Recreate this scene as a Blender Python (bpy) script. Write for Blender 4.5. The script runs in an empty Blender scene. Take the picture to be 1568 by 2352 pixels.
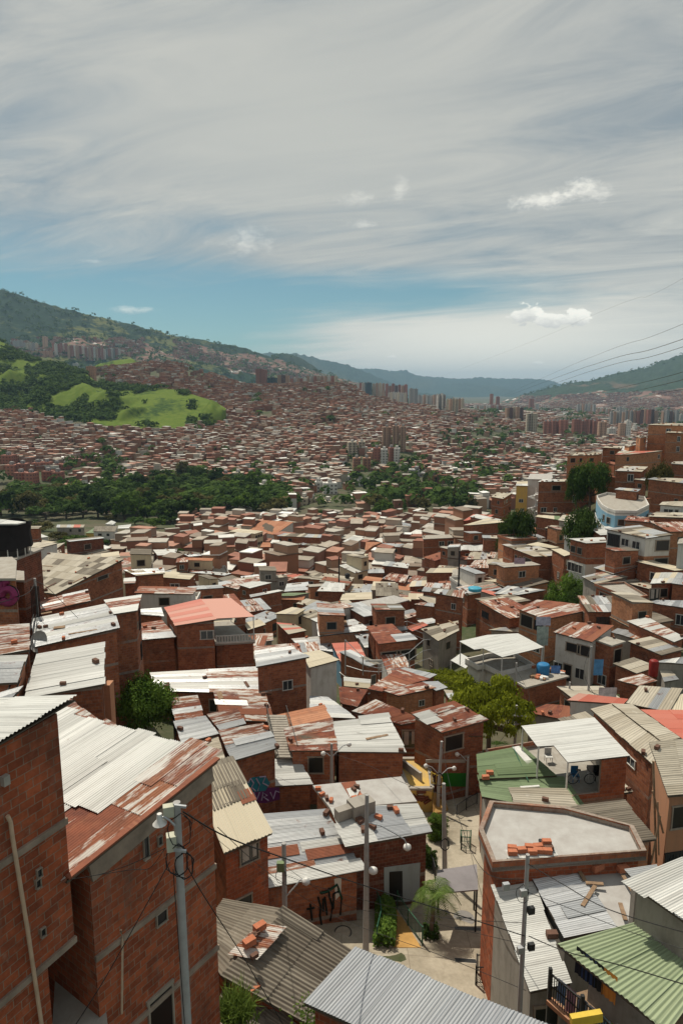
import bpy, math, random, numpy as np
from mathutils import Vector, Matrix, noise
random.seed(7)
R = math.radians
sc = bpy.context.scene
# ---------------------------------------------------------------- camera
FPX, CXP, CYP, TH = 1568.0, 784.0, 1176.0, R(10)
cam = bpy.data.objects.new('camera', bpy.data.cameras.new('camera'))
sc.collection.objects.link(cam); sc.camera = cam
cam.data.sensor_fit = 'VERTICAL'; cam.data.sensor_height = 36; cam.data.lens = 24
cam.data.clip_start = 0.2; cam.data.clip_end = 80000
cam.location = (0, 0, 0); cam.rotation_euler = (R(90) - TH, 0, 0)
# ---------------------------------------------------------------- light
SUN_AZ, SUN_EL = R(-32), R(60)
sd = Vector((math.sin(SUN_AZ)*math.cos(SUN_EL), math.cos(SUN_AZ)*math.cos(SUN_EL), math.sin(SUN_EL)))
sl = bpy.data.lights.new('sun', 'SUN'); sl.energy = 4.6; sl.angle = R(0.55); sl.color = (1, 0.92, 0.78)
so = bpy.data.objects.new('sun', sl); sc.collection.objects.link(so)
so.rotation_euler = sd.to_track_quat('Z', 'Y').to_euler()
sc.view_settings.view_transform = 'Standard'; sc.view_settings.look = 'None'
sc.view_settings.exposure = -0.02; sc.view_settings.gamma = 1
sc.cycles.max_bounces = 5; sc.cycles.diffuse_bounces = 2; sc.cycles.glossy_bounces = 2
sc.cycles.transmission_bounces = 2; sc.cycles.volume_bounces = 0; sc.cycles.transparent_max_bounces = 6
sc.cycles.sample_clamp_indirect = 4; sc.cycles.use_denoising = True
sc.cycles.volume_step_rate = 4

class NT:
    """tiny node helper"""
    def __init__(s, tree): s.t = tree; s.n = tree.nodes; s.l = tree.links
    def new(s, typ, **kw):
        n = s.n.new(typ)
        for k, v in kw.items(): setattr(n, k, v)
        return n
    def put(s, sock, v):
        if isinstance(v, (int, float)): sock.default_value = v
        elif isinstance(v, (tuple, list)): sock.default_value = tuple(v) if len(v) == len(sock.default_value) else tuple(v) + (1,)
        else: s.l.new(v, sock)
    def math(s, op, a, b=0.0, c=0.0, clamp=False):
        n = s.new('ShaderNodeMath', operation=op, use_clamp=clamp)
        s.put(n.inputs[0], a); s.put(n.inputs[1], b); s.put(n.inputs[2], c)
        return n.outputs[0]
    def mix(s, f, a, b, mode='MIX'):
        n = s.new('ShaderNodeMix', data_type='RGBA', blend_type=mode)
        s.put(n.inputs[0], f); s.put(n.inputs[6], a); s.put(n.inputs[7], b)
        return n.outputs[2]
    def noise(s, vec, scale, detail=3, rough=.55, dist=0.0, dim='3D'):
        n = s.new('ShaderNodeTexNoise', noise_dimensions=dim)
        s.put(n.inputs['Vector'], vec); s.put(n.inputs['Scale'], scale); s.put(n.inputs['Detail'], detail)
        s.put(n.inputs['Roughness'], rough); s.put(n.inputs['Distortion'], dist)
        return n.outputs[0]
    def map(s, v, a, b, c=0.0, d=1.0, smooth=False):
        n = s.new('ShaderNodeMapRange', interpolation_type='SMOOTHSTEP' if smooth else 'LINEAR')
        n.clamp = True
        for i, q in enumerate((v, a, b, c, d)): s.put(n.inputs[i], q)
        return n.outputs[0]
    def vscale(s, vec, xyz):
        n = s.new('ShaderNodeVectorMath', operation='MULTIPLY'); s.put(n.inputs[0], vec); s.put(n.inputs[1], xyz); return n.outputs[0]
    def sep(s, vec):
        n = s.new('ShaderNodeSeparateXYZ'); s.put(n.inputs[0], vec); return n.outputs
    def comb(s, x, y, z=0.0):
        n = s.new('ShaderNodeCombineXYZ'); s.put(n.inputs[0], x); s.put(n.inputs[1], y); s.put(n.inputs[2], z); return n.outputs[0]

# ---------------------------------------------------------------- sky
world = bpy.data.worlds.new('World'); sc.world = world; world.use_nodes = True
N = NT(world.node_tree); N.n.clear()
WS = 0.115
sky = N.new('ShaderNodeTexSky', sky_type='NISHITA'); sky.sun_disc = False
sky.sun_elevation = SUN_EL; sky.sun_rotation = SUN_AZ; sky.altitude = 1500; sky.air_density = 1.0; sky.dust_density = 0.8; sky.ozone_density = 1.2
D = N.new('ShaderNodeTexCoord').outputs['Generated']
dx, dy, dz = N.sep(D)
az = N.math('ARCTAN2', dx, dy)                       # radians, 0 ahead
el = N.math('ARCSINE', dz)
azd = N.math('MULTIPLY', az, 57.3); eld = N.math('MULTIPLY', el, 57.3)
zz = N.math('ADD', N.math('MAXIMUM', dz, 0.0), 0.10)
pl = N.comb(N.math('DIVIDE', dx, zz), N.math('DIVIDE', dy, zz))
rot = N.new('ShaderNodeVectorRotate', rotation_type='Z_AXIS'); N.l.new(pl, rot.inputs['Vector']); rot.inputs['Angle'].default_value = R(24); pr_ = rot.outputs[0]
n1 = N.noise(N.vscale(pr_, (0.34, .62, 1)), 1.0, 7, .56, 1.0)
n2 = N.noise(N.vscale(pr_, (0.55, 1.7, 1)), 1.5, 9, .64, 1.4)
def bump(a0, e0, ra, re, amp):                       # soft patch of cloud or of clear air, in degrees of the sky
    q = N.math('ADD', N.math('POWER', N.math('ABSOLUTE', N.math('DIVIDE', N.math('SUBTRACT', azd, a0), ra)), 2.0),
               N.math('POWER', N.math('ABSOLUTE', N.math('DIVIDE', N.math('SUBTRACT', eld, e0), re)), 2.0))
    return N.math('MULTIPLY', N.math('EXPONENT', N.math('MULTIPLY', q, -1.0)), amp)
cov = N.math('ADD', N.math('MULTIPLY', N.math('SUBTRACT', n1, .5), .95), N.math('MULTIPLY', N.math('SUBTRACT', n2, .5), .75))
cov = N.math('ADD', cov, N.map(eld, 7.0, 15.0, .34, .80))
for b in ((-14, 5.4, 17, 3.6, -.55), (5, 8.0, 9, 1.4, -.38), (-26, 11, 9, 2.0, -.10), (15, 3.4, 17, 3.6, .95), (26, 9.5, 12, 5, .42), (2, 4.0, 6, 1.5, .22), (-6, 10.6, 14, 1.2, .28), (14, 6.9, 9, .8, -.22), (-2, 21, 14, 7, .18)):
    cov = N.math('ADD', cov, bump(*b))
veil = N.map(cov, .02, .92, 0, .93, True)
ccol = N.mix(N.map(n2, .30, .66), (.34, .37, .385), (.62, .61, .555))
ccol = N.mix(N.map(bump(12, 3.5, 18, 4, 1.0), 0, 1), ccol, (1.08, 1.02, .88))
ccol = N.mix(N.map(bump(-3, 20, 16, 8, .9), 0, 1), ccol, (.60, .595, .54))
skyc = N.mix(1.0, sky.outputs[0], (.50, .66, .57), 'MULTIPLY')
skyc = N.vscale(skyc, (WS, WS, WS))
col = N.mix(veil, skyc, ccol)
# small cumulus clouds: ragged blobs far away
w1 = N.noise(N.comb(N.math('MULTIPLY', azd, .55), N.math('MULTIPLY', eld, 1.0)), .9, 6, .6)
w2 = N.noise(N.comb(N.math('MULTIPLY', azd, .55), N.math('MULTIPLY', eld, 1.0)), 2.4, 6, .65, .4)
ww = N.math('ADD', N.math('SUBTRACT', w1, .5), N.math('MULTIPLY', N.math('SUBTRACT', w2, .5), .8))
def puff(a0, e0, ra, re, soft, dens):
    q = N.math('SQRT', N.math('ADD', N.math('POWER', N.math('ABSOLUTE', N.math('DIVIDE', N.math('SUBTRACT', azd, a0), ra)), 2.0),
               N.math('POWER', N.math('ABSOLUTE', N.math('DIVIDE', N.math('SUBTRACT', eld, e0), re)), 2.0)))
    q = N.math('ADD', q, N.math('MULTIPLY', ww, -1.9))
    return N.map(q, 1.0, 1.0 - soft, 0, dens, True)
for p in ((14.6, 5.9, 1.5, .8, .30, .95), (16.4, 5.45, 1.5, .65, .30, .95), (18.3, 5.5, 1.1, .75, .30, .95), (15.5, 14.0, 2.6, .9, 1.1, .6), (18.3, 14.4, 2.5, 1.0, 1.1, .6),
          (-7.6, 11.3, 2.8, 1.5, 1.3, .40), (1.2, 14.6, 2.0, .7, 1.3, .30), (4.6, 15.0, 1.0, 1.2, 1.3, .32), (1.4, 12.8, 1.6, .4, 1.2, .28), (-16.2, 6.2, 2.4, .35, 1.2, .4), (4.1, 2.75, .6, .2, .5, .6), (15.6, 2.2, .6, .2, .5, .6), (-19, 9.6, 1.0, .22, 1.2, .2)):
    m = puff(*p)
    shade = N.map(N.math('ADD', N.math('DIVIDE', N.math('SUBTRACT', eld, p[1]), p[3]), N.math('MULTIPLY', ww, 2.0)), -1.0, .5)
    col = N.mix(m, col, N.mix(shade, (.64, .63, .60), (1.22, 1.18, 1.05)))
bg = N.new('ShaderNodeBackground'); N.l.new(col, bg.inputs[0]); bg.inputs[1].default_value = 1.0
wo = N.new('ShaderNodeOutputWorld'); N.l.new(bg.outputs[0], wo.inputs[0])
world.cycles.sampling_method = 'MANUAL'; world.cycles.sample_map_resolution = 512

# ---------------------------------------------------------------- pixel <-> world (authoring aid: 1568 px wide copy of the photograph)
CT, ST = math.cos(TH), math.sin(TH)
def ray(px, py):
    u = (px - CXP)/FPX; v = (CYP - py)/FPX
    return u, CT + v*ST, -ST + v*CT
def PY(px, py, Y):
    a, b, c = ray(px, py); return Vector((a/b*Y, Y, c/b*Y))
def PZ(px, py, z):
    a, b, c = ray(px, py); return Vector((a/c*z, b/c*z, z))
def proj(p):
    f = p[1]*CT - p[2]*ST; u = p[2]*CT + p[1]*ST
    if f <= .01: return (-9999, -9999)
    return (CXP + FPX*p[0]/f, CYP - FPX*u/f)
FR = {'A': (0, 1568, .4), 'B': (501.8, 1568, .36), 'C': (1003.5, 1568, .36), 'D': (0, 1160.3, .4), 'E': (501.8, 1160.3, .36),
      'F': (1003.5, 1160.3, .36), 'H': (1066.2, 940.8, .32), 'P': (784, 1693.4, .22), 'Q': (1223, 1913, .22), 'S': (0, 1160.3, .2),
      'T': (564.5, 1913, .2), 'V': (1066.2, 1568, .32), 'X': (0, 0, 1), 'L': (0, 627.2, .4), 'M': (501.8, 752.6, .36), 'O': (1003.5, 689.9, .36), 'W': (0, 940.8, .4)}
def fp(f, x, y):
    a, b, s = FR[f]; return a + s*x, b + s*y

# ---------------------------------------------------------------- ground height
YK = [4, 12, 20, 28, 40, 60, 80, 110, 150, 200, 280, 400, 550, 700, 900, 1200, 1500, 1900, 2500, 4000, 40000]
AK = [-.9, -.54, -.40, -.25, -.12, 0, .05, .10, .25, .40, .54, .9]
ZK = [
 [-18,-20,-21,-22,-21,-24,-28,-33,-40,-50,-62,-74,-80,-64,-32,-20, 0, 10,-60,-80,-80],
 [-18,-20,-21,-22,-21,-25,-29,-34,-41,-50,-62,-74,-80,-66,-34,-20, 0, 10,-60,-80,-80],
 [-18,-20,-21,-22.5,-23.5,-27,-31,-36,-42,-50,-62,-74,-80,-70,-36,-10,40, 60,-40,-80,-80],
 [-19,-21,-22,-24.5,-26.5,-30,-33.5,-38,-45,-52,-62,-74,-80,-74,-45, 6, 57, 60,-50,-80,-80],
 [-19,-22,-24.5,-26,-28.5,-32.5,-36,-41,-47.5,-55,-64,-74,-80,-78,-54,-14, 10, -8,-60,-80,-80],
 [-20,-23,-25.5,-26.2,-28.5,-33,-37,-42.5,-49,-56,-65,-74,-80,-80,-57,-18, 14,-12,-62,-80,-80],
 [-20,-23,-25.5,-26.4,-28.5,-32.8,-36.8,-42.3,-48.5,-55.5,-65,-74,-80,-80,-62,-33,-18,-36,-66,-80,-80],
 [-20,-23,-25.5,-26.5,-28.5,-32.5,-36.5,-42,-48,-55,-65,-74,-80,-80,-67,-52,-35,-46,-70,-80,-80],
 [-20,-23,-25.5,-27,-28.5,-32,-35,-37,-37.5,-35,-49,-73,-80,-81,-80,-73,-57,-64,-78,-80,-80],
 [-20,-23,-25,-27,-28.5,-31,-31.5,-30.5,-27.5,-22.5,-36,-73,-80,-82,-82,-82,-80,-80,-80,-80,-80],
 [-20,-23,-25,-27,-28.5,-30.5,-30,-27.5,-21.5,-16,-27,-73,-80,-82,-82,-82,-80,-80,-80,-80,-80],
 [-20,-23,-25,-27,-28.5,-30.5,-30,-28,-20,-10,-20,-70,-80,-82,-82,-82,-80,-80,-80,-80,-80]]
ZK = np.array(ZK, float); LYK = np.log(YK)
from bisect import bisect_left
ZL = ZK.tolist(); LY = [math.log(q) for q in YK]
def G(x, y):
    if y < 4.001: y = 4.001
    a = x/y; ly = math.log(y)
    i = min(max(bisect_left(AK, a) - 1, 0), len(AK) - 2); j = min(max(bisect_left(LY, ly) - 1, 0), len(YK) - 2)
    fa = min(max((a - AK[i])/(AK[i+1] - AK[i]), 0), 1); fb = min(max((ly - LY[j])/(LY[j+1] - LY[j]), 0), 1)
    if y > 55: fa = fa*fa*(3 - 2*fa)
    p, q = ZL[i], ZL[i+1]
    return (p[j]*(1-fa) + q[j]*fa)*(1-fb) + (p[j+1]*(1-fa) + q[j+1]*fa)*fb
def solve(px, py, h=0.0, Y0=6.0):
    a, b, c = ray(px, py); kx = a/b; kz = c/b; Y = Y0; P = Y0
    while Y < 30000:
        if kz*Y <= G(kx*Y, Y) + h: break
        P = Y; Y *= 1.06
    lo, hi = P, Y
    for _ in range(9):
        m = (lo+hi)/2
        if kz*m <= G(kx*m, m) + h: hi = m
        else: lo = m
    return hi
def onground(px, py, h=0.0):
    Y = solve(px, py, h); p = PY(px, py, Y); return p

# ---------------------------------------------------------------- objects
def tag(o, label=None, cat=None, group=None, kind=None):
    if label: o['label'] = label
    if cat: o['category'] = cat
    if group: o['group'] = group
    if kind: o['kind'] = kind
    return o
def empty(name, loc, label=None, cat=None, group=None):
    o = bpy.data.objects.new(name, None); o.location = loc; o.empty_display_size = .5
    sc.collection.objects.link(o); return tag(o, label, cat, group)
class MB:
    def __init__(s): s.v = []; s.f = []; s.m = []; s.uv = []; s.t = []; s.sm = []
    def face(s, pts, mat=0, uv=None, tint=.5, smooth=False):
        i = len(s.v); n = len(pts); s.v += [tuple(p) for p in pts]; s.f.append(tuple(range(i, i+n))); s.m.append(mat)
        s.uv += uv if uv else [(0.0, 0.0)]*n; s.t.append(tint); s.sm.append(smooth)
    def grid(s, P, mat=0, UV=None, tint=.5, smooth=True):
        i0 = len(s.v); nr = len(P); nc = len(P[0])
        for r in P: s.v += [tuple(p) for p in r]
        for i in range(nr-1):
            for j in range(nc-1):
                s.f.append((i0+i*nc+j, i0+i*nc+j+1, i0+(i+1)*nc+j+1, i0+(i+1)*nc+j)); s.m.append(mat); s.t.append(tint); s.sm.append(smooth)
                s.uv += [UV[i][j], UV[i][j+1], UV[i+1][j+1], UV[i+1][j]] if UV else [(0., 0.)]*4
    def box(s, c, sz, mat=0, rz=0.0, M=None, tint=.5):
        hx, hy, hz = sz[0]/2, sz[1]/2, sz[2]/2
        Mt = M if M is not None else Matrix.Rotation(rz, 3, 'Z'); c = Vector(c)
        P = [c + Mt @ Vector((x*hx, y*hy, z*hz)) for z in (-1, 1) for y in (-1, 1) for x in (-1, 1)]
        for q, (a, b) in (((0, 2, 3, 1), (sz[1], sz[0])), ((4, 5, 7, 6), (sz[0], sz[1])), ((0, 1, 5, 4), (sz[0], sz[2])), ((2, 6, 7, 3), (sz[2], sz[0])), ((0, 4, 6, 2), (sz[2], sz[1])), ((1, 3, 7, 5), (sz[1], sz[2]))):
            s.face([P[k] for k in q], mat, [(0, 0), (a, 0), (a, b), (0, b)], tint)
    def beam(s, p, q, w, h=None, mat=0, tint=.5):
        p = Vector(p); q = Vector(q); d = q - p; L = d.length
        if L < 1e-5: return
        M = d.to_track_quat('X', 'Z').to_matrix(); s.box((p+q)/2, (L, w, h or w), mat, M=M, tint=tint)
    def tube(s, pts, r, n=7, mat=0, tint=.5, caps=True):
        pts = [Vector(p) for p in pts]; rings = []
        rr = r if isinstance(r, (list, tuple)) else [r]*len(pts)
        for i, p in enumerate(pts):
            d = (pts[min(i+1, len(pts)-1)] - pts[max(i-1, 0)]).normalized()
            a = d.cross(Vector((0, 0, 1))); a = a.normalized() if a.length > 1e-3 else Vector((1, 0, 0)); b = d.cross(a)
            rings.append([p + (a*math.cos(k*2*math.pi/n) + b*math.sin(k*2*math.pi/n))*rr[i] for k in range(n+1)])
        UV = [[(k/n, i*.5) for k in range(n+1)] for i in range(len(pts))]
        s.grid(rings, mat, UV, tint)
        if caps:
            s.face(rings[0][:n], mat, tint=tint); s.face(rings[-1][:n][::-1], mat, tint=tint)
    def prism(s, poly, z0, z1, mat=0, mtop=None, tint=.5, voff=0.0, top=True):
        """poly: list of (x,y); z1 may be list"""
        n = len(poly); zt = z1 if isinstance(z1, (list, tuple)) else [z1]*n; u = 0.0
        for i in range(n):
            j = (i+1) % n; p, q = poly[i], poly[j]; L = math.hypot(q[0]-p[0], q[1]-p[1])
            s.face([(p[0], p[1], z0), (q[0], q[1], z0), (q[0], q[1], zt[j]), (p[0], p[1], zt[i])], mat,
                   [(u, z0-voff), (u+L, z0-voff), (u+L, zt[j]-voff), (u, zt[i]-voff)], tint); u += L
        if top: s.face([(poly[i][0], poly[i][1], zt[i]) for i in range(n)], mat if mtop is None else mtop, [(poly[i][0], poly[i][1]) for i in range(n)], tint)
    def build(s, name, mats, parent=None, origin=None):
        if origin is None:
            if parent is not None: origin = Vector(parent['_w']) if '_w' in parent else parent.location.copy()
            else:
                a = np.array(s.v); lo = a.min(0); hi = a.max(0); origin = Vector(((lo[0]+hi[0])/2, (lo[1]+hi[1])/2, lo[2]))
        origin = Vector(origin)
        me = bpy.data.meshes.new(name); a = np.array(s.v, dtype=np.float64) - np.array(origin)
        me.from_pydata(a.tolist(), [], s.f)
        for m in (mats if isinstance(mats, (list, tuple)) else [mats]): me.materials.append(m)
        me.polygons.foreach_set('material_index', s.m); me.polygons.foreach_set('use_smooth', s.sm)
        uv = me.uv_layers.new(name='UVMap'); uv.data.foreach_set('uv', np.array(s.uv, dtype=np.float32).ravel())
        at = me.attributes.new('tint', 'FLOAT', 'FACE'); at.data.foreach_set('value', s.t)
        me.update()
        o = bpy.data.objects.new(name, me); sc.collection.objects.link(o)
        if parent is not None:
            o.parent = parent
            if parent.type == 'MESH': o.location = (0, 0, 0)
        else: o.location = origin
        return o
def child(name, mb, mats, parent):
    """a part under an Empty root, or a sub-part under a part mesh whose own origin is the root's"""
    if parent.parent is not None:
        o = mb.build(name, mats, None, origin=parent.parent.location); o.location = (0, 0, 0); o.parent = parent; return o
    return mb.build(name, mats, parent)
# ---------------------------------------------------------------- materials
_M = {}
def material(name, fn):
    if name in _M: return _M[name]
    m = bpy.data.materials.new(name); m.use_nodes = True; nt = NT(m.node_tree)
    bsdf = nt.n['Principled BSDF']; bsdf.inputs['Specular IOR Level'].default_value = .25
    fn(nt, bsdf); _M[name] = m; return m
def plain(name, col, rough=.7, metal=0.0, var=.18, scale=3.0, spec=.25):
    def fn(n, b):
        tc = n.new('ShaderNodeTexCoord'); v = n.noise(tc.outputs['Object'], scale, 4, .6)
        k = n.map(v, .25, .75, 1-var, 1+var); n.l.new(n.mix(1.0, col, n.comb(k, k, k), 'MULTIPLY'), b.inputs['Base Color'])
        b.inputs['Roughness'].default_value = rough; b.inputs['Metallic'].default_value = metal; b.inputs['Specular IOR Level'].default_value = spec
    return material(name, fn)
def tintn(n): return n.new('ShaderNodeAttribute', attribute_name='tint').outputs['Fac']
def brick(name, c1, c2, mortar=(.24, .17, .13), band=True, bw=.34, rh=.20, dark=.5):
    def fn(n, b):
        uv = n.new('ShaderNodeUVMap', uv_map='UVMap').outputs[0]
        oi = n.new('ShaderNodeObjectInfo').outputs['Random']
        t = n.new('ShaderNodeTexBrick'); n.l.new(uv, t.inputs['Vector'])
        n.put(t.inputs['Color1'], c1); n.put(t.inputs['Color2'], c2); n.put(t.inputs['Mortar'], mortar)
        t.inputs['Scale'].default_value = 1; t.inputs['Mortar Size'].default_value = .011; t.inputs['Mortar Smooth'].default_value = .3
        t.inputs['Brick Width'].default_value = bw; t.inputs['Row Height'].default_value = rh; t.inputs['Bias'].default_value = -.1
        ob = n.new('ShaderNodeTexCoord').outputs['Object']
        st = n.noise(ob, .55, 5, .65); fi = n.noise(ob, 7.0, 3, .6)
        c = n.mix(n.map(st, .48, .70, 0, dark, True), t.outputs[0], (.10, .055, .04))
        x, y, z = n.sep(uv)
        run = n.noise(n.comb(n.math('MULTIPLY', x, 3.0), n.math('MULTIPLY', y, .25)), 1.0, 4, .6)
        c = n.mix(n.map(run, .55, .75, 0, .45), c, (.20, .15, .12))
        k = n.math('ADD', n.map(fi, .2, .8, .80, 1.14), n.math('ADD', n.map(oi, 0, 1, -.16, .16), n.map(n.noise(ob, 2.6, 3, .7), .3, .7, -.15, .15)))
        c = n.mix(1.0, c, n.comb(k, k, k), 'MULTIPLY')
        c = n.mix(n.map(n.noise(ob, 1.7, 5, .7), .60, .72, 0, .55), c, (.33, .24, .18))
        if band:
            e = n.math('MULTIPLY', n.math('SUBTRACT', n.noise(n.comb(x, y), 4.0, 2), .5), .10)
            md = n.math('MODULO', n.math('ADD', n.math('ADD', y, 260.0), e), 2.6)
            bd = n.math('LESS_THAN', md, .20)
            bc = n.mix(n.map(fi, .3, .7), (.20, .17, .14), (.33, .29, .25))
            c = n.mix(n.math('MULTIPLY', bd, n.map(n.noise(ob, .3, 2), .36, .5, .15, .9)), c, bc)
        n.l.new(c, b.inputs['Base Color']); b.inputs['Roughness'].default_value = .9; b.inputs['Specular IOR Level'].default_value = .1
        bp = n.new('ShaderNodeBump'); bp.inputs['Strength'].default_value = .6; bp.inputs['Distance'].default_value = .02
        n.l.new(n.math('ADD', n.math('MULTIPLY', t.outputs['Fac'], -1.0), n.math('MULTIPLY', fi, .5)), bp.inputs['Height']); n.l.new(bp.outputs[0], b.inputs['Normal'])
    return material(name, fn)
WALL = {
 'b': brick('brick_wall', (.36, .135, .068), (.22, .074, .042)),
 'o': brick('orange_brick_wall', (.50, .225, .115), (.38, .16, .085), (.34, .25, .18), dark=.3),
 'd': brick('dark_brick_wall', (.22, .075, .045), (.12, .045, .03), dark=.8),
 'B': brick('near_brick_wall', (.42, .112, .05), (.24, .066, .034), (.30, .21, .15), band=False, bw=.36, rh=.2, dark=.5)}
def paint(name, col, dirt=(.30, .26, .21), amt=.5):
    def fn(n, b):
        ob = n.new('ShaderNodeTexCoord').outputs['Object']; uv = n.new('ShaderNodeUVMap', uv_map='UVMap').outputs[0]
        x, y, z = n.sep(uv)
        run = n.noise(n.comb(n.math('MULTIPLY', x, 2.2), n.math('MULTIPLY', y, .35)), 1.0, 5, .65)
        big = n.noise(ob, .8, 5, .7)
        c = n.mix(n.map(run, .48, .8, 0, amt), col, dirt); c = n.mix(n.map(big, .52, .75, 0, amt), c, dirt)
        n.l.new(c, b.inputs['Base Color']); b.inputs['Roughness'].default_value = .85
    return material(name, fn)
WALL.update({'w': paint('white_plaster', (.60, .58, .54)), 'k': paint('raw_concrete', (.30, .275, .24), (.14, .12, .10), .7), 'y': paint('cream_plaster', (.62, .53, .36)),
 'u': paint('blue_paint', (.17, .34, .46), (.36, .38, .36), .5), 'p': paint('pale_blue_paint', (.33, .40, .42), (.2, .19, .17), .5), 'e': paint('earth_orange_plaster', (.42, .21, .12), (.25, .15, .10), .6),
 'm': paint('mustard_paint', (.55, .36, .10)), 'g': paint('green_paint', (.02, .17, .015), (.05, .09, .03), .3)})
def roofmat(kind, near):
    """kind letter -> procedural sheet; near sheets have real corrugations, far ones a bump"""
    def fn(n, b):
        uv = n.new('ShaderNodeUVMap', uv_map='UVMap').outputs[0]; t = tintn(n); x, y, z = n.sep(uv)
        off = n.math('MULTIPLY', t, 37.0)
        st = n.noise(n.comb(n.math('ADD', n.math('MULTIPLY', x, 3.2), off), n.math('ADD', n.math('MULTIPLY', y, .45), off)), 1.0, 6, .68)
        bl = n.noise(n.comb(n.math('ADD', x, off), y), 1.3, 5, .65)
        rust = n.mix(n.map(bl, .35, .65), (.27, .085, .045), (.13, .042, .028))
        rust = n.mix(n.map(st, .56, .70, 0, .7), rust, (.42, .20, .11)); rust = n.mix(n.map(t, .3, 1, 0, .6), rust, (.33, .15, .07)); rust = n.mix(n.map(n.noise(uv, 9.0, 4, .7), .5, .72, 0, .5), rust, (.09, .035, .025))
        pitch, rough, metal = .09, .5, 0.0; ln = n.noise(n.comb(n.math('MULTIPLY', x, 15.0), n.math('ADD', n.math('MULTIPLY', y, .12), off)), 1.0, 2, .5)
        if kind == 'w':
            c = n.mix(t, (.48, .48, .455), (.68, .68, .65)); c = n.mix(n.map(st, .48, .75, 0, .5), c, (.36, .34, .31)); c = n.mix(n.map(bl, .68, .74, 0, .6), c, rust); rough = .42
        elif kind == 'g':
            c = n.mix(t, (.30, .31, .32), (.60, .61, .61)); c = n.mix(n.map(st, .5, .75, 0, .5), c, (.26, .25, .24)); c = n.mix(n.map(bl, .60, .68, 0, .75), c, rust); rough = .38; metal = .35
        elif kind == 's':
            c = n.mix(t, (.62, .63, .64), (.78, .78, .78)); c = n.mix(n.map(st, .55, .7, 0, .5), c, (.34, .34, .34)); rough = .33; metal = .5
        elif kind == 'h':
            c = n.mix(t, (.30, .315, .34), (.37, .385, .40)); c = n.mix(n.map(st, .60, .75, 0, .35), c, (.24, .22, .21)); c = n.mix(n.map(bl, .70, .73, 0, .9), c, rust); rough = .5; metal = .1
        elif kind == 'r':
            pale = n.mix(t, (.42, .37, .32), (.55, .52, .48)); c = n.mix(n.map(n.math('ADD', st, n.math('MULTIPLY', t, .12)), .58, .63), rust, pale); rough = .75
        elif kind == 'R':
            c = n.mix(n.map(t, 0, 1, 0, .5), rust, (.22, .07, .045)); rough = .8
        elif kind == 'q':
            pale = n.mix(t, (.48, .43, .38), (.66, .64, .60)); c = n.mix(n.map(st, .44, .53), pale, rust); rough = .6
        elif kind == 'f':
            c = n.mix(t, (.33, .29, .225), (.46, .42, .345)); c = n.mix(n.map(st, .5, .75, 0, .6), c, (.20, .175, .14)); c = n.mix(n.map(bl, .62, .72, 0, .5), c, (.55, .52, .46)); rough = .9; pitch = .17
        elif kind == 'F':
            c = n.mix(t, (.16, .135, .105), (.26, .23, .185)); c = n.mix(n.map(st, .45, .7, 0, .7), c, (.10, .085, .068)); c = n.mix(n.map(bl, .64, .72, 0, .6), c, (.46, .42, .35)); rough = .95; pitch = .17
        elif kind == 'c':
            c = n.mix(t, (.46, .405, .30), (.56, .50, .385)); c = n.mix(n.map(st, .58, .8, 0, .3), c, (.33, .27, .2)); rough = .8; pitch = .17
        elif kind == 'n':
            c = n.mix(t, (.145, .20, .10), (.20, .265, .145)); c = n.mix(n.map(st, .56, .8, 0, .5), c, (.09, .12, .06)); c = n.mix(n.map(bl, .70, .74, 0, .7), c, (.4, .4, .36)); rough = .5
        elif kind == 'N':
            c = n.mix(t, (.27, .33, .20), (.30, .355, .22)); c = n.mix(n.map(st, .62, .85, 0, .3), c, (.20, .24, .15)); rough = .5; pitch = .17
        elif kind == 'p':
            c = n.mix(t, (.46, .115, .075), (.50, .17, .12)); c = n.mix(n.map(st, .58, .8, 0, .35), c, (.28, .08, .05)); rough = .5
        elif kind == 'P':
            c = n.mix(t, (.52, .25, .19), (.55, .29, .23)); rough = .6
        elif kind == 't':
            c = n.mix(t, (.34, .14, .075), (.42, .20, .115)); c = n.mix(n.map(bl, .5, .7, 0, .6), c, (.20, .10, .07)); rough = .9; pitch = .24
        elif kind == 'G':
            c = n.mix(n.map(bl, .35, .65), (.34, .32, .30), (.42, .41, .39)); c = n.mix(n.map(st, .6, .8, 0, .4), c, (.22, .2, .18)); rough = .9; pitch = 0
        elif kind == 'C':
            c = n.mix(n.map(bl, .35, .65), (.37, .35, .31), (.29, .26, .22)); c = n.mix(n.map(st, .55, .75, 0, .5), c, (.16, .14, .12)); rough = .95; pitch = 0
        if kind in 'wghqsnNF': kk = n.map(ln, .36, .54, .72, 1.0); c = n.mix(1.0, c, n.comb(kk, kk, kk), 'MULTIPLY')  # fine grey streaks: shading of the corrugations put into the sheet colour
        n.l.new(c, b.inputs['Base Color']); b.inputs['Roughness'].default_value = rough; b.inputs['Metallic'].default_value = metal
        bp = n.new('ShaderNodeBump'); bp.inputs['Strength'].default_value = .5
        if not near and pitch:
            bp.inputs['Distance'].default_value = .02 if pitch < .12 else .035
            hgt = n.math('SINE', n.math('MULTIPLY', x, 2*math.pi/(pitch*1.4))); n.l.new(n.math('ADD', hgt, n.math('MULTIPLY', bl, 2.0)), bp.inputs['Height'])
        else:
            bp.inputs['Distance'].default_value = .02; n.l.new(n.noise(uv, 3.0, 3), bp.inputs['Height'])
        n.l.new(bp.outputs[0], b.inputs['Normal'])
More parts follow.
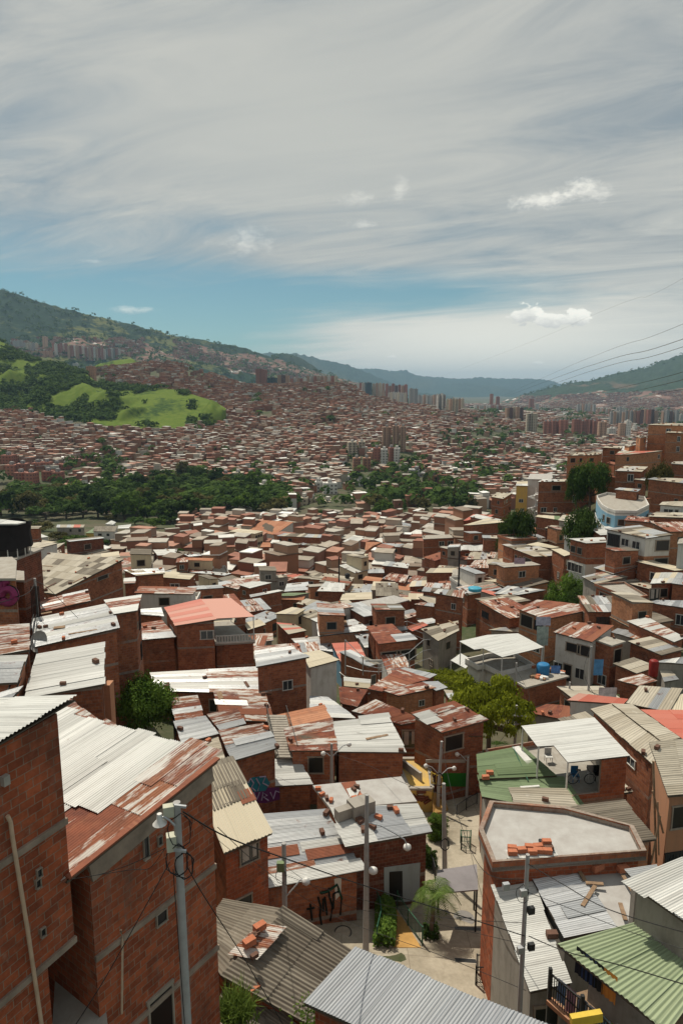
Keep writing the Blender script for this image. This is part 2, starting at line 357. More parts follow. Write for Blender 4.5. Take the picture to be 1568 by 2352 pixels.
    return material({'w': 'white_sheet', 'g': 'galvanised_sheet', 's': 'shiny_zinc', 'h': 'grey_zinc', 'r': 'rusty_sheet', 'R': 'dark_rust_sheet', 'q': 'half_rusted_sheet', 'f': 'fibre_cement', 'F': 'old_fibre_cement', 'c': 'cream_sheet', 'n': 'green_sheet', 'N': 'pale_green_sheet',
      'p': 'red_sheet', 'P': 'pink_sheet', 't': 'clay_tile', 'G': 'grey_felt', 'C': 'concrete_slab'}[kind] + ('_near' if near else ''), fn)
M_CONC = plain('concrete', (.34, .31, .27), .9, var=.25, scale=1.2)
M_POLE = plain('pole_concrete', (.33, .32, .31), .85, var=.12, scale=5)
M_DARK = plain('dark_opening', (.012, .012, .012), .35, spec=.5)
M_GLASS = plain('window_glass', (.03, .035, .04), .12, spec=.6)
M_FRAME = plain('white_frame', (.55, .54, .50), .6)
M_CFRAME = plain('concrete_frame', (.30, .25, .20), .9)
M_CURT = plain('curtain', (.42, .38, .34), .9)
M_WOOD = plain('weathered_wood', (.24, .16, .10), .9, var=.3, scale=6)
M_DECK = plain('roof_underside', (.10, .08, .06), .95)
M_BRK = plain('loose_brick', (.42, .15, .08), .9, var=.25, scale=9)
M_BRKD = plain('dark_loose_brick', (.13, .07, .05), .9, var=.3, scale=9)
M_IRON = plain('dark_iron', (.03, .03, .03), .5, var=.1)
M_GIRON = plain('green_iron', (.03, .10, .06), .5, var=.1)
M_STEEL = plain('galvanised_steel', (.40, .41, .42), .45, .5)
M_CABLE = plain('cable_rubber', (.015, .014, .014), .6)
M_PVC = plain('pvc_pipe', (.50, .36, .25), .5)
M_WHITE = plain('white_paint', (.62, .61, .58), .5)
M_BARK = plain('bark', (.13, .10, .075), .95, var=.3)
M_ORANGE = plain('orange_paint', (.62, .27, .03), .5)
M_YEL = plain('yellow_paint', (.60, .42, .05), .5)
M_BLUE = plain('blue_plastic', (.03, .17, .36), .4)
M_BLACKNET = plain('black_netting', (.018, .016, .017), .85, var=.3, scale=1.5)
def leafmat(name, c1, c2, trans=.25):
    def fn(n, b):
        t = tintn(n); oi = n.new('ShaderNodeObjectInfo').outputs['Random']
        c = n.mix(t, c1, c2); k = n.map(oi, 0, 1, .72, 1.25); c = n.mix(1.0, c, n.comb(k, k, n.math('MULTIPLY', k, .9)), 'MULTIPLY')
        n.l.new(c, b.inputs['Base Color']); b.inputs['Roughness'].default_value = .8; b.inputs['Specular IOR Level'].default_value = .03
        tr = n.new('ShaderNodeBsdfTranslucent'); n.l.new(c, tr.inputs[0]); mx = n.new('ShaderNodeMixShader'); mx.inputs[0].default_value = trans
        n.l.new(b.outputs[0], mx.inputs[1]); n.l.new(tr.outputs[0], mx.inputs[2]); n.l.new(mx.outputs[0], n.n['Material Output'].inputs[0])
    return material(name, fn)
M_LEAF = leafmat('dark_foliage', (.032, .062, .018), (.080, .125, .032))
M_LEAFB = leafmat('bright_foliage', (.05, .10, .02), (.13, .20, .04), .35)
M_LEAFY = leafmat('yellow_green_foliage', (.12, .145, .014), (.28, .31, .03), .35)
M_LEAFO = leafmat('brownish_foliage', (.06, .06, .022), (.13, .115, .045))
M_PALM = leafmat('palm_leaf', (.07, .12, .03), (.17, .24, .07), .3)
M_WOODS = leafmat('hill_woods_foliage', (.045, .085, .022), (.12, .18, .04))
M_GRASS = leafmat('grass_blades', (.06, .10, .02), (.16, .22, .05), .3)
def farwall(n, b):
    t = tintn(n); r = n.new('ShaderNodeValToRGB'); n.l.new(t, r.inputs[0]); e = r.color_ramp; e.interpolation = 'CONSTANT'
    cols = [(0, (.33, .16, .10)), (.2, (.25, .115, .078)), (.42, (.38, .20, .13)), (.62, (.29, .155, .115)), (.76, (.40, .25, .17)), (.84, (.48, .42, .34)), (.92, (.55, .53, .49)), (.97, (.30, .22, .17))]
    e.elements[0].color = cols[0][1] + (1,); e.elements[1].position = cols[1][0]; e.elements[1].color = cols[1][1] + (1,)
    for p, c in cols[2:]: q = e.elements.new(p); q.color = c + (1,)
    uv = n.new('ShaderNodeUVMap', uv_map='UVMap').outputs[0]; x, y, z = n.sep(uv)
    wx = n.math('LESS_THAN', n.math('MODULO', x, 2.4), .9); wy = n.math('LESS_THAN', n.math('ABSOLUTE', n.math('SUBTRACT', n.math('MODULO', y, 2.7), 1.5)), .5)
    sel = n.math('GREATER_THAN', n.noise(n.comb(n.math('FLOOR', n.math('DIVIDE', x, 2.4)), n.math('FLOOR', n.math('DIVIDE', y, 2.7)), n.math('MULTIPLY', t, 99)), 3.7, 0), .5)
    c = n.mix(n.math('MULTIPLY', n.math('MULTIPLY', wx, wy), sel), r.outputs[0], (.03, .028, .026))
    n.l.new(c, b.inputs['Base Color']); b.inputs['Roughness'].default_value = .9
M_FARW = material('distant_house_walls', farwall)
def farroof(n, b):
    t = tintn(n); r = n.new('ShaderNodeValToRGB'); n.l.new(t, r.inputs[0]); e = r.color_ramp; e.interpolation = 'CONSTANT'
    cols = [(0, (.30, .26, .21)), (.2, (.35, .30, .24)), (.36, (.62, .61, .57)), (.44, (.27, .11, .07)), (.66, (.36, .18, .12)), (.76, (.40, .37, .32)), (.88, (.22, .17, .13)), (.97, (.78, .77, .74))]
    e.elements[0].color = cols[0][1] + (1,); e.elements[1].position = cols[1][0]; e.elements[1].color = cols[1][1] + (1,)
    for p, c in cols[2:]: q = e.elements.new(p); q.color = c + (1,)
    ob = n.new('ShaderNodeTexCoord').outputs['Object']; k = n.map(n.noise(ob, .5, 3), .3, .7, .8, 1.15)
    n.l.new(n.mix(1.0, r.outputs[0], n.comb(k, k, k), 'MULTIPLY'), b.inputs['Base Color']); b.inputs['Roughness'].default_value = .6
M_FARR = material('distant_house_roofs', farroof)
def towermat(name, base, dark, fl=2.8, sx=3.2, wfrac=.5, hfrac=.5):
    def fn(n, b):
        uv = n.new('ShaderNodeUVMap', uv_map='UVMap').outputs[0]; x, y, z = n.sep(uv)
        wx = n.math('LESS_THAN', n.math('MODULO', n.math('ADD', x, 1000.3*sx), sx), sx*wfrac); wy = n.math('LESS_THAN', n.math('MODULO', n.math('ADD', y, fl*300), fl), fl*hfrac)
        t = tintn(n); k = n.map(t, 0, 1, .8, 1.2)
        c = n.mix(n.math('MULTIPLY', wx, wy), base, dark); n.l.new(n.mix(1.0, c, n.comb(k, k, k), 'MULTIPLY'), b.inputs['Base Color']); b.inputs['Roughness'].default_value = .8
    return material(name, fn)
TW = {'r': towermat('red_brick_tower', (.33, .135, .095), (.15, .07, .055)), 'd': towermat('dark_tower', (.15, .085, .075), (.06, .04, .04)), 'w': towermat('pale_tower', (.56, .54, .50), (.15, .13, .12)),
      'o': towermat('orange_tower', (.40, .21, .13), (.16, .08, .06)), 'c': towermat('cream_tower', (.50, .43, .33), (.15, .12, .1)), 'g': towermat('grey_tower', (.32, .31, .30), (.10, .10, .10)), 'b': towermat('brown_tower', (.42, .27, .19), (.20, .13, .10)), 'k': towermat('dark_glass_tower', (.05, .07, .08), (.03, .04, .05))}
# ---------------------------------------------------------------- ground sheet
def groundmat(n, b):
    ob = n.new('ShaderNodeTexCoord').outputs['Object']; a = n.noise(ob, .05, 6, .6); c2 = n.noise(ob, 1.2, 4, .6)
    c = n.mix(n.map(a, .4, .6), (.085, .075, .045), (.040, .058, .020)); c = n.mix(n.map(c2, .45, .75, 0, .4), c, (.17, .14, .10))
    n.l.new(c, b.inputs['Base Color']); b.inputs['Roughness'].default_value = .95
M_GROUND = material('soil_and_scrub', groundmat)
mb = MB(); rows = []
ys = [4.2*math.exp(k*math.log(40000/4.2)/250) for k in range(251)]; As = [-1.5 + 3.0*k/150 for k in range(151)]
for y in [-15] + ys:
    rows.append([(a*max(y, 4.2), y, G(a*max(y, 4.2), y) + (noise.noise((a*20, math.log(max(y, 4.2))*6, 0))*.004*max(y, 0) if y > 300 else 0)) for a in As])
mb.grid(rows, smooth=True); tag(mb.build('ground', M_GROUND, origin=(0, 0, -30)), kind='structure')

# ---------------------------------------------------------------- mountains and hills
def hillmat(name, grass, wood, dry, sc_, town=0.0):
    HT = (1.50, 1.66) if 'mountain' in name else (1.10, 1.36)
    def fn(n, b):
        ob = n.new('ShaderNodeTexCoord').outputs['Object']; t = tintn(n)
        a = n.noise(ob, sc_, 7, .62); f = n.noise(ob, sc_*9, 5, .65)
        g = n.mix(n.map(f, .35, .65), grass, dry)
        w = n.mix(n.map(f, .35, .7), wood, tuple(q*1.9 for q in wood))
        c = n.mix(n.map(n.math('ADD', n.math('ADD', n.math('MULTIPLY', a, 1.6), n.math('MULTIPLY', t, .5)), n.math('MULTIPLY', f, .6)), *HT, 0, 1, True), w, g)
        if town:
            vo = n.new('ShaderNodeTexVoronoi'); n.put(vo.inputs['Vector'], ob); vo.inputs['Scale'].default_value = town
            cs = n.sep(vo.outputs['Color']); hc = n.mix(n.map(cs[0], 0, 1), (.16, .085, .065), (.22, .14, .11)); hc = n.mix(n.math('GREATER_THAN', cs[1], .95), hc, (.5, .48, .45)); hc = n.mix(n.math('LESS_THAN', cs[2], .3), hc, (.05, .07, .04))
            c = n.mix(n.map(n.new('ShaderNodeAttribute', attribute_name='town').outputs['Fac'], .45, .55), c, hc)
        n.l.new(c, b.inputs['Base Color']); b.inputs['Roughness'].default_value = .95; b.inputs['Specular IOR Level'].default_value = .05
    return material(name, fn)
def interp(pts, x, k=1):
    if x <= pts[0][0]: return pts[0][k]
    for a, b in zip(pts, pts[1:]):
        if x <= b[0]: f = (x - a[0])/(b[0] - a[0]); return a[k]*(1-f) + b[k]*f
    return pts[-1][k]
HILLS = {}
def ridge(name, crest, base, mat, amp, freq, seed, nx=220, nt=70, rough=.0, townf=None, back=1.5, prof=1.0):
    """crest: (px,py,Y) skyline; base: (px,z,Y) foot of the slope; heights are real, spurs from noise"""
    x0, x1 = crest[0][0], crest[-1][0]; P = []; T = []; TV = []
    for i in range(nt+1):
        t = i/nt*back; row = []; tr = []
        for j in range(nx+1):
            px = x0 + (x1-x0)*j/nx; Yr = interp(crest, px, 2); c = PY(px, interp(crest, px), Yr); Yb = interp(base, px, 2); zb = interp(base, px)
            a = c.x/c.y; y = Yb + (Yr-Yb)*t
            if t <= 1: s = t**prof; s = s*(1-.35*(1-t)*t) if prof == 1 else s; z = zb + (c.z-zb)*s
            else: z = c.z - (c.z-zb)*(t-1)/(back-1)
            w = 4*t*(1-t)*(1.15-t) if t < 1 else 0
            q = noise.fractal((a*y*freq, y*freq*.45, seed), 1.0, 2.0, 5); rg = 1-2*abs(noise.noise((a*y*freq*.8 + y*freq*.25, y*freq*.2, seed+9)))
            rg2 = 1-2*abs(noise.noise((a*y*freq*2.1 - y*freq*.5, y*freq*.5, seed+3))); z += w*amp*(q*.5 + rg*.8 + rg2*.35 - .8) + rough*noise.fractal((a*y*.02, y*.02, seed), 1.0, 2.0, 4)*min(1, t*2)
            if name == 'green_hill' and t <= 1: z = max(z, G(a*y, y) + 14*t**.6)
            row.append(Vector((a*y, y, z))); tr.append(max(0, min(1, .5 + (rg-.55)*.9 + q*.35)))
        P.append(row); T.append(tr)
    mb = MB()
    mb.grid(P)
    mb.t = [T[i][j] for i in range(nt) for j in range(nx)]
    o = tag(mb.build(name, mat, origin=(P[0][nx//2].x, P[0][nx//2].y, -80)), kind='structure')
    if townf:
        at = o.data.attributes.new('town', 'FLOAT', 'POINT'); at.data.foreach_set('value', [float(townf(P[i][j], T[i][j] if i <= nt and j <= nx else 0)) for i in range(nt+1) for j in range(nx+1)])
    from mathutils.bvhtree import BVHTree
    HILLS[name] = BVHTree.FromPolygons([tuple(v) for r in P for v in r], [(i*(nx+1)+j, i*(nx+1)+j+1, (i+1)*(nx+1)+j+1, (i+1)*(nx+1)+j) for i in range(nt) for j in range(nx)])
    return o
def hz(name, x, y):
    h = HILLS[name].ray_cast(Vector((x, y, 5000)), Vector((0, 0, -1)))[0]; return h.z if h else None
HM1 = hillmat('mountain_forest', (.075, .10, .03), (.012, .026, .014), (.13, .125, .04), .0045, .035)
HM2 = hillmat('far_mountain_forest', (.028, .048, .03), (.014, .03, .022), (.04, .055, .035), .0015)
HM3 = hillmat('mountain_with_town', (.09, .08, .045), (.022, .036, .02), (.12, .085, .06), .002, .03)
HM4 = hillmat('green_grass_hill', (.085, .135, .020), (.028, .052, .013), (.125, .165, .030), .016)
def tleft(p, t):
    px, py = proj(p); v = noise.fractal((p.x*.004, p.y*.004, 3.3), 1, 2, 4)
    e = .25
    if 430 < px < 760: e = 1.0 - abs(py - (805 + (px-430)*.19))/34
    if px < 300: e = .6 - abs(py - 790)/25
    return e + v*.8
ridge('left_mountain', [(-90,642,3500),(0,665,3500),(40,675,3500),(80,690,3500),(140,706,3500),(200,722,3500),(300,745,3600),(400,770,3700),(480,785,3800),(560,800,3900),(600,812,3900),(660,832,3900),(700,846,3900),(760,862,3900),(830,884,3900),(900,905,3900),(1000,935,3900)],
      [(-90,-80,2000),(300,-80,2100),(1000,-80,2900)], HM1, 95, .0016, 1, 300, 90, rough=9, townf=tleft)
ridge('wooded_spur', [(600,845,4600),(625,812,4600),(650,806,4600),(690,818,4600),(720,838,4600),(745,860,4600),(790,885,4600),(850,905,4600)], [(600,-80,4000),(850,-80,4000)], HM2, 30, .002, 4, 80, 20, rough=7)
ridge('far_ridge', [(540,822,9000),(590,811,9000),(620,807,9000),(650,811,9000),(680,809,9000),(740,824,9000),(800,836,9000),(850,858,9000),(900,880,9000),(960,905,9000),(1040,925,9000)], [(540,-80,7000),(1040,-80,7000)], HM2, 160, .0007, 5, 120, 40, rough=22)
ridge('farthest_ridge', [(790,862,12500),(830,846,12500),(860,845,12500),(900,851,12500),(930,850,12500),(960,862,12500),(1050,869,12500),(1100,866,12500),(1160,869,12500),(1240,870,12500),(1270,876,12500),(1300,887,12500),(1350,905,12500),(1420,915,12500)], [(790,-80,9500),(1420,-80,9500)], HM2, 200, .0006, 8, 140, 40, rough=28)
def tright(p, t):
    px, py = proj(p); v = noise.fractal((p.x*.002, p.y*.002, 7.7), 1, 2, 4)
    lim = 893 + (1568-px)*.05
    return .5 + (py - lim)/26 + v*.55
ridge('right_mountain', [(1150,925,5200),(1200,908,5200),(1230,900,5200),(1290,884,5200),(1310,879,5200),(1350,876,5200),(1370,869,5200),(1400,862,5200),(1450,849,5200),(1480,846,5200),(1510,832,5200),(1540,821,5200),(1568,812,5200),(1640,790,5200)], [(1150,-80,4300),(1300,-80,3300),(1640,-80,2850)], HM3, 85, .0012, 12, 200, 70, rough=14, townf=tright)
ridge('green_hill', [(-220,700,1500),(-60,750,1450),(0,780,1400),(30,800,1380),(70,822,1330),(130,835,1280),(190,852,1230),(220,874,1180),(250,881,1160),(290,884,1150),(330,895,1130),(370,908,1110),(410,912,1090),(450,925,1060),(480,930,1040),(500,942,1020),(512,958,1000),(520,975,985)],
      [(-220,-30,950),(0,-33,950),(60,-37,930),(120,-44,900),(180,-50,880),(300,-54,865),(400,-54,870),(470,-50,890),(512,-42,930),(520,-38,960)], HM4, 62, .0105, 21, 240, 80, rough=2.5, prof=.8)
ridge('grassy_knoll', [(150,880,1600),(200,852,1600),(230,832,1600),(270,824,1600),(305,822,1600),(330,845,1600),(345,880,1600)], [(150,0,1330),(345,10,1350)], HM4, 6, .01, 33, 60, 20, rough=2)

# ---------------------------------------------------------------- haze
hb = MB(); hb.box((0, 11500, 270), (30000, 25000, 740)); hzo = hb.build('haze', [], origin=(0, 0, -95)); tag(hzo, kind='stuff')
hm = bpy.data.materials.new('valley_haze'); hm.use_nodes = True; q = NT(hm.node_tree); q.n.clear()
pv = q.new('ShaderNodeVolumePrincipled'); pv.inputs['Color'].default_value = (.50, .75, 1, 1); pv.inputs['Density'].default_value = 6.2e-5; pv.inputs['Anisotropy'].default_value = 0
q.l.new(pv.outputs[0], q.new('ShaderNodeOutputMaterial').inputs['Volume']); hzo.data.materials.append(hm); hm.cycles.homogeneous_volume = True

# ---------------------------------------------------------------- trees
def leafquad(mb, c, nrm, s, tint, rng, m=0):
    t = Vector((rng.uniform(-1, 1), rng.uniform(-1, 1), rng.uniform(-1, 1))); a = nrm.cross(t)
    if a.length < 1e-3: return
    a = a.normalized()*s; b = nrm.cross(a).normalized()*s*rng.uniform(.5, .8)
    mb.face([c-a, c-b*.9+a*.1, c+a, c+b], m, tint=tint)
def crown(mb, clumps, per, leaf, rng, base_t=.5, m=0):
    for (c, r, sz) in clumps:
        tt = min(1, max(0, base_t + rng.uniform(-.3, .3)))
        for k in range(per):
            d = Vector((rng.gauss(0, 1), rng.gauss(0, 1), rng.gauss(0, 1))).normalized()
            if d.z < -.4: d.z *= -.5
            rr = r*(rng.random()**.35); p = c + Vector((d.x*rr, d.y*rr, d.z*rr*sz))
            nr = (d + Vector((rng.uniform(-.7, .7), rng.uniform(-.7, .7), rng.uniform(-.2, .9)))).normalized()
            leafquad(mb, p, nr, leaf*rng.uniform(.7, 1.4), min(1, max(0, tt + rng.uniform(-.25, .25))), rng, m)
def clumpset(rng, n, shape):
    out = []
    for k in range(n):
        a = rng.uniform(0, 2*math.pi)
        if shape == 'round': rr = .72*math.sqrt(rng.random()); z = rng.uniform(.45, 1.0)*(1 - rr*.45) + .12; r = rng.uniform(.22, .36)
        elif shape == 'flat': rr = .95*math.sqrt(rng.random()); z = rng.uniform(.62, .86) - rr*.14; r = rng.uniform(.16, .30)
        elif shape == 'tall': rr = .45*math.sqrt(rng.random()); z = rng.uniform(.25, 1.25); r = rng.uniform(.18, .30)*(1.3-z*.45)
        elif shape == 'cone': z = rng.uniform(.15, 1.7); rr = .38*(1.75-z)/1.6; r = .16*(1.95-z)
        elif shape == 'bush': rr = .8*math.sqrt(rng.random()); z = rng.uniform(.05, .5)*(1.1-rr*.6); r = rng.uniform(.2, .35)
        out.append((Vector((math.cos(a)*rr, math.sin(a)*rr, z)), r, .8 if shape != 'flat' else .45))
    return out
def limbs(mb, cl, rng, r0=.055, z0=0.0):
    hub = Vector((rng.uniform(-.05, .05), rng.uniform(-.05, .05), .38))
    mb.tube([(0, 0, z0 - .15), (0, 0, .0), hub*.6, hub], [r0*1.35, r0*1.1, r0, r0*.85], 8)
    for c, r, s in cl[:9]:
        mid = hub.lerp(c, .5) + Vector((0, 0, -.05)); mb.tube([hub, mid, c], [r0*.6, r0*.35, r0*.12], 5)
_TP = {}
def treeproto(shape, det, leafm, seed):
    key = (shape, det, leafm.name, seed)
    if key in _TP: return _TP[key]
    rng = random.Random(hash((shape, det, seed)) % 9999 if False else seed*31 + len(shape)*7 + det)
    ncl, per, lf = {0: (13, 26, .13), 1: (24, 60, .075), 2: (46, 120, .038), 3: (60, 210, .028)}[det]
    if shape == 'cone': ncl = int(ncl*1.4); lf *= .7
    cl = clumpset(rng, ncl, shape); a = MB(); crown(a, cl, per, lf, rng); t = MB(); limbs(t, cl, rng)
    ob = []
    for nm, m_, mt in (('crown', a, leafm), ('trunk', t, M_BARK)):
        o = m_.build(nm, mt, None, origin=(0, 0, 0)); ob.append(o.data); bpy.data.objects.remove(o)
    _TP[key] = ob; return ob
TREES = []
def tree(p, w, shape='round', det=0, leafm=None, desc='', cat='tree', name=None, seed=None, hs=1.0, group=None):
    """p foot, w crown width in metres"""
    leafm = leafm or M_LEAF; s = w/2.0
    cr, tr = treeproto(shape, det, leafm, seed if seed is not None else random.randrange(4))
    rt = empty(name or {'cone': 'conifer', 'bush': 'bush'}.get(shape, 'tree'), p, None, cat, group)
    for nm, me in (('crown', cr), ('trunk', tr)):
        if shape == 'bush' and nm == 'trunk': nm = 'stem'
        o = bpy.data.objects.new(nm, me); sc.collection.objects.link(o); o.parent = rt
    rt.rotation_euler.z = random.uniform(0, 6.28); rt.scale = (s*random.uniform(.9, 1.1), s*random.uniform(.9, 1.1), s*hs)
    TREES.append((rt, desc)); return rt
def treepx(px, py, wpx, shape='round', det=0, leafm=None, desc='', h=0.0, hs=1.0, **k):
    """px,py = foot pixel, wpx crown width in pixels"""
    p = onground(px, py, h); d = p.length; p.z -= .3
    return tree(p, wpx*d/FPX, shape, det, leafm, desc, hs=hs, **k)

def treeat(px, top, wpx, Y, shape='round', det=2, leafm=None, desc=''):
    t = PY(px, top, Y); g = G(t.x, Y); w = wpx*t.length/FPX; return tree(Vector((t.x, Y, g - .3)), w, shape, det, leafm, desc, hs=(t.z-g)/(1.25*w/2))
# ---------------------------------------------------------------- house builder
_WIN = {}
def winmesh(style):
    """unit opening 1 x 1 facing -Y: frame mesh and pane mesh"""
    if style in _WIN: return _WIN[style]
    fm = {'c': M_CFRAME, 'w': M_FRAME, 'd': M_CFRAME, 't': M_CFRAME, 'i': M_IRON, 'o': M_CFRAME}[style]
    a = MB(); t = .07
    for c, s in (((0, -.02, .5), (1+2*t, .07, t)), ((0, -.02, -.5), (1+2*t, .09, t)), ((-.5, -.02, 0), (t, .07, 1-t)), ((.5, -.02, 0), (t, .07, 1-t))): a.box(c, s)
    if style in 'wi': a.box((0, -.015, 0), (.05, .05, 1-t))
    if style == 'i':
        for k in (-.3, -.15, .15, .3): a.box((k, -.03, 0), (.02, .03, 1-t))
    b = MB(); b.box((0, -.002, 0), (1-t, .02, 1-t))
    if style == 't': b.box((-.2, -.016, .05), (.34, .012, .75), 1); b.box((.27, -.016, .08), (.2, .012, .7), 1)
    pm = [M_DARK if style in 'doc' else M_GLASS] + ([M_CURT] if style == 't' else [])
    fo = a.build('window', fm, None, origin=(0, 0, 0)); po = b.build('pane', pm, None, origin=(0, 0, 0))
    r = (fo.data, po.data); bpy.data.objects.remove(fo); bpy.data.objects.remove(po); _WIN[style] = r; return r
NWIN = [0]
def window(root, p, nrm, w, h, style='c', name='window', sub=True):
    """opening centred on p on a wall with outward normal nrm"""
    fm, pm = winmesh(style); o = bpy.data.objects.new(name, fm); sc.collection.objects.link(o); o.parent = root
    n = Vector((nrm[0], nrm[1], 0)).normalized(); o.location = Vector(p) + n*(.05 if root.get('bd') else .012) - root.location
    o.rotation_euler.z = math.atan2(n.x, -n.y); o.scale = (w, 1, h); NWIN[0] += 1
    q = bpy.data.objects.new('pane', pm); sc.collection.objects.link(q); q.parent = o
    return o
def bil(Q, s, t): return (Q[0]*(1-s) + Q[1]*s)*(1-t) + (Q[3]*(1-s) + Q[2]*s)*t
def sheets(mb, Q, pal, near, rng, sw=.85, sl=2.6, lift0=0.0, jag=.07, mats=None):
    """cover quad Q (s along the corrugations Q0->Q1, t across) with overlapping sheets"""
    A = (Q[3]-Q[0]).length; A2 = (Q[2]-Q[1]).length; L = (Q[1]-Q[0]).length
    nc = max(1, round(max(A, A2)/sw)); nr = max(1, round(L/sl)); nz = (Q[1]-Q[0]).cross(Q[3]-Q[0]).normalized()
    if nz.z < 0: nz = -nz
    for j in range(nc):
        for i in range(nr):
            k = pal[int(rng.random()*len(pal))]; mi = mats.setdefault(k, len(mats)); tint = rng.random()
            pitch = .17 if k in 'fFcNt' else .095
            s0, s1 = i/nr - (.04 if i else jag*rng.uniform(0, 1)/L), (i+1)/nr + (.0 if i < nr-1 else jag*rng.uniform(-.3, 1)/L)
            t0, t1 = j/nc - .03/max(A, .5), (j+1)/nc + .04/max(A, .5)
            lf = lift0 + .012 + .012*((j) % 2) + .018*(nr-1-i if Q[0].z > Q[1].z else i) + rng.uniform(0, .012)
            tl = rng.uniform(-.012, .012) if k in 'rgRqw' else 0
            v0 = rng.uniform(0, 9)
            if near:
                n = max(4, int((t1-t0)*A/pitch*6)); Am = .014 if pitch < .12 else .028
                rws = []; uvs = []
                for s in (s0, (s0+s1)/2, s1):
                    row = []; ur = []
                    for q in range(n+1):
                        t = t0 + (t1-t0)*q/n; d = t*A; row.append(bil(Q, s, t) + nz*(lf + tl*(q/n) + Am*math.sin(d/pitch*2*math.pi))); ur.append((d, s*L + v0))
                    rws.append(row); uvs.append(ur)
                mb.grid(rws, mi, uvs, tint)
            else:
                P = [bil(Q, s0, t0) + nz*lf, bil(Q, s1, t0) + nz*lf, bil(Q, s1, t1) + nz*(lf+tl), bil(Q, s0, t1) + nz*(lf+tl)]
                mb.face(P, mi, [(t0*A, s0*L+v0), (t0*A, s1*L+v0), (t1*A, s1*L+v0), (t1*A, s0*L+v0)], tint)
                if Q[0].z >= -1e9:   # folded edge gives the sheet its thickness
                    dn = nz*-.03
                    mb.face([P[1], P[1]+dn, P[2]+dn, P[2]], mi, [(0, 0)]*4, tint); mb.face([P[3], P[3]+dn, P[0]+dn, P[0]], mi, [(0, 0)]*4, tint)
def deck(mb, Q, th, mi):
    n = len(Q); lo = [q - Vector((0, 0, th)) for q in Q]; up = [q - Vector((0, 0, .03)) for q in Q]
    for i in range(n): j = (i+1) % n; mb.face([lo[i], lo[j], up[j], up[i]], mi)
    mb.face(up, mi); mb.face(lo[::-1], mi)
def ccw(P):
    return sum(P[i].x*P[(i+1) % len(P)].y - P[(i+1) % len(P)].x*P[i].y for i in range(len(P))) > 0
HOUSES = []; FOOT = []
KIND = {'w': 'white sheet', 'g': 'galvanised tin', 's': 'shiny zinc', 'h': 'smooth grey zinc', 'r': 'patchy rusty', 'R': 'dark rust', 'q': 'half rusted', 'f': 'corrugated cement', 'F': 'stained cement sheet', 'c': 'cream sheet', 'n': 'green tin', 'N': 'pale green', 'p': 'red sheet', 'P': 'pink sheet', 't': 'clay tile', 'G': 'grey felt', 'C': 'bare concrete'}
WK = {'b': 'brick', 'o': 'orange brick', 'd': 'dark brick', 'B': 'brick', 'w': 'white walled', 'k': 'raw concrete', 'y': 'cream walled', 'u': 'blue walled', 'p': 'pale blue', 'e': 'orange plastered', 'm': 'mustard walled', 'g': 'green painted'}
